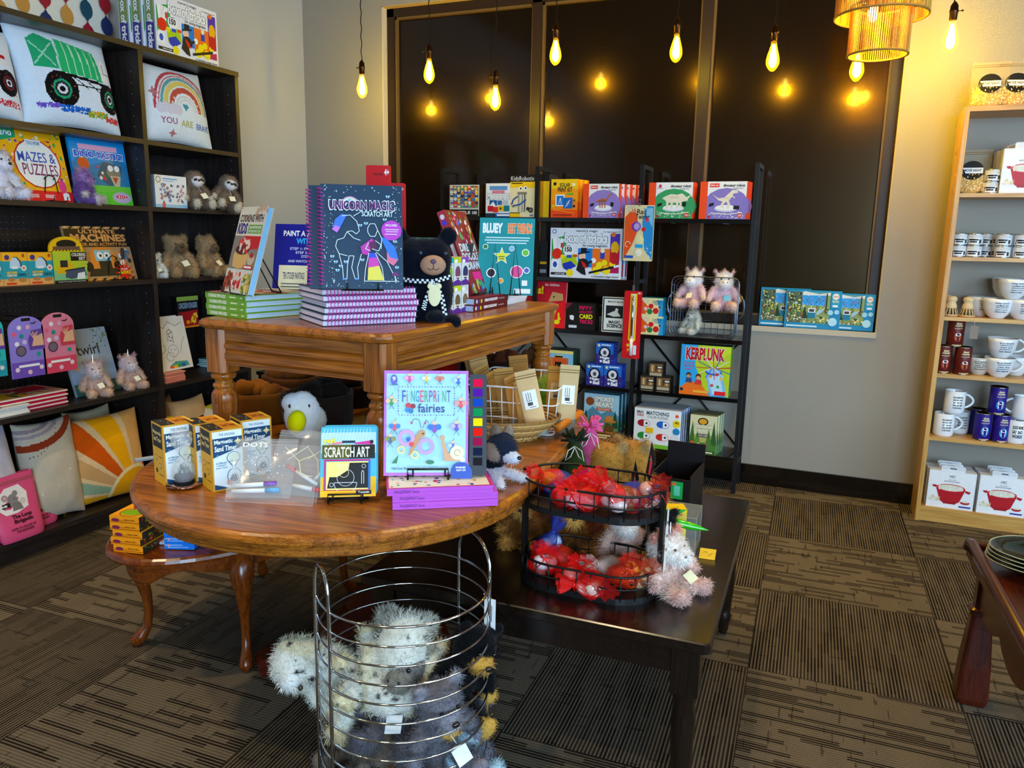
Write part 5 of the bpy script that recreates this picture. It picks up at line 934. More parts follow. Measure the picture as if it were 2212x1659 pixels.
for k,lb in ((1,'second magic tricks box on the bookcase top, spine showing'),(2,'rearmost magic tricks box on the bookcase top, spine showing')):
    c=o.copy(); COL.objects.link(c); c.location=o.location+Vector((-.068*k,-.012*k,0)); c['label']=lb
    for ch in list(o.children): d=ch.copy(); COL.objects.link(d); d.parent=c
# pillows
def pil(name,label,x0,x1,yt,yb,z,base,items,texts,tl=10,th=.15,back='c8d4e0',X=XF-.03,sc=1.0,yaw=0,roll=0):
    loc,w_,h_,rz=place('x',X,x0,x1,yt,yb,z); return pillow(name,label,loc+Vector((-.03,0,.0)),(-R(tl),R(roll),rz+R(yaw)),w_*sc,h_*sc,th,base,items,texts,back=back)
def wheel(u,v,r,c): return [('o',u,v,r,'14100f'),('d',16,int(r*999),u-r*.8,v-r*.8,u+r*.8,v+r*.8,.004,.008,['b84a3a','5a5a3a','6a6a74']),('o',u,v,r*.55,c),('o',u,v,r*.42,'2a2a2e'),('o',u,v,r*.30,'e8e8ec'),('o',u,v,r*.17,'14100f')]
trk=[('r',0,0,1,1,'e4edf8'),('p',[(.12,.55),(.12,.82),(.22,.90),(.36,.84),(.34,.55)],'2fa070'),('p',[(.38,.88),(.76,.80),(.80,.50),(.36,.53)],'35b070')]+[('l',[(.44+.07*i,.85-.015*i),(.44+.075*i,.53)],.014,'bfe8cc') for i in range(5)]+[('l',[(.14,.58),(.34,.82)],.014,'a8dcc0'),('l',[(.14,.80),(.32,.58)],.014,'a8dcc0'),('l',[(.35,.54),(.38,.86)],.014,'a8dcc0'),('r',.80,.52,.98,.74,'f4f4f6'),('l',[(.84,.60),(.84,.70),(.95,.70),(.95,.60),(.84,.60)],.006,'8a8a94'),('l',[(.30,.52),(.95,.46)],.03,'14100f'),('l',[(.46,.42),(.74,.42)],.014,'14100f'),('l',[(.46,.50),(.60,.40)],.010,'14100f'),('l',[(.60,.48),(.74,.38)],.010,'14100f')]+wheel(.34,.36,.155,'2f9a70')+wheel(.86,.34,.135,'2f9a70')+[('d',150,3,.10,.17,.30,.21,.004,.010,['8a6ac8','6a58b8']),('d',200,4,.30,.14,.60,.20,.004,.010,['3a6ac8','2f7ad0','2a58a8']),('d',160,5,.58,.12,.80,.18,.004,.010,['d0a83a','58a048']),('d',120,6,.78,.10,.96,.15,.004,.010,['c8404a','d8604a'])]
pil('garbage_truck_pillow','white pillow printed with a green garbage truck on huge wheels',68,268,72,285,Z1,'e4edf8',trk,[],11,.16,sc=1.04,roll=-1)
amb=[('r',0,0,1,1,'e8eef6'),('p',[(.3,.55),(.3,.84),(.60,.82),(.78,.66),(.80,.55)],'f2eeee'),('r',.3,.63,.80,.67,'c0202c'),('star',.66,.59,.05,6,'c0202c'),('p',[(.46,.70),(.50,.79),(.62,.78),(.70,.69)],'7a90a0'),('l',[(.3,.52),(.78,.46)],.03,'14100f')]+wheel(.78,.37,.15,'7a2030')+wheel(.28,.38,.15,'7a2030')+[('d',240,7,.2,.14,.6,.2,.004,.01,['c8a03a','4a9a8a']),('d',150,8,.6,.12,.92,.18,.004,.01,['c8404a'])]
pil('ambulance_pillow','white pillow printed with a red striped ambulance, cut by the left edge',-118,62,48,262,Z1,'e8eef6',amb,[],11,.15,sc=1.02)
rb=[('r',0,0,1,1,'e2ecf6'),('a',.60,.42,.36,.39,-4,184,'b8505a'),('a',.60,.42,.33,.345,-4,184,'c87a80'),('a',.60,.42,.29,.32,-4,184,'6aa0a8'),('a',.60,.42,.23,.28,-4,184,'d8c878'),('a',.60,.42,.16,.215,-4,184,'b85a4a'),('a',.60,.42,.12,.135,0,180,'d8d0cc'),('a',.60,.42,.09,.10,0,180,'d8d0cc')]+[('o',.60+.1875*math.cos(R(a)),.42+.1875*math.sin(R(a)),.010,'f4ece8') for a in range(5,180,22)]+[('star',.22,.58,.06,4,'b87a80'),('star',.40,.10,.05,4,'b87a80'),('o',.60,.46,.022,'4a9aa8'),('o',.57,.465,.02,'4a9aa8'),('p',[(.548,.46),(.622,.46),(.585,.40)],'4a9aa8')]+[('o',.28+.05*i,.40+.012*(i%2),.05,'d8d4e4') for i in range(5)]
pil('rainbow_pillow','pale blue pillow with a pastel rainbow and coloured words',303,466,142,323,Z1,'e2ecf6',rb,[('t','YOU',.26,.215,.45,.295,'a85a78',.01),('t','ARE',.50,.205,.66,.285,'b8b060',.01),('t','BRAVE',.71,.195,.93,.275,'6a80b8',.01)],11,.15,sc=1.03)
# second row: books and plush
mz=[('r',0,0,1,1,'f2b21e'),('p',[(0,1),(0,.78),(.30,.86),(.30,1)],'2a9a6a'),('t','200',.06,.87,.25,.94,W,.03),('d',80,12,.03,.2,.97,.97,.012,.03,['c8304a','2a7ac0','3a9a5a','7a3a9a','f4ead0','e8602a']),('o',.55,.52,.36,'c82a2a'),('o',.55,.52,.34,'fbf8f0'),('r',.42,.76,.66,.85,'f0f4f8'),('t','TOTALLY AWESOME',.44,.78,.64,.83,'2a5a8a'),('t','MAZES &',.26,.54,.84,.68,'3a58b0',.01),('t','PUZZLES',.30,.36,.84,.52,'8a3a6a',.01),('r',0,0,1,.15,'d8202c'),('r',.08,.05,.2,.1,'f0b0b0'),('r',.3,.05,.45,.1,'f0b0b0'),('r',.55,.05,.7,.1,'f0b0b0'),('p',[(.84,.03),(.84,.12),(.9,.14),(.94,.12),(.94,.03)],'fbf8f0'),('o',.86,.22,.06,'e84a8a',.09)]
def sbook(name,label,x0,x1,yt,yb,z,col,items,tl=8,X=XF-.05,th=.014,yaw=0,pages='f1ead8',spine=()):
    loc,w_,h_,rz=place('x',X,x0,x1,yt,yb,z); return book(name,label,'book',loc,w_,h_/math.cos(R(tl)),th,col,rz,items,tilt=tl,yaw=yaw,pages=pages,spine=spine)
sbook('puzzle_book','yellow mazes and puzzles book with a red base on a wire stand',22,160,278,432,Z2,'f2b21e',mz,12,spine=[('r',0,0,1,1,'8ac8e8'),('r',0,0,1,.4,'3a2a7a')],th=.02)
loc=place('x',XF-.05,100,150,300,432,Z2)[0]; easel('small wire stand under the yellow mazes book',loc+Vector((.024,-.02,0)),PI/2,.08,.1,12)
dn=[('r',0,0,1,1,'1f8fd0'),('p',[(0,.62),(.12,.72),(.3,.60),(.5,.66),(.8,.74),(1,.66),(1,.2),(0,.2)],'2f7aa8'),('r',0,0,1,.30,'6ac04a'),('o',.2,.62,.1,'d0602a'),('r',.15,.84,.85,.92,'e8b0d0'),('t','DINO-TASTIC!',.06,.72,.94,.82,'3a58c0',.05,W),('p',[(.4,.45),(.55,.68),(.9,.62),(.8,.35),(.6,.3)],'3a5a6a'),('d',24,2,.42,.4,.75,.6,.02,.04,['c83a5a','2a6a5a','e8e0d0']),('o',.72,.52,.13,'8a8470',.10),('o',.67,.58,.05,W),('o',.79,.58,.05,W),('p',[(.64,.46),(.70,.30),(.80,.30),(.84,.46)],'c8bca0'),('p',[(.68,.44),(.73,.33),(.79,.44)],'b8503a'),('r',.1,.0,1,.2,'58c03a'),('o',.8,.12,.18,'b8b0d0',.09),('t','430+',.68,.10,.92,.17,'c8205a',.04,W),('r',0,0,.3,.05,'e8e050')]
sbook('dinosaur_book','blue dinosaur activity book standing behind a purple plush',171,288,304,440,Z2,'1f8fd0',dn,8)
loc=place('x',XF,20,40,330,428,Z2)[0]; teddy('whiteplush','white plush animal with a blue ribbon, cut by the left edge','plush toy',Vector((XF-.06,A(22,425,x=XF).y,Z2)),R(100),.20,body='e6e2ec',head='ece8f0',pad='e2dce6',ear='e8d8dc',n=6000,tagcard='d8e0f0')
teddy('purplemonster','purple shaggy plush creature with pale feet before the dinosaur book','plush toy',Vector((XF-.05,A(198,434,x=XF).y,Z2)),R(125),.155,body='8f6cb0',head='b08ac0',pad='e0d4d4',ear='c8a0b8',muz='c09ac8',kind='monster',n=8000,L=.02,tagcard=None,name='plush_monster')
ltr=[('r',0,0,1,1,'f2f4f6'),('r',0,0,1,.10,'a8d0e8'),('r',0,.72,.22,1,'f4ecdc'),('a',.11,.86,.06,.075,0,360,'4a4a4a'),('r',.25,.88,.7,.91,'4a9ad0'),('r',.25,.82,.6,.84,'7ab0d8'),('r',.2,.0,.3,.14,'d86a5a')]
rg=random.Random(5)
for i in range(46): ltr.append(('t',rg.choice('abcdeghkmnoprsu'),*(lambda u,v:(u,v,u+.06,v+.08))(rg.uniform(.14,.86),rg.uniform(.14,.68)),rg.choice(['2a3a6a','c05a4a','7a5a8a','4a7ab0','b8845a','3a3a44']),.03))
rbox('letter_kit_box','white box printed with scattered small letters on the bookcase','toy box',337,405,380,444,Z2,XF-.01,.10,'f2f4f6',ltr,pl='x',left=[('r',0,0,1,1,'9aa8b0'),('r',.1,.2,.8,.7,'c8d4dc')],top=[('r',0,0,1,1,'d8dce0')])
SL=dict(body='7d6c5c',head='8a7868',muz='f2ecec',pad='d8ccb8',ear='7d6c5c',kind='sloth',n=7000,L=.014,name='plush_sloth')
teddy('sloth','left grey brown sloth plush beside the letters box','plush toy',Vector((XF-.035,A(432,446,x=XF).y,Z2)),R(78),.205,**SL)
teddy('sloth','right grey brown sloth plush leaning over the bookcase edge with a big tag','plush toy',Vector((XF-.02,A(486,452,x=XF).y,Z2)),R(65),.205,rot=(0,R(16),R(65)),**SL)
mb=MB(); E=[((0,0,0),(.02,.02,.05),'8a7868'),((.0,.02,-.05),(.018,.018,.045),'8a7868'),((0,.03,-.095),(.014,.014,.018),'e8e0d0')]
# third row
egg=[('r',0,0,1,1,'2a9aa8'),('r',0,.74,1,1,'f0b028'),('o',.2,.85,.10,'4a3a7a'),('r',.8,.85,.9,.95,'a8501e'),('p',[(.30,.52),(.33,.74),(.45,.86),(.60,.86),(.74,.74),(.78,.52)],'3a4a50'),('p',[(.28,.52),(.30,.72),(.42,.84),(.56,.84),(.68,.72),(.72,.52)],'c8dcea'),('r',.36,.50,.60,.58,'f0f4f6'),('o',.84,.52,.11,'f4f0ea'),('o',.84,.52,.06,'e08a6a'),('t',"HATCHIN'",.14,.36,.56,.43,'f0d040',.05,'2a3a5a'),('t','GROW',.14,.27,.54,.35,'f0e8c0',.04,'2a5a8a'),('t','DINO',.58,.27,.92,.37,'17505a',.06),('r',0,0,1,.2,'e0a868'),('o',.3,.18,.14,'b88048',.06),('o',.75,.16,.16,'b88048',.07),('r',.1,.03,.5,.09,'d8402a')]
for x0,x1,lb in ((-52,8,'hatching dinosaur egg box at the far left, cut by the edge'),(9,63,'hatching dinosaur egg box with teal front, second from left'),(64,119,'hatching dinosaur egg box with teal front beside the coloring set')): rbox('dinosaur_egg_box',lb,'toy box',x0,x1,545,613,Z3,XF-.02,.06,'f0b028',egg,pl='x',left=[('r',0,0,1,1,'2a8a98'),('r',0,0,1,.2,'e0a868')])
cs_=[('r',0,0,1,1,'b8c83a'),('p',[(0,.3),(1,.2),(1,0),(0,0)],'6ab0a0'),('r',0,.05,1,.40,'8ac08a'),('p',[(.1,.45),(.2,.62),(.5,.66),(.6,.5),(.6,.3),(.1,.3)],'e0b020'),('r',.2,.5,.42,.72,'2a2a2a'),('p',[(.32,.18),(.36,.38),(.92,.46),(.98,.22),(.5,.12)],'4a5468'),('p',[(.3,.36),(.36,.42),(.94,.50),(.92,.44)],'2a3444'),('r',.52,.70,1,.98,'17140f'),('t','COLORING',.55,.84,.97,.95,'f4f0e0',.03),('t','SET',.76,.72,.97,.82,'f4f0e0',.03),('r',0,0,1,.09,'17140f'),('t','PAGES TO COLOR WITH CRAYONS',.1,.025,.92,.06,'d8d8d0'),('p',[(.66,.1),(.7,.3),(.92,.34),(.92,.12)],'f2f2f2')]
loc,w_,h_,rz=place('x',XF-.015,119,191,543,613,Z3); t=thing('coloring_set','yellow and black carry along coloring set with a bulldozer picture','toy set',loc,rz)
boxmesh(w_,.03,h_,'b8c83a',cs_,left=[('r',0,0,1,1,'2a6a5a')]).build('carry_case',t)
mb=MB(); P=[(-w_/2,h_),(w_/2,h_)]+[(w_/2*math.cos(PI*i/14),h_+.062*math.sin(PI*i/14)**.7) for i in range(1,14)]; mb.prism(P,.016,.026,'e8b81c','print',axis='y'); mb.art((-w_/2,.0155,h_),(1,0,0),(0,0,1),w_,.065,[('o',.5,.45,.3,K,.3),('r',.1,.1,.9,.32,'6a5040')]+[('p',[(.05+.1*i,.02),(.1+.1*i,.12),(.14+.1*i,.12),(.09+.1*i,.02)],K) for i in range(9)]); mb.build('carry_handle',t)
um=[('r',0,0,1,1,'c09468')]+[('p',[(.0+.08*i,.955),(.04+.08*i,1),(.08+.08*i,1),(.04+.08*i,.955)],K if i%2 else 'e8b080') for i in range(12)]+[('r',0,.62,1,.955,'221a18'),('t','ULTIMATE',.22,.87,.80,.94,'e8a868',.03),('t','MACHINES',.08,.72,.96,.86,'e8a868',.08,'3a2418'),('t','STICKER AND ACTIVITY FUN',.05,.64,.95,.70,'e8a868',.02),('p',[(.28,.2),(.3,.52),(.4,.62),(.62,.62),(.7,.50),(.7,.2)],'e0903a'),('r',.38,.36,.64,.56,'9ac8d8'),('o',.46,.46,.05,W),('o',.57,.46,.05,W),('o',.47,.46,.02,K),('o',.57,.46,.02,K),('r',.42,.2,.62,.36,'2a2420'),('p',[(.22,.08),(.26,.22),(.74,.22),(.78,.08)],'2a2420'),('o',.25,.26,.07,'1a1614'),('o',.72,.26,.07,'1a1614'),('d',16,3,.06,.2,.24,.58,.02,.04,['d8a03a','3a3a3a','f0e8d8']),('d',16,6,.78,.3,.94,.58,.02,.04,['5a7aa0','c83a3a','f0e8d8','3a3a3a']),('star',.80,.13,.17,12,'e0241e'),('t','600',.70,.10,.90,.17,'f8d020',.06,K),('t','OVER',.74,.18,.86,.21,W)]+[('p',[(.0+.08*i,0),(.04+.08*i,.045),(.08+.08*i,.045),(.04+.08*i,0)],K if i%2 else 'f0a01e') for i in range(12)]
sbook('machines_book','ultimate machines sticker book with digger cover leaning on the bookcase',163,300,490,606,Z3,'c09468',um,14,yaw=2)
loc=place('x',XF-.05,232,270,300,606,Z3)[0]; easel('small wire stand holding the machines sticker book',loc+Vector((.026,0,0)),PI/2,.08,.1,14)
teddy('whitebear','small white spotted plush at the left of two curly bears','plush toy',Vector((XF-.05,A(352,596,x=XF).y,Z3)),R(70),.125,body='ece8e0',head='ecebe6',pad='f4f2ee',n=5000,name='plush_bear',spots=(10,.012,'2a2a2a'))
TB=dict(body='b89c78',head='b49a78',muz='a08868',pad='c4a47c',ear='a89070',n=14000,L=.017,name='plush_bear')
teddy('curlybear','left curly brown teddy bear with black nose in the bookcase','plush toy',Vector((XF-.06,A(402,594,x=XF).y,Z3)),R(72),.215,**dict(TB,muz='7f6a52'))
teddy('curlybear','right curly brown teddy bear looking right in the bookcase','plush toy',Vector((XF-.05,A(462,592,x=XF).y,Z3)),R(100),.205,**TB)
# fourth row
def mitten(label,px0,px1,yt,yb,col,c2,X,group=None):
    loc,w_,h_,rz=place('x',X,px0,px1,yt,yb,0); zb=A((px0+px1)/2,yb,x=X).z; zt=A((px0+px1)/2,yt,x=X).z; h_=zt-zb; t=thing('nail_kit_card',label,'carded toy',Vector((X,loc.y,zb)),rz,group); mb=MB()
    P=[(-w_/2,0),(w_/2,0)]+[(w_/2*math.cos(PI*i/14),h_*.78+h_*.22*math.sin(PI*i/14)) for i in range(15)]; mb.prism(P,0,.006,col,'print',axis='y')
    mb.art((-w_/2,0,0),(1,0,0),(0,0,1),w_,h_,[('r',.0,0,1,.26,c2),('r',.2,.17,.8,.21,W),('r',.38,.92,.64,.97,K)]+[('o',u,v,.065,c) for u,v,c in ((.15,.72,'e86a8a'),(.35,.68,'2a8a8a'),(.2,.56,'f4f0f8'),(.42,.58,'d8c8e8'),(.55,.82,'e8b0c8'),(.3,.82,'f4e8f0'),(.62,.48,'f0d0a0'),(.8,.36,'2a9a8a'),(.15,.14,'f0e0e8'),(.85,.14,'f0e0e8'),(.5,.08,'f4c8d8'))]+[('o',.3,.44,.15,'4a3a4a'),('o',.3,.44,.12,'7a6a7a'),('p',[(.55,.44),(.52,.60),(.64,.76),(.95,.78),(1,.52),(1,.44)],'6a4a9a' if col!='e08aa0' else 'c84a5a'),('p',[(.62,.50),(.70,.64),(.95,.70),(.98,.50)],'e8b898')]+[('l',[(.72,.60),(.60+.07*i,.72+.02*(i%2))],.004,'e8b898') for i in range(4)]); mb.build('card',t); return t
for k in range(8):
    lb='purple press on nails card, frontmost of the purple row' if k==0 else 'purple press on nails card hanging behind the front one'
    mitten(lb,28+0,103,682,814,'9a8ad8','7a5ab8',XF+.0-.013*k,'purple nail cards' if k else None)
for k in range(6):
    mitten('pink press on nails card, frontmost of the pink row' if k==0 else 'pink press on nails card hanging behind the front one',98,168,674,803,'e08aa0','d8506a',XF-.013*k,'pink nail cards' if k else None)
for k in range(4): mitten('teal press on nails card, frontmost at the left edge' if k==0 else 'teal press on nails card behind the front teal one',-58,18,681,817,'3ab8b8','2a9aa8',XF-.013*k,'teal nail cards' if k else None)
for px,lb in ((66,'black peg hook holding the purple nail cards'),(134,'black peg hook holding the pink nail cards'),(-18,'black peg hook holding the teal nail cards')):
    q=A(px,692 if px>100 else 698,x=XF); t=thing('peg_hook',lb,'hook',(BB+.008,q.y,q.z)); mb=MB(); mb.tube([(0,0,0),(XF+.01-BB,0,0),(XF+.02-BB,0,.008)],.0022,'101010','iron',6); mb.build('rod',t)
tw=[('r',0,0,1,1,'a8b8cc'),('d',60,3,0,.7,.3,1,.008,.02,['5a6a4a','8a9a6a']),('d',60,4,.65,.7,1,1,.008,.02,['5a6a4a','8a9a6a']),('o',.4,.5,.3,'bccadc',.2),('t','twirl',.24,.60,.74,.76,'2a2c34',.01),('o',.55,.5,.035,'c89a6a'),('o',.5,.44,.03,'e8ccc0'),('r',0,0,1,.18,'4a6a5a'),('o',.15,.4,.04,'d8b888')]
sbook('picture_book','grey blue storybook titled twirl leaning in the bookcase',165,262,712,832,Z4,'a8b8cc',tw,16,X=XF-.09)
UN=dict(body='dcc0b4',head='e0d0d4',muz='ece4ea',pad='e4c4ac',ear='c8a8b0',kind='unicorn',n=8000,L=.012,name='plush_unicorn')
teddy('unicornA','left pale lilac unicorn plush with silver horn on the fourth shelf','plush toy',Vector((XF-.06,A(215,850,x=XF-.03).y,Z4)),R(70),.168,**UN)
teddy('unicornA','right pale lilac unicorn plush with silver horn on the fourth shelf','plush toy',Vector((XF-.07,A(292,832,x=XF-.03).y,Z4)),R(80),.165,**UN)
def flatstack(name,lab,cat,loc,w,d,th,n,cols,rz,group,top=(),jit=.006,edge=None,labels=None):
    rg=random.Random(len(lab)+n)
    for k in range(n):
        t=book(name,labels[k] if labels else lab,cat,loc+Vector((rg.uniform(-jit,jit),rg.uniform(-jit,jit),k*(th+.0002))),w,d,th,cols[k%len(cols)],rz+R(rg.uniform(-2,2)),top if k==n-1 else (),lay=True,group=group if not labels else None,pages='f4efe4')
L0=A(110,905,z=Z4); flatstack('magazine','thin activity book in the cream and crimson pile on the fourth shelf','book',Vector((XF-.02,A(150,880,x=XF).y-.14,Z4)),.30,.21,.0055,11,['b01848','f0e8d8','c81e50'],R(90),'thin books in the crimson pile',[('r',0,0,1,1,'d8a8a0'),('r',.05,.1,.5,.6,'e8b83a'),('r',.4,.4,.95,.9,'c8304a'),('d',30,3,.05,.05,.95,.95,.02,.05,['3a5a4a','e8e0c0','c86a3a'])])
flatstack('magazine','thin white paged book in the pile at the left edge','book',Vector((XF-.01,A(20,900,x=XF).y-.02,Z4)),.22,.16,.006,6,['f0efe8','e4e6e8'],R(90),'thin books in the white pile',[('d',40,3,.05,.05,.95,.95,.02,.05,['6a8a9a','e8e0c0','4a5a5a'])])
gir=[('r',0,0,1,1,'f0f0f0'),('l',[(.1,.7),(.2,.85),(.35,.8),(.5,.92),(.7,.82),(.9,.88)],.003,'8a8a8a'),('l',[(.4,.55),(.42,.72),(.5,.78),(.58,.72),(.55,.5)],.003,'7a7a7a'),('d',24,2,.43,.5,.56,.75,.008,.018,['2a2a2a','5a5a5a']),('a',.5,.36,.14,.15,0,360,'8a8a8a'),('a',.38,.26,.1,.11,0,360,'8a8a8a'),('o',.45,.38,.012,K),('o',.55,.38,.012,K),('l',[(.1,.3),(.3,.4),(.25,.5)],.003,'9a9a9a'),('l',[(.7,.3),(.8,.5),(.9,.6)],.003,'9a9a9a'),('p',[(.3,.08),(.5,.16),(.85,.14),(.9,.05),(.3,.04)],'58a8a0'),('r',.3,.04,.42,.08,'e0602a'),('r',.42,.04,.54,.09,'f0c030'),('r',.54,.04,.66,.1,'3a9a4a'),('r',.66,.04,.78,.11,'2a6ac0')]
sbook('coloring_book','white coloring book with an uncoloured giraffe and elephant drawing',346,418,686,792,Z4+.05,'f0f0f0',gir,12,X=XF-.04,th=.006)
sbook('coloring_book','second white coloring book leaning behind the giraffe one',342,400,684,792,Z4+.05,'e4e6ea',[],9,X=XF-.055,th=.006)
flatstack('notebook','coral covered thin book in the small pile below the giraffe page','book',Vector((XF-.005,A(381,825,x=XF).y,Z4)),.125,.17,.0078,6,['d88a78','e09a86'],R(90),'coral books in a small pile')
flatstack('notebook','turquoise covered thin book in the pile seen behind the oak table leg','book',Vector((XF-.06,A(515,800,x=XF).y,Z4)),.12,.17,.009,5,['3aa0b4','58b4c4'],R(90),'turquoise books in a pile')
ckf=[('r',0,0,1,1,'15131a'),('r',0,.86,1,1,'9ab85a'),('t','CHICKEN FLINGERS',.08,.62,.94,.80,'9ab8d8',.03),('p',[(.05,.05),(.05,.5),(.95,.55),(.95,.05)],'a81e2a'),('d',14,2,.3,.1,.9,.45,.04,.09,['f0b020','f8d848','c87a1e']),('o',.15,.4,.07,K),('r',0,0,1,.06,'d88a2a')]
q,w_,h_,rz=place('x',XF-.20,385,431,640,708,0); zb=A(405,708,x=XF-.2).z; t=thing('flinger_toy_box','black toy package with rubber chickens hanging at the back of the fourth shelf','toy box',Vector((XF-.20,q.y,zb)),rz); boxmesh(w_,.04,A(405,640,x=XF-.2).z-zb,'15131a',ckf).build('printed_box',t); mb=MB(); mb.tube([(0,.06,.14),(0,-.01,.145)],.002,'101010','iron',5); mb.tube([(0,.0,A(405,640,x=XF-.2).z-zb-.01),(0,.14,A(405,640,x=XF-.2).z-zb-.01)],.002,'101010','iron',5); mb.build('peg_hook',t)
# bottom row pillows
arc1=[('r',0,0,1,1,'d8d4e0'),('a',-.25,-.1,.86,1.02,0,90,'c8b8d4'),('a',-.25,-.1,.66,.82,0,90,'a04a6a'),('a',-.25,-.1,.46,.6,0,90,'d0b0c0')]+[('star',-.25+.74*math.cos(R(a)),-.1+.74*math.sin(R(a)),.03,4,'f0e8ee') for a in range(20,80,10)]
pil('striped_pillow','lilac and plum arched stripe pillow at the bottom left edge',-60,66,925,1095,Z5,'d8d4e0',arc1,[],12,.15,back='c8c4d0')
arc2=[('r',0,0,1,1,'c9c0b0'),('a',.1,1.35,.40,.48,180,360,'8a9a8a'),('a',.1,1.35,.54,.63,180,360,'a89048'),('a',.1,1.35,.74,.80,180,360,'9a8a94'),('a',.1,1.35,.84,.90,180,360,'a89aa0'),('a',.1,1.35,1.0,1.12,180,360,'8a3a20')]+[('o',.1+.685*math.cos(R(a)),1.35+.685*math.sin(R(a)),.012,'7a5a50') for a in range(270,340,5)]+[('star',.1+1.06*math.cos(R(a)),1.35+1.06*math.sin(R(a)),.03,4,'e8dcc8') for a in (275,290,305)]
pil('striped_pillow','muted cream pillow with curved stripes and a rust band',72,190,905,1098,Z5,'c9c0b0',arc2,[],8,.15,back='b8b0a0',yaw=-6)
C0=(.80,.02); sun=[('r',0,0,1,1,'e2c49a')]
def ray(a0,a1,c): return ('p',[(C0[0]+.32*math.cos(R(a0)),C0[1]+.32*math.sin(R(a0))),(C0[0]+1.6*math.cos(R(a0)),C0[1]+1.6*math.sin(R(a0))),(C0[0]+1.6*math.cos(R(a1)),C0[1]+1.6*math.sin(R(a1))),(C0[0]+.32*math.cos(R(a1)),C0[1]+.32*math.sin(R(a1)))],c)
sun+=[ray(172,185,'e2a81c'),ray(156,168,'8fa890'),ray(139,152,'c8a070'),ray(120,134,'c85a14'),ray(98,115,'e8a80c'),ray(76,93,'d8a868'),ray(55,71,'c86a28')]+[('a',C0[0],C0[1],.30,.34,0,360,'f0dcae'),('o',C0[0],C0[1],.30,'dfa010')]
pil('sunburst_pillow','cream pillow with a yellow sun and orange, gold and sage rays',160,322,905,1104,Z5,'ecd8b0',sun,[],9,.16,back='e2ccA0'.lower(),yaw=-8,sc=1.05)
pil('striped_pillow','rust and cream pillow standing behind the sunburst pillow',172,272,880,1070,Z5,'cdbf9f',[('a',.2,0,.5,.62,0,180,'8a3a20')],[],6,.10,X=XF-.17)
pil('beige_pillow','plain brown beige pillow at the left in the lower right bookcase cell',352,402,856,1010,Z5,'9a7a58',[],[],8,.12,back='8a6a48',X=XF-.10)
pil('beige_pillow','peach beige pillow with an orange word in the lower right bookcase cell',392,470,858,1010,Z5,'d8b48a',[],[('t','W',.5,.5,.7,.65,'d8701e',.05)],8,.13,back='caa67a',X=XF-.06)
pil('round_pillow','pale round cushion with a lime edge behind the sand timer boxes',405,520,878,1040,Z5,'c8c83a',[('o',.5,.5,.47,'f0ead8')],[('r',.35,.8,.6,.87,K)],22,.12,X=XF+.02)
# pink craft bags
ptk=[('p',[(.10,.50),(.14,.72),(.30,.82),(.62,.84),(.76,.70),(.72,.48),(.45,.42),(.2,.42)],'f2eeee'),('o',.42,.62,.11,'8a8688',.10),('o',.26,.68,.07,'9a9698'),('o',.26,.68,.04,'e0a0a8'),('o',.50,.72,.06,'8a8688'),('o',.46,.64,.012,K),('p',[(.36,.46),(.40,.58),(.56,.58),(.60,.46)],'7f7b7d'),('o',.62,.58,.07,'d8d4cc'),('p',[(.02,.52),(.02,.59),(.34,.60),(.34,.53)],'1a1618'),('t','Mandy',.06,.535,.28,.585,W,.04),('t','The Loop',.30,.32,.74,.40,'3a1420',.05),('t','Brigade',.32,.25,.74,.325,'3a1420',.05),('t','LEARN TO CROCHET KIT',.22,.17,.78,.21,'4a1a28'),('t','FOR BEGINNERS',.32,.12,.70,.16,'4a1a28'),('a',.0,.68,.06,.07,0,360,'3a1420')]
for x0,x1,yt,yb,X,lb,tl in ((2,100,1024,1174,XF+.015,'front pink crochet kit pouch with a grey mouse picture',10),(52,116,1008,1128,XF-.05,'pink crochet kit pouch behind and right of the front one',4),(-40,60,1050,1168,XF-.03,'pink crochet kit pouch behind and left of the front one',6)):
    loc,w_,h_,rz=place('x',X,x0,x1,yt,yb,Z5); pouch('craft_kit_pouch',lb,'craft kit',loc,(-R(tl),0,rz),w_ if x0!=52 else .17,h_*1.0,.05,'d85a86',ptk,mat='print')
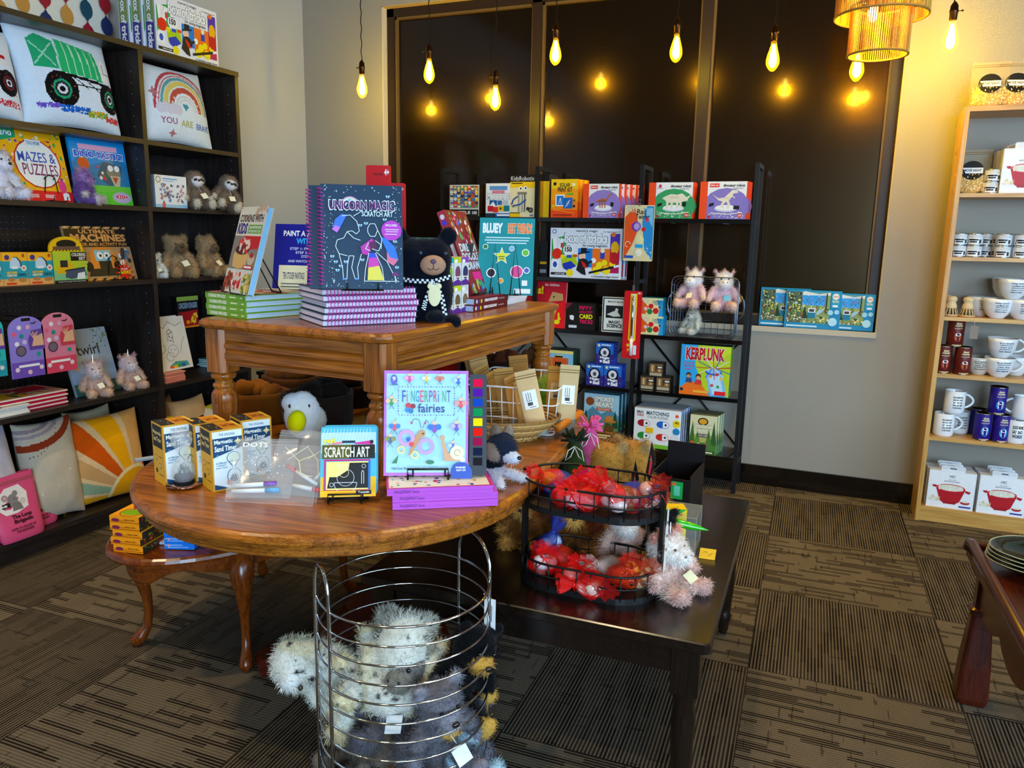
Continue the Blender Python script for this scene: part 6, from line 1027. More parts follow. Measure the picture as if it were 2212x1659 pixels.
# ---------------------------------------------------------------- goods on the raised oak coffee table
def V(x,y,z): return Vector((x,y,z))
def rotz(v,a): return Matrix.Rotation(R(a),3,'Z')@Vector(v)
CZ=CT+.0006
def laid(name,label,loc,w,d,th,col,a,front=(),spine=(),pages='f1ead8',group=None,lab2=None): return book(name,label,'book',loc,w,d,th,col,R(a),front,spine,lay=True,pages=pages,group=group)
ck=[('r',0,0,1,1,'b8b2a4'),('r',0,.66,1,1,'e4dccb'),('d',20,2,0,.85,1,1,.03,.07,['d8b8a0','c8a890','e8e0d0']),('t','COOKING WITH',.06,.82,.94,.91,'1c1a22',.03),('t','KIDS',.05,.68,.42,.81,'3c2a78',.045),('r',.46,.69,.97,.79,'6a9a30'),('t','50 KID APPROVED RECIPES',.49,.745,.94,.775,W),('t','THAT TEACH HOW TO COOK',.49,.70,.94,.73,W),
('r',0,.28,1,.66,'8a8078'),('p',[(.35,.66),(1,.66),(1,.52),(.6,.5)],'c01a24'),('p',[(.16,.30),(.12,.44),(.22,.50),(.62,.50),(.70,.44),(.66,.30),(.4,.28)],'d8b070'),('o',.42,.50,.27,'4a2018',.06),('o',.44,.56,.19,'8a1a18',.06),('d',30,5,.25,.48,.66,.64,.025,.05,['c8202a','6a1a18','e8d8c8','e04a3a']),('o',.83,.40,.13,'c8b8a0',.07),('o',.83,.44,.08,'a82a22',.03),('r',.60,.285,.95,.325,'c82a40'),('r',.64,.295,.91,.315,W),
('r',0,0,1,.27,'d8d4cc'),('d',26,6,.02,.02,.32,.22,.03,.06,['9a4a2a','b8603a','6a2a1a']),('d',26,7,.36,.02,.64,.22,.02,.05,['b01a20','d8403a','e8c8b8']),('d',36,8,.68,.02,.98,.22,.02,.05,['e8d080','8a9a4a','c8b060','5a6a2a']),('l',[(.34,0),(.34,.27)],.004,W),('l',[(.66,0),(.66,.27)],.004,W)]
nc=A(532,690,z=CZ); ca=-14
for k in range(4):
    c=nc+rotz((-.095,0,0),ca)+rotz((random.Random(k).uniform(-.003,.003),random.Random(k+9).uniform(-.002,.002),k*.0162),ca)
    laid('cookbook',['lowest green spined cookbook in the stack of four','second green spined cookbook from the bottom of its stack','third green spined cookbook from the bottom of its stack','top lying green spined cookbook, the easel standing on it'][k],c,.19,.225,.0158,'6f9c34',ca,ck if k==3 else (),[('t','COOKING WITH KIDS',.08,.2,.52,.8,'f2f4e6',.04),('r',.62,.4,.78,.6,'e8f0d0'),('r',.88,.4,.94,.6,'e8f0d0')],pages='b9d3e6')  # pale blue pages: tint of the cool daylight put into the paper colour
zt_=CZ+4*.0162
q=A(507,636,z=zt_); book('cookbook','standing cookbook with dessert cover leaning on a wire easel','book',q+V(0,0,.004),.19,.245,.017,'d8d0c0',R(-28),ck,tilt=16,pages='8fc4e8')  # blue of the daylight on the page edges is painted into pages
easel('wire easel holding the standing dessert cookbook',q+rotz((-.01,.0,.0),-28),R(-28),.09,.14,16)
pz=[('r',0,0,1,1,'141a86'),('t','PAINT A ZOO FULL OF',.12,.86,.95,.925,W,.03),('t','WITH STICKERS!',.30,.77,.98,.84,'3ab0f0',.04),('t','STEP 1: FIND THE STICKER',.22,.70,.9,.73,'d8dcf8'),('t','STEP 2: PEEL THE STICKER',.3,.655,.95,.685,'d8dcf8'),('t','STEP 3: PLACE THE STICKER',.38,.61,1,.64,'d8dcf8'),('t','AND WATCH YOUR ANIMAL PAINTING',.2,.555,.98,.585,'d8dcf8'),('r',.08,.12,.48,.52,'e8e4c4'),('t','TEN STICKER PAINTINGS',.14,.36,.44,.44,'2a2a5a')]+[('r',.12,.16+.035*i,.44-.03*(i%2),.172+.035*i,'5a5a6a') for i in range(5)]+[('r',.56,.36,.74,.52,'d8302a'),('r',.78,.36,.96,.52,'16302c'),('r',.54,.16,.72,.32,'1a2a6a'),('r',.76,.16,.94,.32,'2a5ac0'),('o',.63,.24,.05,'a8c070'),('r',.04,.06,.7,.09,'b05a4a'),('r',.05,.0,.4,.05,'4a7a4a')]
q=A(585,645,y=1.93); book('sticker_book','navy zoo sticker painting book standing behind the cookbooks','book',V(q.x+.12,1.95,CZ),.235,A(640,487,y=1.95).z-CZ+.01,.014,'141a86',R(14),pz,tilt=12)
# spiral scratch books
def spiralbook(label,loc,rot,w,h,th,cover,items=(),lay=True,group=None,side=False):
    t=thing('scratch_art_book',label,'book',loc,group=group,rot=rot); mb=MB(); c=.0015
    mb.box((-w/2,0,0),(w/2,h,c),'14161c','print'); mb.box((-w/2,0,th-c),(w/2,h,th),cover,'print'); 
    if items: mb.art((w/2,0,th),(0,1,0),(-1,0,0),h,w,items) if side else mb.art((-w/2,0,th),(1,0,0),(0,1,0),w,h,items)
    mb.build('cover',t); MB().box((-w/2+.002,.006,c),(w/2-.002,h-.002,th-c),'e8e0f2','paper').build('page_block',t)
    mb=MB(); n=26
    for i in range(n):
        x=-w/2+.012+(w-.024)*i/(n-1)
        mb.tube([(x+.0012*math.cos(a)*2,.001+.0085*math.cos(a),th/2+(th/2+.0045)*math.sin(a)) for a in [2*PI*k/10 for k in range(11)]],.0011,'d23cae','gloss',4)
    mb.build('spiral_binding',t); return t
nc=A(702,706,z=CZ); sa=54; SW,SD,ST=.262,.215,.0155
for k in range(6):
    c=nc+rotz((SW/2,.0,0),sa)+rotz((random.Random(k+3).uniform(-.007,.007),random.Random(k).uniform(-.004,.004),k*.0160),sa)
    spiralbook('pink spiral bound scratch book lying in the stack of six, '+['lowest','second from bottom','third from bottom','fourth from bottom','fifth from bottom','topmost'][k],c,(0,0,R(sa)),SW,SD,ST,'10344e')
zs=CZ+6*.016
ST_=random.Random(4); un=[('r',0,0,1,1,'10344e')]+[('o',ST_.choice([ST_.uniform(.04,.16),ST_.uniform(.86,.98)]) if i%3 else ST_.uniform(.04,.98),ST_.uniform(.02,.98) if i%3 else ST_.choice([ST_.uniform(.02,.08),ST_.uniform(.92,.98)]),ST_.uniform(.003,.007),'dff0f8') for i in range(150)]
un+=[('a',.36,.79,.10-.014*i,.115-.014*i,0,180,c) for i,c in enumerate(['d8a0d0','f0e0b0','a0d8d0','3aa0d8','e8f4fa'])]+[('t','UNICORN MAGIC',.11,.75,.90,.84,'5a2060',.05,'eaf2fa'),('t','SCRATCH ART',.50,.69,.88,.74,'e0f0f8',.02)]
un+=[('o',.86,.56,.125,'c24ac0'),('t','INCLUDES:',.79,.60,.93,.62,W),('r',.78,.565,.95,.573,'f0d8f4'),('r',.79,.545,.94,.552,'f0d8f4'),('r',.78,.52,.93,.528,'f0d8f4')]
S_='e6f4fa'
def ln(p,c=S_,w_=.0016): return ('l',p,w_,c)
un+=[('p',[(.14,.56),(.18,.66),(.26,.71),(.32,.70),(.28,.64),(.24,.58),(.20,.53)],'4a7ae0'),('p',[(.14,.56),(.2,.53),(.24,.58),(.18,.60)],'d080d8'),('p',[(.48,.40),(.62,.48),(.66,.44),(.56,.32),(.50,.33)],'c03aa8'),('p',[(.72,.50),(.80,.48),(.90,.40),(.94,.28),(.84,.24),(.80,.36)],'3a7ae0'),('p',[(.80,.36),(.84,.30),(.94,.28),(.88,.22),(.80,.26)],'e07a9a'),
('p',[(.58,.34),(.66,.34),(.76,.08),(.56,.08)],'e8d860'),('p',[(.58,.34),(.66,.34),(.71,.22),(.57,.20)],'d04ab0'),('p',[(.58,.34),(.66,.34),(.675,.30),(.58,.29)],'3a50d0'),
ln([(.26,.69),(.36,.70),(.44,.64),(.47,.55),(.43,.52),(.38,.55),(.32,.54),(.28,.48),(.20,.46),(.18,.40),(.22,.33),(.32,.31)]),ln([(.40,.69),(.50,.74)]),ln([(.22,.33),(.26,.20),(.27,.09),(.31,.09),(.32,.22),(.34,.31)]),ln([(.34,.31),(.40,.31),(.37,.20),(.41,.09),(.45,.09),(.44,.20),(.49,.33)]),ln([(.32,.54),(.40,.48),(.48,.46)]),
ln([(.57,.58),(.60,.62),(.66,.62),(.69,.56),(.66,.50),(.60,.50),(.57,.54),(.57,.58)]),ln([(.69,.56),(.74,.48),(.73,.38)]),('p',[(.58,.44),(.66,.46),(.68,.38),(.60,.37)],'5a1a4a'),ln([(.58,.44),(.54,.38),(.60,.36)]),ln([(.66,.46),(.73,.42),(.70,.36),(.62,.38)]),ln([(.58,.34),(.54,.2),(.52,.07),(.92,.07),(.80,.26),(.67,.35)]),ln([(.66,.34),(.74,.2),(.76,.07)]),
('p',[(.85,.12),(.88,.16),(.92,.16),(.95,.12)],'6a2a6a'),ln([(.90,.12),(.90,.07)]),('o',.27,.09,.015,'3a90e0'),('o',.43,.09,.015,'3a90e0')]
for (x,y) in ((.20,.17),(.24,.21),(.18,.25),(.55,.62),(.78,.66),(.82,.88),(.90,.45),(.48,.60),(.14,.3),(.5,.27),(.92,.2),(.3,.25)): un+=[('o',x-.014,y+.005,.012,'b8dcec'),('o',x+.014,y+.005,.012,'b8dcec'),('o',x-.01,y-.008,.008,'8ab0d8'),('o',x+.01,y-.008,.008,'8ab0d8')]
q=A(784,629,z=zs); ua=33
# standing: rotate so that the cover faces the camera; local x runs up the spine
def standspiral(label,off,items):
    M_=Matrix.Rotation(R(ua),4,'Z')@Matrix.Rotation(R(-11),4,'X')@Matrix.Rotation(R(90),4,'X')@Matrix.Rotation(R(-90),4,'Z')
    loc=q+rotz((-.100,0,0),ua)+off; t=spiralbook(label,loc,(0,0,0),.258,.200,.012,'10344e',items,side=True); 
    # local: x spine axis, y away from the spine, z thickness (cover up)
    e1=Matrix.Rotation(R(ua),3,'Z')@Matrix.Rotation(R(-11),3,'X')
    ax=e1@Vector((0,0,-1)); ay=e1@Vector((1,0,0)); az=e1@Vector((0,-1,0))
    m3=Matrix((ax,ay,az)).transposed(); t.rotation_euler=m3.to_euler(); t.location=loc-ax*.129+V(0,0,.004); return t
standspiral('standing scratch art book with a unicorn and princess cover, in front',V(0,0,0),un)
standspiral('second standing scratch art book, showing left of the unicorn cover',rotz((-.03,.035,-.002),ua),[])
easel('wire easel holding the unicorn scratch art books',q+rotz((0,-.006,0),ua),R(ua),.10,.16,11)
# black bear bucket plush
bq=V(-1.085,1.945,CZ); t=thing('bear_blanket_plush','square black bear plush with a tan muzzle and checked ribbon','plush toy',bq,R(32))
me=furmesh('blackbear',[((0,0,.10),(.075,.065,.13),'0b0f1a'),((-.04,0,.08),(.045,.06,.09),'0b0f1a'),((.04,0,.08),(.045,.06,.09),'0b0f1a'),((-.035,0,.17),(.045,.06,.06),'0b0f1a'),((.035,0,.17),(.045,.06,.06),'0b0f1a'),((-.07,0,.235),(.026,.018,.026),'0b0f1a'),((.07,0,.235),(.026,.018,.026),'0b0f1a'),((.03,-.07,.012),(.03,.045,.02),'0b0f1a'),((.075,-.06,.0),(.022,.045,.022),'0b0f1a',(0,.5,.4)),((-.05,-.06,.02),(.026,.035,.024),'0b0f1a')],.006,5000,.005,.0014); o=bpy.data.objects.new('furry_body',me); COL.objects.link(o); o.parent=t
MB().ell((.022,-.070,.155),(.036,.022,.028),'b08a72','cloth',18).build('muzzle',t)
mb=MB(); mb.ell((.022,-.092,.166),(.008,.004,.007),'6a5468','matte',10); mb.tube([(.022,-.093,.160),(.022,-.0925,.146)],.0009,'4a3a44','matte',4); mb.tube([(.006,-.089,.148),(.014,-.091,.143),(.022,-.092,.146),(.030,-.091,.143),(.038,-.089,.148)],.0009,'4a3a44','matte',4); mb.build('stitched_nose',t)
for s in (-.012,.056): MB().ell((s,-.072,.188),(.006,.005,.006),'23303f','gloss',10).build('eye',t)
mb=MB(); 
def ribbon(P,wd):
    for (a,b) in zip(P[:-1],P[1:]):
        for k in range(8):
            u0=Vector(a).lerp(Vector(b),k/8); u1=Vector(a).lerp(Vector(b),(k+1)/8); n=(Vector(b)-Vector(a)).cross(Vector((0,-1,0))).normalized()*wd/2
            for j in (0,1): mb.add([tuple(u0+n*(j*1-1+0)),tuple(u1+n*(j-1)),tuple(u1+n*j),tuple(u0+n*j)],[(0,1,2,3)],'e8ecf0' if (k+j)%2 else '1a1c22','matte')
ribbon([(-.08,-.055,.118),(-.03,-.078,.112),(.022,-.095,.112),(.07,-.08,.125)],.012); ribbon([(.022,-.098,.112),(.0,-.10,.06),(-.006,-.10,.035)],.012); ribbon([(.024,-.098,.112),(.045,-.10,.07),(.054,-.10,.02)],.012); mb.build('ribbon',t)
mb=MB(); mb.ell((.024,-.104,.075),(.018,.0012,.030),'e8e2b8','paper',16); mb.ell((.012,-.104,.100),(.008,.0012,.008),'e8e2b8','paper',10); mb.ell((.036,-.104,.100),(.008,.0012,.008),'e8e2b8','paper',10); mb.build('bear_shaped_tag',t)
# egg toy boxes in a 3 x 2 wall
eb=[('r',0,0,1,1,'dfe6e8'),('r',0,.80,1,1,'BB'),('o',.3,.86,.22,W,.07),('o',.55,.45,.36,'CC',.24),('p',[(0,.0),(0,.14),(.6,.22),(1,.12),(1,0)],'5a2a8a'),('r',.1,.28,.9,.32,'f4f0e4')]
XE=-1.075; ya=A(962,674,x=XE).y; yb=A(1012,668,x=XE).y; ew=(yb-ya)/3.1
for r_ in range(2):
    for k in range(3):
        cols=[('2ab8c8','8ab84a'),('c0d030','7a4a6a'),('8a4ab8','2a3460')][k] if r_ else [('2ab8c8','6a9a4a'),('c0d030','6a5a3a'),('d0d8d8','7a6a4a')][k]
        it=[tuple(cols[0] if e=='BB' else cols[1] if e=='CC' else e for e in i) for i in eb]
        carton('egg_toy_box','small animal toy box by the bear plush, %s row, %s from left'%('upper' if r_ else 'lower',['first','second','third'][k]),'toy box',V(XE,ya+ew*(k+.5)*1.03,CZ+r_*.0862),ew*.97,.08,.085,'dfe6e8',PI/2,it,left=[('r',0,0,1,1,'2a9ab0'),('r',.0,.0,1,.2,'5a2a8a')],top=[('r',0,0,1,1,'d8ccb0')])
carton('vehicle_toy_box','pale box top under yellow vehicle artwork behind the egg toys','toy box',V(-1.20,2.36,CZ),.12,.08,.21,'1a1714',R(20),[('r',0,.3,1,.6,'e0a01c'),('r',.1,.4,.6,.5,K),('r',.2,.7,.8,.8,'d8d8d8')])
# doodle books
XD=-1.045; y0=A(1022,672,x=XD).y; y1=A(1097,655,x=XD).y
for k in range(2):
    book('doodle_book','maroon doodle book lying flat, '+('upper' if k else 'lower')+' of two by the table edge','book',V(XD,(y0+y1)/2+.006*k,CZ+k*.0215),min(.27,y1-y0),.19,.021,'5c1420',R(90),[('r',0,0,1,1,'7a1c28')],[('o',.06,.5,.022,'d8d8e0',.3),('o',.12,.5,.022,'4a3a9a',.3),('o',.19,.5,.022,'d8d020',.3),('t','DREAM DOODLE DRAW',.28,.3,.66,.75,W,.04),('t','includes',.70,.4,.88,.6,'e8c8c8')],lay=True,pages='b0bfd6')
zd=CZ+.043
dd=[('r',0,0,1,1,'7a1a2c'),('t','DREAM',.12,.50,.9,.60,'c8e0ec',.05),('t','DOODLE',.12,.39,.9,.49,'c8e0ec',.05),('t','DRAW',.2,.28,.8,.38,'c8e0ec',.05),('r',.3,.15,.7,.25,'d8208a'),('d',44,5,.08,.62,.92,.97,.02,.05,['d8b050','2a7ad0','e8e0e0','c83a6a','58a058']),('d',24,6,.08,.02,.92,.14,.02,.05,['d8b050','2a7ad0','58a058'])]
q=A(1043,642,z=zd); q.x=max(min(q.x,-1.08),-1.2); q=A(1043,642,x=-1.10); q.z=zd
book('doodle_book','standing maroon doodle book tipped to the left with its spine in view','book',V(-1.10,q.y,zd+.008),.21,.285,.026,'6a1626',R(97),dd,[('t','DREAM DOODLE DRAW',.25,.25,.7,.66,W,.03),('r',0,.68,1,1,'b03a4a'),('o',.5,.93,.3,'e8e0e8',.03),('o',.5,.86,.3,'4a4ad0',.03),('o',.5,.78,.3,'c8d020',.03)],tilt=21)
easel('wire easel holding the standing maroon doodle book',V(-1.10,q.y,zd),R(97),.10,.15,20)
zb_=CZ
for k in range(6):
    laid('sticker_book','thin white edged sticker book in the pile under the teal book',V(-1.16+.002*k,2.49,zb_+k*.0062),.20,.20,.006,'e4e9ec',2,[('r',0,0,1,1,'6aa8a8')],[],pages='eef0f2',group='sticker books piled under the teal one')
zb_+=6*.0062
bl=[('r',0,0,1,1,'1a8a90'),('t','BLUEY',.06,.80,.42,.93,'eef4f8',.08,'9ab8c8'),('t','BEST FRIENDS',.52,.80,.95,.93,'e07a30',.04,'f4e8d8'),('r',.12,.735,.92,.75,'c8e4e6'),('r',.10,.70,.9,.715,'c8e4e6'),('r',.14,.665,.86,.68,'c8e4e6'),('star',.42,.50,.17,5,'f4f4f0'),('star',.42,.50,.14,5,'d8dc40'),('r',.36,.49,.48,.50,'3a3a20'),('r',.37,.46,.47,.47,'3a3a20'),('o',.85,.55,.07,'f4f4f4'),('o',.85,.55,.055,'6ab840'),('o',.60,.60,.05,'f4f4f4'),('o',.60,.60,.04,'8ac0d8'),('o',.12,.62,.05,W),('o',.12,.62,.04,'3a7a4a'),('o',.70,.30,.12,'f4f4f4'),('o',.70,.30,.105,'d85a98'),('o',.24,.28,.09,'f4f4f4'),('o',.24,.28,.07,'2a2a34'),('o',.88,.32,.06,'f4f4f4'),('o',.88,.32,.045,'5a6ab0'),('o',.42,.18,.05,'f4f4f4'),('o',.42,.18,.04,'e0a030'),('r',.80,.12,.90,.19,'f0f0f0'),('r',.66,.02,.96,.08,'f0f0f0')]
w_bl=.19; q=A(1106,642,y=2.46); yB=2.44; xB=A(1090,642,y=yB).x
book('sticker_book','teal best friends sticker book standing on a wire easel','book',V(xB,yB,zb_+.003),w_bl,.265,.008,'1a8a90',R(18),bl,tilt=13,pages='e8eef0')
t=easel('wire easel holding the teal best friends book',V(xB,yB-.004,zb_),R(18),.10,.17,13)
mb=MB()
for s in (-1,1): mb.tube([(s*.035-.014,-.012,.004),(s*.035,.02,.175),(s*.035+.022,-.012,.004)],.0018,'101010','iron',6)
mb.build('front_wire',t)
for x0,x1,yt,Y,lb in ((800,842,357,2.30,'tall red carded light up toy behind the unicorn book, left and rear'),(814,871,395,2.18,'red carded light up toy behind the unicorn book, right and nearer')):
    a=A(x0,690,y=Y); b=A(x1,690,y=Y); h=A((x0+x1)/2,yt,y=Y).z-CZ; w_=(b.x-a.x)*1.05; t=thing('sparkler_card',lb,'toy card',V((a.x+b.x)/2,Y,CZ),R(20)); mb=MB(); mb.prism(rrect(w_,h,.006,3,(0,h/2)),0,.012,'c4121c','print',axis='y'); mb.art((-w_/2,0,0),(1,0,0),(0,0,1),w_,h,[('star',.5,.80,.34,9,'f0c020'),('o',.5,.80,.16,'f8e050'),('r',.42,.2,.58,.82,'e8ecf0'),('r',.3,.93,.7,.945,'8a0a12'),('t','4+',.75,.93,.95,.975,W,.04)]); mb.build('backing_card',t)
book('storybook','green covered book whose top edge shows behind the black bear','book',V(A(900,690,y=2.3).x,2.32,CZ),.20,A(900,512,y=2.32).z-CZ,.018,'5c8a78',R(8),[('r',.1,.88,.8,.95,'e8e0b0')],tilt=5)
# ---------------------------------------------------------------- goods on the oval table (top at .7405)
OZ=.7406
tm=[('r',0,0,1,1,'c9952e'),('r',.05,.03,.95,.97,'e4ecee'),('p',[(.05,.55),(.05,.86),(.95,.86),(.95,.68)],'17456a'),('t','THE ORIGINAL',.25,.89,.75,.935,'2a5a80',.01),('t','Magnetic',.10,.745,.66,.835,'f2f4ec',.03),('t','Sand Timer',.10,.645,.78,.735,'f2f4ec',.03),('star',.82,.78,.13,4,'e8d8a0'),('star',.82,.78,.10,6,'e8d8a0'),('star',.18,.58,.05,4,'6a9ac0'),('t','A Different',.12,.44,.45,.475,'4a7a98'),('t','Sculpture',.14,.40,.42,.432,'4a7a98'),('t','Every Time!',.12,.36,.46,.392,'4a7a98'),
('o',.66,.52,.21,'2a5a78',.10),('o',.66,.52,.19,'dfe8d8',.092),('p',[(.5,.47),(.82,.47),(.69,.36),(.63,.36)],'2a5a78'),('p',[(.53,.465),(.79,.465),(.67,.37),(.65,.37)],'dfe8d8'),('o',.66,.22,.22,'2a5a78',.13),('o',.66,.22,.20,'dce8ec',.12),('r',.63,.32,.69,.40,'dce8ec'),('star',.66,.20,.16,11,'12304e'),('o',.66,.17,.13,'12304e',.05),('o',.52,.12,.10,'b87a68',.045),('p',[(.05,.03),(.05,.12),(.5,.03)],'17456a'),('p',[(.95,.03),(.95,.10),(.7,.03)],'17456a')]
tsd=[('r',0,0,1,1,'d8a838'),('r',.06,.60,.94,.97,'1a1712'),('t','Magnetic',.12,.80,.75,.88,'e8d8a0'),('t','Sand Timer',.12,.70,.85,.78,'e8d8a0'),('star',.8,.84,.12,4,'e8a83a'),('o',.3,.42,.10,'3a2a14'),('o',.3,.42,.08,'e4c070'),('o',.62,.30,.10,'3a2a14'),('o',.62,.30,.08,'e4c070'),('o',.3,.2,.09,'3a2a14'),('r',.55,.45,.85,.46,'6a4a14'),('r',.5,.15,.9,.16,'6a4a14')]
ttp=[('r',0,0,1,1,'c8882a'),('r',0,0,.4,1,'2a2724'),('d',12,3,.04,.1,.36,.9,.01,.02,['c8c0a0']),('t','Sand Timer',.5,.3,.9,.7,'7a3a10'),('r',.9,0,1,1,'e0b850')]
def timer(label,near,a,w=.079,d=.072,h=.152):
    c=A(near[0],near[1],z=OZ)+rotz((w/2,0,0),a); return carton('sand_timer_box',label,'toy box',c,w,d,h,'c9952e',R(a),tm,left=tsd,top=ttp)
timer('magnetic sand timer box at the left, a glass timer standing before it',(358,1050.6),66); timer('magnetic sand timer box in the middle, nearest the viewer',(461,1064),63)
c=A(461,1064,z=OZ)+rotz((.004,.085,0),63); carton('sand_timer_box','sand timer box half hidden behind the middle one','toy box',c+rotz((-.005+.03,.0,0),63),.079,.072,.152,'c9952e',R(63),tm,left=tsd,top=ttp)
c=A(461,1064,z=OZ)+rotz((.115,.058,0),63); carton('sand_timer_box','sand timer box at the right of the four, behind the clear pouches','toy box',c+rotz((.02,0,0),62),.079,.072,.152,'c9952e',R(62),tm,left=tsd,top=ttp)
# hourglass
q=A(398,1050,z=OZ); t=thing('sand_timer','glass magnetic sand timer with black iron filings on a round copper base','sand timer',q,R(40))
mb=MB(); 
for k in range(3): a=2*PI*k/3; mb.ell((.03*math.cos(a),.03*math.sin(a),.003),.003,'c08a70','metal',8)
mb.lathe([(.001,.005),(.041,.005),(.042,.0065),(.041,.008),(.001,.008)],36,col='b98a7a',mat='chrome'); mb.lathe([(.024,.008),(.024,.014),(.02,.016),(.001,.016)],24,col='0c0c0e',mat='matte'); mb.build('base',t)
mb=MB(); mb.lathe([(.012,.012),(.022,.016),(.028,.028),(.029,.04),(.025,.054),(.015,.068),(.006,.077),(.0045,.081),(.006,.085),(.014,.094),(.023,.106),(.026,.120),(.022,.135),(.012,.143),(.001,.145)],28,col='f0f6fa',mat='thin_glass'); mb.build('glass_body',t)
mb=MB(); mb.lathe([(.001,.018),(.018,.019),(.023,.024),(.020,.030),(.010,.035),(.001,.037)],20,col='14171c',mat='matte')
rg=random.Random(3)
for i in range(26): a=rg.uniform(0,6.28); e=rg.uniform(.3,1.3); mb.tube([(0,0,.030),(.018*math.cos(a)*math.cos(e),.018*math.sin(a)*math.cos(e),.034+.024*math.sin(e))],.0016,'14171c','matte',4,rr=[.0016,.0003])
mb.build('iron_filings',t)
# clear pouches with markers in an acrylic holder
q=A(588,1082,z=OZ); za=17
t=thing('acrylic_stand','clear acrylic holder displaying the marker pouches','display stand',q,R(za)); mb=MB(); W2=.105
mb.add([(-W2,.0,.0),(W2,.0,.0),(W2,.075,.115),(-W2,.075,.115)],[(0,1,2,3)],'dce4e8','film'); mb.tube([(-W2,-.004,.045),(-W2,-.02,.0),(W2,-.02,.0),(W2,-.004,.045)],.0012,'e8eef2','film',5); mb.tube([(-W2,0,.0),(-W2,.075,.115),(W2,.075,.115),(W2,0,0)],.0012,'f2f6f8','film',5)
mb.add([(-W2,-.02,.001),(W2,-.02,.001),(W2,-.004,.045),(-W2,-.004,.045)],[(0,1,2,3)],'dce4e8','film'); mb.build('acrylic_sheet',t)
def pen(par,a,b,cap,colr='e8ecf0'):
    A_=Vector(a);B_=Vector(b); mb=MB(); mb.cyl(A_,A_.lerp(B_,.72),.0052,colr,'plastic',10); mb.cyl(A_.lerp(B_,.70),B_,.0058,cap,'plastic',10); mb.build('marker_pen',par)
def zip_(label,dx,dy,rz_,pens,lean=38,w=.15,h=.15,dots=False):
    t=thing('clear_pouch',label,'pouch',q+rotz((dx,dy,.006),za),rot=(-R(lean),0,R(za+rz_))); mb=MB(); n=10
    vs=[];
    for j in range(n+1):
        for i in range(n+1): vs.append((-w/2+w*i/n,-.008*math.sin(PI*j/n)*math.sin(PI*i/n)+.003*noise.noise(Vector((i*.7,j*.7,dx*30))),h*j/n))
    fs=[(j*(n+1)+i,j*(n+1)+i+1,(j+1)*(n+1)+i+1,(j+1)*(n+1)+i) for j in range(n) for i in range(n)]; mb.add(vs,fs,'e6ebee','film',True); mb.add([(x,-y+.004,z) for x,y,z in vs],[f[::-1] for f in fs],'dfe5e8','film',True)
    mb.tube([(-w/2,-.001,h*.9),(w/2,-.001,h*.9)],.0014,'f2f4f6','film',5); mb.tube([(-w/2,-.001,h*.94),(w/2,-.001,h*.94)],.0014,'f2f4f6','film',5)
    mb.art((-w/2,-.010,0),(1,0,0),(0,0,1),w,h,([('d',46,2,.15,.3,.85,.78,.006,.010,['f4f6f8'])]+[('t','DOTS',.15,.82,.55,.9,'f2f4f6',.02)]) if dots else [('l',[(.2,.7),(.5,.5),(.75,.62)],.002,'e8e8b8'),('l',[(.3,.5),(.6,.75)],.002,'e8e8d0'),('l',[(.5,.5),(.6,.3),(.8,.28)],.002,'e8e8d0')]); mb.build('film',t)
    for p in pens: pen(t,*p)
    return t
zip_('front clear zip pouch with white dots and markers in its pocket',-.035,.0,6,[((-.06,-.006,.012),(.05,-.006,.018),'5aa8d8'),((-.055,-.006,.026),(.04,-.006,.034),'7a4ab0')],dots=True)
zip_('middle clear zip pouch holding a red and a blue marker',.035,.03,-6,[((.06,-.004,.03),(-.03,-.004,.07),'c02a30'),((.0,-.006,.022),(.075,-.006,.015),'c83038')],w=.15,h=.165)
zip_('rear clear zip pouch with a blue capped marker',.07,.05,-14,[((.0,-.004,.02),(.03,-.004,.075),'2a50b0')],w=.14,h=.16)
# scratch art packs
sc=[('r',0,0,1,1,'e8b81c'),('r',0,.28,1,1,'58b8d8'),('r',0,.62,1,.92,'b8dce8')]+[('l',[(-.0+.06*i,.74),(.06+.06*i,.97)],.0012,'d8f0f8') for i in range(15)]+[('p',[(.1,.76),(.4,.79),(.4,.76),(.2,.74)],'e08a90'),('p',[(.9,.80),(.62,.77),(.6,.75),(.95,.74)],'c83a9a'),('r',.02,.54,.98,.74,'17160f'),('p',[(.02,.54),(.02,.74),(.55,.74),(.5,.54)],'5a5818'),('t','SCRATCH ART',.06,.56,.88,.71,'eef0e8',.02),('t','yay!',.04,.75,.26,.84,'f4e020',.07,'58b8d8'),('r',.38,.765,.62,.80,'10344e'),('o',.92,.78,.035,'17160f'),
('r',.06,.09,.90,.53,'c81e6a'),('r',.08,.10,.90,.51,'2a7ac8'),('r',.10,.10,.86,.50,'f0e890'),('p',[(.12,.12),(.86,.12),(.86,.48),(.52,.48),(.5,.38),(.3,.28),(.16,.28)],'14171a'),('a',.45,.27,.15,.158,0,360,'d8dce8'),('a',.45,.20,.20,.21,180,360,'d8dce8'),('l',[(.25,.2),(.65,.2)],.0014,'d8dce8'),('a',.42,.34,.08,.088,0,360,'e8e0c0'),('l',[(.74,.18),(.74,.34)],.0014,'d8dce8'),('l',[(.78,.18),(.78,.34),(.76,.37),(.74,.34)],.0014,'d8dce8'),('l',[(.26,.45),(.5,.45),(.5,.43),(.26,.43),(.26,.45)],.0012,'e8e8d0'),('a',.78,.43,.03,.038,0,360,'d8dce8'),('a',.2,.17,.03,.038,0,360,'d8dce8'),('r',0,0,1,.085,'f0c01c'),('r',.64,.03,.92,.085,'17160f'),('t','Toysmith',.68,.04,.88,.075,W)]
qn=A(692,1087,z=OZ); qr=A(812,1084,z=OZ); sa_=math.degrees(math.atan2(qr.y-qn.y,qr.x-qn.x)); ww=(qr-qn).length; cn=(qn+qr)/2
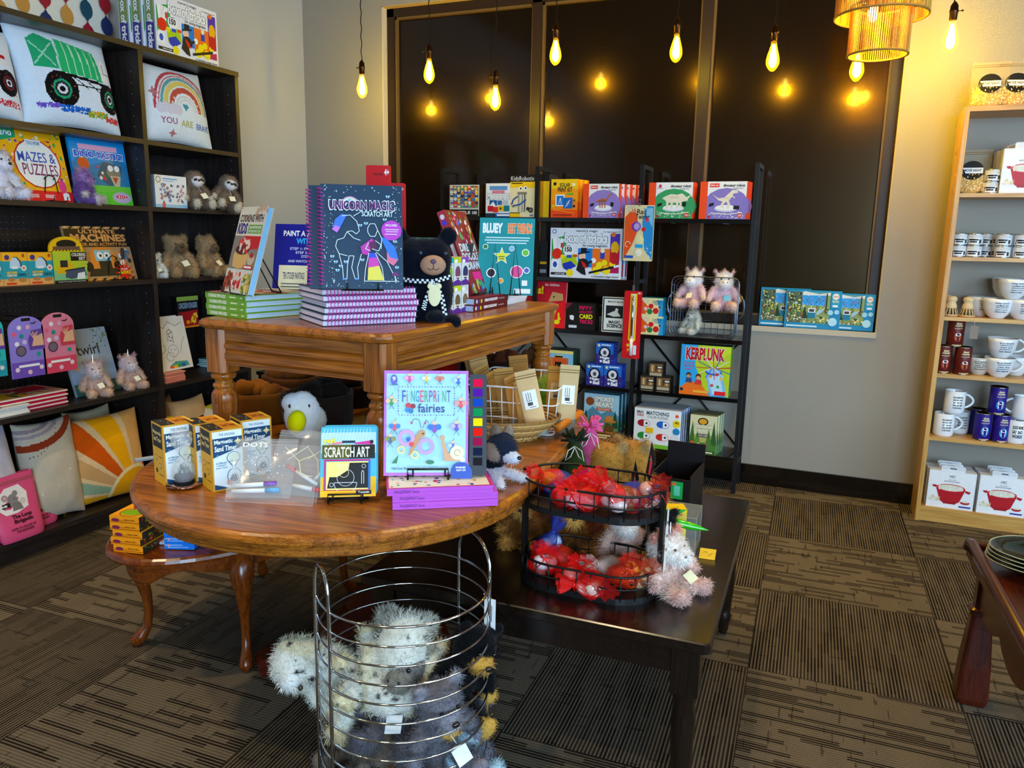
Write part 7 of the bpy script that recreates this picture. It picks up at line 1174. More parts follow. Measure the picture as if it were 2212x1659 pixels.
for k in range(4):
    t=thing('scratch_art_pack',['front scratch art pack with blue dotted top and a yellow and black picture','second scratch art pack, right behind the front one','third scratch art pack from the front','rearmost scratch art pack on its wire stand'][k],'craft pack',cn+rotz((.001*k,.0068*k,.014),sa_),rot=(-R(24),0,R(sa_))); h_=.165
    mb=MB(); mb.prism(rrect(ww*1.02,h_,.010,4,(0,h_/2)),0,.0052,'58b8d8','print',axis='y'); 
    if k==0: mb.art((-ww*.5,-.0002,0),(1,0,0),(0,0,1),ww,h_,sc)
    mb.build('blister_card',t)
t=easel('small black wire easel under the scratch art packs',cn+rotz((0,.012,.002),sa_),R(sa_),.09,.10,24); mb=MB(); mb.tube([(-.045,.0,.0),(-.045,-.024,.002),(-.045,-.024,.022),(.03,-.024,.022),(.03,-.024,.002),(.03,.0,.0)],.0024,'0c0c0c','iron',6); mb.build('front_lip',t)
# fingerprint books
fp=[('r',0,0,1,1,'c47ad0'),('r',.03,.03,.97,.97,'b2e0f2')]
CL=['2a4a9a','c83a5a','4a9a5a','8a5ab0','e8a030','3a8ac8']
rg=random.Random(8)
for i in range(20): fp+=[('o',.18+.034*i,.845,.007,'2a3a7a' if i%2 else 'b07ac0'),('o',.18+.034*i,.575,.007,'2a3a7a' if i%2 else 'b07ac0')]
for i in range(11): fp+=[('o',.17,.59+.024*i,.007,'2a3a7a' if i%2 else 'b07ac0'),('o',.835,.59+.024*i,.007,'b07ac0' if i%2 else '2a3a7a')]
for i,ch_ in enumerate('FiNGERPRiNT'): fp.append(('t',ch_,.215+.053*i,.70,.215+.053*i+(.042 if ch_ not in 'i' else .012),.81,['2a5ab0','e06a3a','3a9a8a','2a8ab8','d85a7a','4a9a4a','8a5ab0','c83a4a','3a7ac0','5a9a4a','3a4a8a'][i],.0))
fp+=[('t','fairies',.40,.60,.72,.685,'2a3f7a',.01),('o',.29,.665,.035,'c83a4a'),('o',.345,.66,.03,'8a2a3a'),('o',.28,.625,.03,'3a8ac8'),('o',.32,.615,.03,'2a7ab0')]
def bug(x,y,s,c): return [('o',x,y,.030*s,c[0],.035*s),('o',x,y+.045*s,.022*s,'f0c8a8'),('o',x-.04*s,y+.01*s,.028*s,c[1]),('o',x+.04*s,y+.01*s,.028*s,c[1]),('l',[(x,y-.03*s),(x-.03*s,y-.07*s)],.0008,'3a3a4a'),('l',[(x,y-.03*s),(x+.03*s,y-.07*s)],.0008,'3a3a4a'),('l',[(x,y+.06*s),(x+.02*s,y+.09*s)],.0008,'3a3a4a')]
for (x,y,s,a,b) in ((.30,.92,.9,'d85a9a','f0b0d0'),(.50,.92,.8,'e8c840','e8eef0'),(.66,.92,.8,'c86a5a','d88a7a'),(.88,.90,.9,'4a6ac8','b8d8e0'),(.09,.70,1,'3a9a5a','f0c8a8'),(.91,.68,1.1,'d85a5a','e8a0a0'),(.13,.46,1,'d85a7a','4a8ad0'),(.60,.45,1.2,'8a5ab8','2a7ac8'),(.86,.46,1.1,'6a5ab8','c8b8e0'),(.08,.34,1,'6a6a8a','8a9a5a'),(.82,.28,.9,'4a6ad0','d0d8e8')): fp+=bug(x,y,s,(a,b))
fp+=[('a',.27,.36,.055,.10,0,360,'d8a8e0'),('a',.50,.28,.055,.10,0,360,'c8a8e8'),('a',.21,.25,.025,.05,0,360,'e4d8a0'),('a',.37,.20,.025,.05,0,360,'e4d8a0'),('p',[(.29,.19),(.33,.21),(.46,.38),(.42,.42),(.38,.38)],'c8966a'),('o',.45,.40,.045,'c8966a'),('o',.465,.40,.012,'2a1a14'),('l',[(.44,.45),(.42,.53),(.36,.54),(.33,.51)],.001,'2a2a3a'),('l',[(.46,.45),(.50,.53),(.53,.50)],.001,'2a2a3a'),('o',.33,.50,.014,'c83a6a'),('o',.49,.50,.014,'c83a6a'),('o',.33,.30,.03,'d84a4a'),('o',.29,.345,.025,'2a6ac8'),
('p',[(.68,.34),(.71,.34),(.76,.22),(.94,.18),(.92,.14),(.72,.14)],'d8a880'),('o',.87,.22,.085,'f0e4c4'),('a',.87,.22,.03,.036,0,300,'a88a5a'),('o',.695,.36,.03,'d8a880'),('p',[(.10,.12),(.18,.2),(.16,.12)],'3a7a4a'),('o',.55,.13,.05,'3a7a5a',.02),('t','Use your finger and the ink pad to create art!',.10,.055,.76,.082,'2a3a6a'),('o',.92,.03,.13,'1a4aa8',.10),('t','WASHES',.85,.07,.97,.09,W),('t','RIGHT OFF!',.86,.045,.97,.062,W),('o',.93,.155,.03,W),('o',.12,.91,.04,'6a6ac0',.05),('t','9',.10,.90,.14,.94,W),('t','COLORS',.07,.855,.17,.87,'2a3a6a')]
fa=33; fw,fd,ft=.243,.19,.0165
cn=A(848,1102,z=OZ)+rotz((fw/2,0,0),fa)
SPN=[('r',0,.42,1,.46,'a052b8'),('t','FINGERPRINT fairies',.07,.3,.30,.75,'5a2a7a',.0)]
for k in range(3):
    laid('fingerprint_book',['lowest lilac fingerprint art book lying in the stack','middle lilac fingerprint art book lying in the stack','uppermost lying fingerprint art book, its printed cover half in view'][k],cn+rotz(([0,.0,-.012][k],[0,.002,-.001][k],k*.017),fa),fw,fd,ft,'c060cc',fa,[('r',0,0,1,1,'c83a78'),('r',.02,.03,.97,.97,'f0e8dc')]+[('d',60,k,.04,.05,.95,.95,.01,.025,['c83a5a','3a5ab0','8a5ab0','e0a050','3a8a6a'])] if k==2 else (),SPN,pages='f4ecf4')
zf=OZ+3*.017; q=A(936,1036,z=zf); fb=27; W3=.20; H3=.25
t=book('fingerprint_book','standing fingerprint fairies art book, pale blue with bugs and snail','book',q+rotz((-.018,.018,.004),fb),W3,H3,.012,'c47ad0',R(fb),fp,tilt=13)
mb=MB(); x0=W3/2+.002; mb.prism([(x0,0.0),(x0+.040,0.0),(x0+.042,.004),(x0+.042,H3-.014),(x0+.038,H3-.008),(x0+.002,H3-.008)],0,.012,'10101c','iron',axis='y'); ip=mb.build('ink_pad_strip',t)
for i,c in enumerate(['e0104a','5a1a98','0a48a8','0a8a50','f0d808','e02010','98104a','101c38','1c1a20']):
    z=H3-.038-.0235*i; MB().box((x0+.010,-.0016,z),(x0+.032,.0,z+.0185),c,'matte').build('ink_pad',ip)
t=easel('black wire easel holding the fingerprint fairies book',q+rotz((-.01,.02,.002),fb),R(fb),.10,.12,13); mb=MB(); mb.tube([(-.05,.0,.0),(-.05,-.022,.0),(-.05,-.022,.024),(.045,-.022,.024),(.045,-.022,.0),(.045,.0,.0)],.0026,'0c0c0c','iron',6); mb.build('front_lip',t)
t=thing('pen_refill_stack','blue grey paper sheets lying at the left rim of the oval table','paper',A(318,992,z=OZ),R(60)); mb=MB(); 
for k in range(4): mb.box((-.03,-.012,.0012*k),(.03,.012,.0012*k+.001),['8aa0b8','b8c8d8','5a6a80','a8b8c8'][k],'paper')
mb.build('sheets',t)
# plush buckets
def bucket(label,px,pyt,Y,r,col,inner,ears=None,antler=False,nm='bucket_plush',n=2600):
    x=A(px,900,y=Y).x; h=A(px,pyt,y=Y).z-OZ; t=thing(nm,label,'plush toy',V(x,Y,OZ),R(px)); rg=random.Random(px)
    mb=MB(); ph=rg.random()*6; wob=lambda a,z:1+.05*math.sin(3*a+ph)+.03*math.sin(7*a+z*30)+.015*math.sin(13*a-z*60)
    mb.lathe([(r*.92,0),(r,.02),(r*1.03,h*.5),(r*1.06,h*.84),(r*1.06,h*.93),(r*1.0,h*.985),(r*.93,h*.99),(r*.88,h*.95),(r*.86,h*.88),(.001,h*.86)],36,col=col,mat='cloth',wob=wob); mb.build('fabric_bucket',t)
    mb=MB()
    for i in range(11): a=rg.uniform(0,6.28); q=rg.uniform(.05,.55)*r; mb.ell((q*math.cos(a),q*math.sin(a),h*.92+rg.uniform(0,.02)),(r*rg.uniform(.32,.5),r*.22,r*.28),inner,'cloth',12,(rg.uniform(-.4,.4),rg.uniform(-.3,.3),rg.uniform(0,3)))
    mb.build('rolled_blanket',t)
    if ears:
        for s in (-1,1):
            mb=MB(); d=rotz((s*r*.9,0,0),-px%360*0-math.degrees(R(px))+20); mb.ell((d.x,d.y,h*1.02),(.018,.012,.034),ears,'cloth',12); mb.build('ear',t)
    if antler:
        for s in (-1,1):
            mb=MB(); d=rotz((s*r*.95,0,0),-math.degrees(R(px))+20)
            for k in range(4): mb.ell((d.x*(1+.24*k),d.y*(1+.24*k),h+.014*k),(.022,.018,.034),antler,'cloth',12)
            mb.build('antler',t)
    return t
BR='6e4110'
bucket('golden brown plush bucket behind the sand timer boxes',560,842,1.985,.097,BR,'7c4a12')
bucket('brown eared plush bucket behind the golden brown one',640,808,2.24,.108,'4a2a0e','5a3614','7a5a40')
te=bucket('dark brown eagle plush bucket with white head and yellow beak',690,846,2.0,.108,'1c120a','150d06')
bucket('dark olive brown plush bucket by the front table leg',742,828,2.32,.10,'2e1e0c','24160a','6a5440')
bucket('bright red plush bucket glimpsed under the coffee table at the left',660,790,2.50,.085,'b81408','e03010')
bucket('red plush bucket right of the front table leg',880,800,2.20,.10,'9a0f0a','b8180e')
bucket('dark red plush bucket behind the fingerprint book',938,778,2.46,.092,'7a0c0a','a0140e')
bucket('black plush bucket under the coffee table at the right',1000,775,2.60,.09,'0c0c12','14141c')
bucket('dark brown moose plush bucket with knobbly antlers',1080,772,2.64,.10,'2a160e','4a2414',None,'5a3a22',nm='moose_plush')
t=thing('eagle_plush','white plush eagle head with yellow beak peeking from the dark bucket','plush toy',A(655,948,z=OZ)+V(.0,.0,0),R(52)); t.scale=(.9,.9,.88)
me=furmesh('eagle',[((0,0,.085),(.062,.045,.085),'f2f0ee'),((.03,.01,.06),(.055,.045,.06),'dcd6ca'),((-.03,0,.13),(.038,.035,.035),'eceef0')],.005,1500,.003,.001,droop=.1); o=bpy.data.objects.new('furry_body',me); COL.objects.link(o); o.parent=t
MB().ell((-.032,-.050,.075),(.030,.030,.042),'fff000','cloth',18,(.35,0,.15)).build('beak',t)
for x,z in ((-.050,.128),(.014,.122)): MB().ell((x,-.036,z),(.0045,.004,.007),'101014','gloss',8).build('eye',t)
t=thing('seal_plush','pale round plush with a black eye squeezed behind the front table leg','plush toy',V(A(822,940,y=1.86).x,1.86,OZ),R(30)); me=furmesh('seal',[((0,0,.055),(.05,.045,.055),'b9a79a'),((.0,.0,.02),(.055,.05,.02),'8a6a4a')],.006,800,.004,.001); o=bpy.data.objects.new('furry_body',me); COL.objects.link(o); o.parent=t; MB().ell((.018,-.043,.068),(.006,.004,.007),'0c0c10','gloss',10).build('eye',t)
Ys=3.62; qs=A(622,806,y=Ys)
t=thing('corner_stand','plain black stand in the corner, hidden behind the plush buckets','stand',V(qs.x,Ys+.1,0)); MB().box((-.20,-.14,qs.z-.02),(.20,.14,qs.z),'0d0b0a','iron').build('top',t)
for sx in (-1,1):
    for sy in (-1,1): MB().box((sx*.18-.012,sy*.12-.012,0),(sx*.18+.012,sy*.12+.012,qs.z-.02),'0d0b0a','iron').build('leg',t)
carton('paint_set_box','white box with round paint swatches far under the coffee table','craft kit',V(A(668,800,y=Ys+.06).x-.03,Ys+.06,qs.z+.0005),.25,.05,.15,'e8e8ec',R(4),[('o',.12,.6,.06,K),('o',.14,.62,.02,'4a9a6a'),('o',.4,.6,.06,K),('o',.42,.58,.02,'c83a6a'),('r',.1,.85,.5,.88,'6a6a70')])
carton('paint_set_box','crimson flat box leaning beside the white swatch box','craft kit',V(A(606,800,y=Ys).x,Ys,qs.z+.001),.10,.02,.15,'b00a3a',R(-20),[('t','K.',.2,.6,.4,.8,W)],tilt=5)
# husky plush
t=thing('husky_plush','black and grey husky plush lying at the right rim of the oval table','plush toy',V(-.835,1.765,OZ),R(-18)); t.scale=(.95,.95,.88)
E=[((0,0,.06),(.10,.055,.055),'0d1018'),((-.07,.0,.05),(.06,.055,.05),'0d1018'),((.02,0,.03),(.09,.05,.03),'b0a8b0'),((.105,-.005,.105),(.045,.042,.042),'1b2233'),((.10,-.03,.10),(.032,.022,.03),'8a7a6e'),((.145,-.012,.088),(.028,.022,.018),'c8ccd8'),((.085,-.01,.15),(.018,.012,.026),'7a6a5e',(0,.3,0)),((.105,.02,.148),(.016,.012,.026),'8a7a6c',(0,.2,0)),((.11,-.03,.022),(.055,.016,.016),'d8d4da',(0,.2,-.5)),((.12,.03,.02),(.05,.016,.016),'d0ccd4',(0,.15,.2))]
me=furmesh('husky',E,.0055,6000,.009,.0012); o=bpy.data.objects.new('furry_body',me); COL.objects.link(o); o.parent=t
MB().ell((.172,-.012,.092),(.007,.007,.006),'08080a','gloss',8).build('nose',t); MB().ell((.128,-.042,.112),(.004,.004,.004),'08080a','gloss',8).build('eye',t)
# baskets and kraft bags
t=thing('wicker_basket','low woven wicker basket with an orange wooden handle under the paper bags','basket',V(-.93,2.17,OZ),R(20)); mb=MB(); n=44
for k in range(9):
    rr_=.085+.006*k; z=.003+.008*k; mb.tube([((rr_*1.35+.002*((i+k)%2))*math.cos(2*PI*i/n),(rr_+.002*((i+k)%2))*math.sin(2*PI*i/n),z) for i in range(n)],.0042,['a8844c','c8a468','8a6a38'][k%3],'wicker',5,True)
for i in range(n): a=2*PI*i/n; mb.tube([(.085*1.35*math.cos(a),.085*math.sin(a),0),(.136*1.35*math.cos(a),.136*math.sin(a),.072)],.0022,'7a5a30','wicker',4)
mb.prism([(.08*1.3*math.cos(2*PI*i/24),.08*math.sin(2*PI*i/24)) for i in range(24)],0,.004,'8a6a3a','wicker'); mb.build('woven_body',t)
a_=A(1204,925,x=-.76)-t.location; b_=A(1254,893,x=-.74)-t.location; a_=rotz(a_,-20); b_=rotz(b_,-20); mb=MB(); mb.tube([a_,b_],.013,'c8781a','wicker',12); mb.tube([(a_.x-.03,a_.y-.005,.06),a_],.003,'9a6a2a','wicker',6); mb.tube([b_,(b_.x-.02,b_.y+.03,.06)],.003,'9a6a2a','wicker',6)
for k in range(3): mb.tube([a_.lerp(b_,.1*k+.1)+V(0,-.002,-.008),(a_.x-.045-.01*k,a_.y-.01,.065)],.002,'b8862e','wicker',5)
mb.build('wooden_handle',t)
t=thing('white_wire_basket','small white wire basket with paper bags near the table edge','basket',V(-.945,2.37,OZ),R(6)); mb=MB(); bw2,bd2,hh2=.29,.32,.15
for z in (.003,.05,.10,.15): mb.tube([(x,y,z) for x,y in rrect(bw2+z*.2,bd2+z*.2,.02,3)],.0032 if z>.1 else .0022,'eceef0','gloss',6,True)
for i in range(8):
    x=-bw2/2+.02+(bw2-.04)*i/7; mb.tube([(x*1.1,-bd2/2-.014,.15),(x,-bd2/2,.003),(x,bd2/2,.003),(x*1.1,bd2/2+.014,.15)],.0018,'eceef0','gloss',5)
for i in range(9):
    y=-bd2/2+.02+(bd2-.04)*i/8; mb.tube([(-bw2/2-.014,y,.15),(-bw2/2,y,.003),(bw2/2,y,.003),(bw2/2+.014,y,.15)],.0018,'eceef0','gloss',5)
mb.build('wire_cage',t)
lbw=[('r',.18,.42,.82,.70,'f2f2f0'),('l',[(.34,.54),(.34,.66)],.0018,'2a2a2a'),('l',[(.44,.54),(.44,.67)],.0018,'2a2a2a'),('l',[(.54,.54),(.54,.66)],.0018,'2a2a2a'),('l',[(.32,.54),(.58,.54)],.0016,'2a2a2a'),('r',.34,.47,.58,.52,'2a2a2a'),('r',.4,.44,.7,.45,'6a4a4a')]
lbb=[('r',.2,.45,.8,.72,'b8935a')]+lbw[1:]
def kb(label,px,pyt,pyb,Y,yaw,roll,w=.066,items=(),col='b48a52',tilt=4):
    b=A(px,pyb,y=Y); h=(A(px,pyt,y=Y).z-b.z)/math.cos(R(roll)); return pouch('kraft_bag',label,'paper bag',V(b.x,Y,max(OZ+.006,b.z)),(-R(tilt),-R(-roll) if 0 else R(roll),R(yaw)),w,h,.034,col,items,window='8fa09a')
KB=[(1034,772,905,2.56,40,-10,'c8965a',()),(1040,785,910,2.50,38,-10,'cda062',()),(1056,795,918,2.44,42,-12,'cfa468',()),(1062,815,925,2.37,72,-16,'b98a48',()),(1086,818,928,2.33,74,-14,'b5843e',lbb),(1100,812,930,2.30,20,-8,'c0904c',()),(1118,822,935,2.27,76,-10,'b98a48',()),(1138,828,938,2.24,70,-8,'c89e5a',()),(1162,802,940,2.17,24,-13,'d8b684',lbw),(1130,800,930,2.42,30,-6,'9a6c26',()),(1196,806,930,2.36,28,3,'b07a22',lbb),(1218,797,940,2.28,36,5,'c8ae80',lbw)]
KN=['farthest left kraft paper bag in the white basket','second kraft bag from the left in the back row','third kraft bag from the left with its flap in view','kraft bag turned edge on, fourth in the row','edge on kraft bag with a brown label','golden kraft bag in the middle of the row','narrow edge on kraft bag right of the middle','pale edge on kraft bag behind the foremost one','foremost kraft bag with a white label and clear green window','kraft bag behind the foremost one','dark golden kraft bag with brown label at the right','beige kraft bag with white label at the far right of the basket']
for (px,yt,yb,Y,yaw,roll,c,it),lb in zip(KB,KN): kb(lb,px,yt,yb,Y,yaw,roll,items=it,col=c)
mb=MB(); me=furmesh('greenfuzz',[((0,0,.04),(.05,.045,.05),'7fa03a'),((.01,0,.09),(.035,.03,.04),'a8c050')],.006,5000,.035,.0012,droop=-.2); t=thing('green_fuzzy_toy','bright green long haired fuzzy toy behind the kraft bags','plush toy',V(A(1178,880,y=2.50).x,2.50,OZ+.02)); o=bpy.data.objects.new('furry_body',me); COL.objects.link(o); o.parent=t; t.location.z=OZ
# ---------------------------------------------------------------- goods on the black table
# bottle gnomes
def gnome(label,px,Y,ztop,hat,beard,pom,s=1):
    t=thing('bottle_gnome',label,'gnome decoration',V(A(px,985,y=Y).x,Y,BZ+.0005),R(20)); H=ztop-BZ; mb=MB()
    mb.lathe([(.036,0),(.038,.01),(.038,H*.45),(.034,H*.5)],24,col='7a1418',mat='cloth'); mb.build('body',t)
    mb=MB(); mb.lathe([(.040,H*.46),(.043,H*.50),(.041,H*.6),(.030,H*.74),(.017,H*.84),(.022,H*.86)],24,col=hat,mat='cloth',wob=lambda a,z:1+.05*math.cos(12*a)); mb.build('knit_hat',t)
    mb=MB(); rg=random.Random(px)
    for i in range(26): a=rg.uniform(0,6.28); e=rg.uniform(-.2,1.4); mb.tube([(0,0,H*.86),(.022*math.cos(a),.022*math.sin(a),H*.86+.022*math.sin(e)),(.042*math.cos(a)*math.cos(e*.6),.042*math.sin(a)*math.cos(e*.6),H*.86+.036*math.sin(e))],.0042,pom,'cloth',5)
    mb.build('pompom',t); mb=MB()
    for i in range(30): x=-.03+.06*i/29; mb.tube([(x*.7,-.036,H*.50),(x,-.044-.006*math.cos(x*60),H*.34),(x*.55,-.045,H*(.12+.08*rg.random()))],.003,beard,'cloth',5)
    mb.build('beard',t); mb=MB(); mb.ell((0,-.044,H*.50),(.010,.009,.009),'d8a890','cloth',10); mb.build('nose',t)
    mb=MB(); 
    for s_ in (-1,1): mb.tube([(0,-.03,H*.83),(s_*.02,-.045,H*.80),(s_*.028,-.045,H*.70),(s_*.012,-.044,H*.74),(0,-.03,H*.82)],.0016,'e8e4dc','cloth',5)
    mb.build('cord_bow',t)
gnome('bottle gnome with dark green knit hat behind the organizer',1240,2.16,.80,'2c3a1c','e8e4e2','1c2412')
gnome('bottle gnome with pink knit hat and big pink pompom',1272,2.24,.83,'c8588a','f0ecec','d8649a')
GD=dict(body='9a6f34',head='b08240',muz='8a7258',pad='b08240',ear='a88a5c',n=9000,L=.018)
teddy('goldbear','large golden tufted plush standing behind the organizer, seen from behind','plush toy',V(A(1305,1000,y=2.24).x,2.24,BZ),R(190),.285,name='plush_highland_cow',tagcard=None,**GD)
teddy('goldbear','smaller golden tufted plush at the right behind the organizer','plush toy',V(A(1362,1000,y=2.30).x,2.30,BZ),R(160),.262,name='plush_highland_cow',tagcard=None,**GD)
for px,Y,lb in ((1405,2.02,'dark diamond shaped card tag standing up behind the organizer, right'),(1372,1.99,'dark diamond shaped card tag beside the small golden plush')):
    t=thing('toy_tag',lb,'tag',V(A(px,1010,y=Y).x,Y,BZ+.0)); h=.34 if px>1390 else .29; mb=MB(); mb.prism([(-.012,h-.09),(.0,h-.12),(.012,h-.05),(.0,h)],-.001,.001,'16120f','print',axis='y'); mb.art((-.012,-.0012,h-.1),(1,0,0),(0,0,1),.024,.08,[('p',[(.3,.1),(.5,.0),(.7,.5),(.5,.8)],'c83a4a'),('o',.5,.6,.1,'3aa05a')]); mb.tube([(0,0,0),(0,0,h-.1)],.0012,'2a2420','iron',4); mb.build('card',t)
# display box with glowing letters print
q=A(1425,1098,z=BZ); Yq=2.36; xa=A(1402,1100,y=Yq).x; xb=A(1488,1105,y=Yq).x
t=thing('display_box','black counter display box with red lettering and a green square toy picture','display box',V((xa+xb)/2,Yq,BZ+.0005),R(-3)); wq=xb-xa; zf_=A(1460,1035,y=Yq).z-BZ
mb=MB(); mb.box((-wq/2,0,0),(wq/2,.004,zf_),'0d0b0c','print'); mb.box((-wq/2,.004,0),(-wq/2+.004,.2,zf_+.01),'0d0b0c','print'); mb.box((wq/2-.004,.004,0),(wq/2,.2,zf_+.01),'0d0b0c','print'); mb.box((-wq/2,.2,0),(wq/2,.204,zf_+.07),'141012','print'); mb.box((-wq/2,0,0),(wq/2,.2,.003),'0d0b0c','print')
mb.art((-wq/2,0,0),(1,0,0),(0,0,1),wq,zf_,[('t','NEE',.12,.74,.42,.92,'c0101e',.05),('t','DOH',.12,.52,.42,.70,'c0101e',.05),('r',.52,.52,.82,.94,'1f9a4a'),('r',.60,.6,.75,.84,'6ac8a8'),('o',.6,.88,.05,'d86a4a'),('t','CANDY',.18,.20,.92,.42,'d01428',.06),('r',.3,.08,.92,.15,'d8d8d8')]); mb.build('printed_box',t)
o=boxmesh(.085,.05,.12,'e8c818',[('p',[(0,.5),(0,1),(1,1)],'3a9a3a'),('star',.5,.5,.4,10,'c83a1e'),('p',[(.3,0),(.5,.4),(.7,0)],'d8302a'),('d',20,4,.1,.1,.9,.9,.02,.05,['f8f0e0','e8402a','2a6a2a'])]).build('candy_box',None,V(A(1452,1110,y=2.12).x,2.12,BZ+.0),(0,0,R(24))); tag(o,'yellow and green party toy box right behind the organizer','toy box')
teddy('blackbearlying','black bear plush with tan muzzle lying behind the organizer','plush toy',V(A(1430,1145,y=2.0).x,2.0,BZ),R(30),.17,body='0e0d10',head='100f12',muz='a8803a',pad='a8803a',n=5000,name='plush_bear',tagcard=None)
# lions
LI=dict(body='8f5c2a',head='a5601f',muz='e0b46a',pad='c48f48',ear='60260a',n=11000,L=.026,name='plush_lion',kind='lion',tagcard=None)
teddy('lion','lion plush with reddish mane behind the lower organizer tray','plush toy',V(-.635,1.985,BZ),R(30),.165,**LI)
teddy('lion','tousled lion plush at the left end behind the organizer post','plush toy',V(-.775,1.99,BZ),R(5),.165,**LI)
teddy('lion','tawny lion plush next to the unicorn head, partly covered','plush toy',V(-.52,1.975,BZ),R(60),.15,**LI)
UP=dict(body='ecd0c4',head='f6ece6',muz='fbf6f2',pad='d8b8b0',ear='e0a898',kind='unicorn',L=.014,name='plush_unicorn')
t=teddy('unicornB','large pale pink unicorn plush seated at the table corner with a cream tag','plush toy',V(A(1478,1300,z=BZ).x-.045,A(1470,1300,z=BZ).y+.06,BZ),R(66),.178,n=15000,tagcard='e8dfb8',**UP); t.scale=(1.28,1.15,.9); t.location.x-=.02
teddy('unicornB','pink unicorn plush rising behind the lower organizer tray','plush toy',V(A(1345,1180,y=1.975).x,1.965,BZ),R(30),.152,n=13000,**dict(UP,tagcard=None))
# pens, clear box, note
t=thing('toy_pen','shiny green toy pen resting beside the unicorn plush','toy',V(A(1450,1170,z=.56).x,2.02,.60),rot=(0,R(8),R(8))); mb=MB(); mb.lathe([(.001,-.07),(.010,-.055),(.012,0),(.010,.05),(.001,.09)],14,col='2aa81c',mat='gloss'); o=mb.build('barrel',t); o.rotation_euler=(0,R(90),0)
q=A(1490,1200,z=BZ); t=thing('clear_display_box','clear acrylic box with a small pen display at the table corner','display box',V(q.x-.06,q.y+.06,BZ+.0005),R(2)); mb=MB(); mb.box((-.07,-.06,0),(.07,.06,.11),'e8e8e0','film'); 
for a in ((-.07,-.06),(.07,-.06),(.07,.06),(-.07,.06)): mb.tube([(a[0],a[1],0),(a[0],a[1],.11)],.0012,'f0f0e0','film',4)
mb.tube([(-.07,-.06,.11),(.07,-.06,.11),(.07,.06,.11),(-.07,.06,.11)],.0012,'f4ecc8','film',4,True); mb.build('acrylic_shell',t); MB().lathe([(.001,0),(.009,.01),(.010,.09),(.001,.105)],12,(.02,0,.002),'4a1a6a','gloss').build('pen_inside',t)
t.location.x-=.0
q=A(1527,1205,z=BZ); t=thing('price_note','small yellow handwritten price card on the black table','price card',q+V(0,0,.001),R(5)); mb=MB(); mb.add([(-.022,-.012,0),(.022,-.012,0),(.024,.012,.022),(-.020,.012,.022)],[(0,1,2,3)],'e0b028','paper'); mb.art((-.021,-.012,.0006),(1,0,0),(.04,.74,.66),.043,.032,[('l',[(.2,.6),(.4,.7),(.5,.5)],.001,'7a4a10'),('l',[(.55,.3),(.8,.6)],.001,'7a4a10')],'paper'); mb.build('card',t)
# gauze pouches in the organiser
def gpouch(label,loc,rot,s,col,fill,grp=None,neck=True):
    t=thing('gauze_pouch',label,'gift pouch',loc,group=grp,rot=rot); rg=random.Random(label+str(s)); mb=MB()
    for k in range(3): mb.ell((rg.uniform(-.017,.017)*s,rg.uniform(-.014,.006)*s,(.018+.014*k)*s),(.021*s,.017*s,.017*s),rg.choice(fill),'gloss',12,(rg.random(),rg.random(),0))
    mb.ell((.01*s,-.024*s,.036*s),.0045*s,'101010','gloss',8); mb.build('ornament',t); mb=MB(); ph=rg.random()*6
    pr=[(.001,0),(.022,.002),(.034,.016),(.036,.034),(.026,.052),(.009,.066),(.007,.070),(.013,.078),(.019,.090),(.022,.101)]
    mb.lathe([(r*s,z*s) for r,z in pr],52,col=col,mat='organza',wob=lambda a,z:1+.08*math.sin(3*a+ph)+.05*math.sin(9*a+z*90)+(.16*math.sin(7*a+ph)+.10*math.sin(17*a) if z>.075*s else 0),sy=.72,cap=False); mb.build('gauze_bag',t)
    mb=MB(); mb.tube([(.009*s*math.cos(a),.007*s*math.sin(a),.069*s) for a in [2*PI*i/12 for i in range(12)]],.0016*s,col,'gloss',5,True)
    for q in (-1,1): mb.tube([(0,-.008*s,.069*s),(q*.012*s,-.022*s,.056*s),(q*.020*s,-.028*s,.038*s)],.0013*s,col,'gloss',5)
    mb.build('drawstring',t); return t
RD='ee140c'; FL=['e88a8a','e8d0d8','d8a850','f0c0b0','c83a2a']
og0=Vector((-.525,1.815,BZ)); up=.205+.016; lo=.016
PU=[(-.135,.02,95,70,'2046b8',['e8e8e8','c8b040'],'blue gauze pouch at the left end of the upper tray'),(-.10,.045,-20,60,RD,['b8b01c','e0a01c'],'red gauze pouch with a yellow green fish, upper tray left'),(-.055,.0,40,55,RD,FL,'bright red gauze pouch left of the middle in the upper tray'),(-.085,-.05,80,75,RD,['e8a0a8','d86a6a'],'red gauze pouch lying low at the front left of the upper tray'),(-.01,.03,10,50,RD,['e8a0b8','f0c0d0'],'tall red gauze pouch over a pink figure, upper tray middle'),(.02,-.045,-30,60,RD,['f0b0c0','e8e0e0'],'red gauze pouch with a pink winged ornament, upper tray front'),(.07,.05,60,72,'2a48c0',['a8b8e8','e8ecf8'],'blue gauze pouch with a white whale, upper tray right'),(.075,-.04,-15,35,RD,['f0d8d8','d8a0a0','3a2a2a'],'red gauze pouch with a spotted face, upper tray front right'),(.125,-.02,-50,55,'a81418',['e8d0d0','2a7a3a'],'dark red gauze pouch with white ornament at the right end of the upper tray'),(.14,.04,30,50,'b01c14',['e8b0a0'],'red gauze pouch tucked into the back right of the upper tray')]
for x,y,a,tl,c,f,lb in PU: gpouch(lb,og0+V(x,y,up+.012),(R(tl),R(random.Random(lb).uniform(-15,15)),R(a)),1.2,c,f)
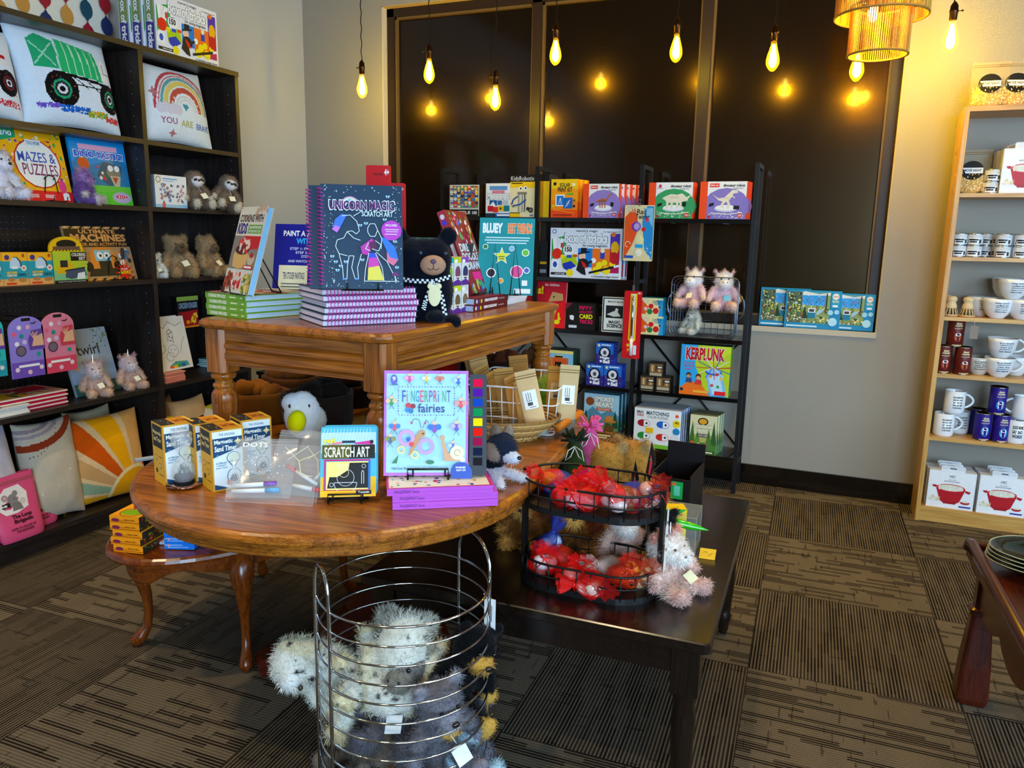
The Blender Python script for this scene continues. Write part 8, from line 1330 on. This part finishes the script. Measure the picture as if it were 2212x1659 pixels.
PL=[(-.145,.03,80,20,'1e3e9a',['c8d0e8','e8e8e8'],'blue gauze pouch standing at the left end of the lower tray'),(-.12,-.03,20,45,RD,['e8b0b0','f0e0e0'],'red gauze pouch in the left front of the lower tray'),(-.07,.04,-30,60,RD,FL,'red gauze pouch at the back left of the lower tray'),(-.06,-.045,60,70,RD,['f0d0c8','d8a090'],'red gauze pouch with a laughing face, lower tray front left'),(-.005,.02,0,60,RD,['f0a8a0','e8c8b8'],'red gauze pouch with crustacean ornament in the lower tray middle'),(.01,-.05,40,80,'b81410',['f0b8a8','f0d0c0'],'red gauze pouch lying flat at the lower tray front'),(.055,.04,-20,65,'d8c0b8',['e8d8d0'],'pale cream gauze pouch in the lower tray'),(.09,-.02,30,40,'d02a10',['f08a3a','e8602a'],'orange red gauze pouch at the right of the lower tray'),(.06,-.06,-60,85,RD,['f0c0b8'],'red gauze pouch with a pink bird low at the front right of the lower tray'),(.14,.02,10,50,'c8502a',['e8c090'],'coppery gauze pouch at the right end of the lower tray')]
for x,y,a,tl,c,f,lb in PL: gpouch(lb,og0+V(x,y,lo+.012),(R(tl),R(random.Random(lb).uniform(-15,15)),R(a)),1.2,c,f)
# card decks on the small oval table
EZ=ez+.0006
df=[('r',0,0,1,1,'e8981a'),('r',.0,.1,1,.3,'b86a10'),('o',.2,.45,.14,'7a2a4a',.25),('t','taco cat',.5,.5,.85,.7,'8a3a14'),('l',[(.3,.45),(.9,.5)],.0012,'7a3a14')]
dt=[('r',0,0,1,1,'f2a81c'),('o',.52,.32,.34,'8ab81c',.20),('o',.78,.36,.09,'8ab81c'),('o',.8,.38,.03,K),('o',.5,.72,.30,'c8301c',.13),('d',18,2,.1,.5,.9,.95,.02,.05,['c8301c','e8e0d0','2a2a2a']),('a',.52,.32,.34,.36,0,360,'2a3a10')]
a0=A(243,1190,z=EZ);b0_=A(308,1197,z=EZ); an=math.degrees(math.atan2(b0_.y-a0.y,b0_.x-a0.x)); 
for k in range(5):
    c=(a0+b0_)/2+V(0,0,.0225*k)+rotz((random.Random(k).uniform(-.005,.005),0,0),an); carton('card_deck',['lowest orange card game box in the pile of five','second orange card game box from the bottom','third orange card game box from the bottom','fourth orange card game box from the bottom','top orange card game box with a green cartoon lizard'][k],'card game',c,.098,.115,.0222,'e8981a',R(an),df,[('r',0,0,1,1,'2a2a1a'),('d',16,k,.05,.1,.95,.9,.02,.05,['5a7a2a','c86a2a','8a2a1a'])],dt)
db=[('r',0,0,1,1,'1a7ad8'),('r',.0,.55,.6,.75,'8ab8f0'),('l',[(.1,.3),(.8,.35)],.0014,'d8e8f8'),('o',.15,.6,.05,'e8a0b0',.2)]
a0=A(356,1186,z=EZ); 
for k in range(6):
    c=a0+rotz((.045,0,0),22)+V(.001*(k%2),0,.0205*k); carton('card_deck','blue card game box in the pile beside the orange one, '+['lowest','second from bottom','third','fourth','fifth','uppermost'][k],'card game',c,.09,.115,.0202,'1a7ad8',R(22),db,left=[('r',0,0,1,1,'14161c'),('d',22,k,.05,.1,.95,.9,.02,.06,['e86a2a','3a9ad8','d83a3a','e8e0d0'])],top=[('r',0,0,1,1,'3a9ad8'),('d',20,3,.1,.1,.9,.9,.03,.07,['e8e8f0','2a4aa0','e8702a'])])
carton('card_deck','single white and blue flat card pack lying beneath the orange pile','card game',A(322,1183,z=EZ)+V(0.004,0.03,0),.07,.07,.008,'b8c4d8',R(an+8),top=[('r',.05,.05,.95,.95,'e8e4dc')])
# plush in the chrome basket
bc0=Vector((-.844,1.424,0)); SP='2a2c30'
def inb(key,label,x,y,z,rot,s,name='plush_animal',n=9000,**kw): 
    return teddy(key,label,'plush toy',bc0+V(x,y,z),0,s,rot=tuple(R(a) for a in rot),name=name,n=n,**kw)
WD=dict(body='dcdcd2',head='e2e2da',muz='e8e8e4',pad='d8ccaa',ear='d0cbb4',kind='bunny',spots=(60,.006,SP),L=.014)
inb('snow','white speckled plush upside down at the top of the chrome basket',.0,.02,.50,(155,12,25),.26,name='plush_snow_leopard',tagcard='2a1420',**WD)
inb('snow','white speckled plush sticking its head out left of the chrome basket',-.075,-.035,.33,(50,-68,-35),.21,name='plush_snow_leopard',tagcard=None,**WD)
inb('greyd','grey donkey plush with white bow in the middle of the chrome basket',.0,-.045,.21,(-10,5,10),.25,name='plush_donkey',body='66646a',head='747270',muz='86847c',pad='54525a',ear='8e8a7e',kind='horse',L=.014,tagcard='e8eef2')
inb('blackb','black bear plush with tan paws inside the chrome basket',.075,.035,.27,(15,20,60),.25,name='plush_bear',body='08090c',head='08090c',muz='b8904a',pad='c09a50',ear='08090c',L=.008,tagcard=None)
inb('koala','grey furry koala plush against the right side of the chrome basket',.10,-.04,.19,(10,-5,60),.24,name='plush_koala',body='65636a',head='6c6a72',muz='88868e',pad='7a7882',ear='888894',L=.013,tagcard='eef0f2')
inb('koala','second grey furry koala plush low at the right of the chrome basket',.09,.05,.06,(0,10,40),.21,name='plush_koala',body='65636a',head='6c6a72',muz='88868e',pad='7a7882',ear='888894',L=.013,tagcard=None)
inb('elep','taupe elephant plush low left in the chrome basket',-.085,-.055,.12,(0,0,-30),.21,name='plush_elephant',body='5a5048',head='5e564e',muz='645c54',pad='72685e',ear='584e46',L=.006,tagcard=None)
inb('elep','second taupe elephant plush low in the middle of the chrome basket',-.01,-.07,.07,(0,0,10),.19,name='plush_elephant',body='5a5048',head='5e564e',muz='645c54',pad='72685e',ear='584e46',L=.006,tagcard=None)
inb('wolf','brown and grey wolf plush at the lower front of the chrome basket',.055,-.085,.075,(-20,0,25),.21,name='plush_wolf',body='74522e',head='55534e',muz='b0a898',pad='94908a',ear='483a2c',L=.02,tagcard=None)
inb('bluebun','pale blue fluffy plush pressed to the right wires of the chrome basket',.12,.0,.10,(0,0,95),.22,name='plush_rabbit',body='9ab4c4',head='a8c0cc',muz='c0d4dc',pad='b0c8d2',ear='a4bcc8',kind='bunny',L=.014,tagcard=None)
inb('elep','third taupe elephant plush filling the basket bottom behind the others',-.06,.06,.07,(0,0,120),.21,name='plush_elephant',body='5a5048',head='5e564e',muz='645c54',pad='72685e',ear='584e46',L=.006,tagcard=None)
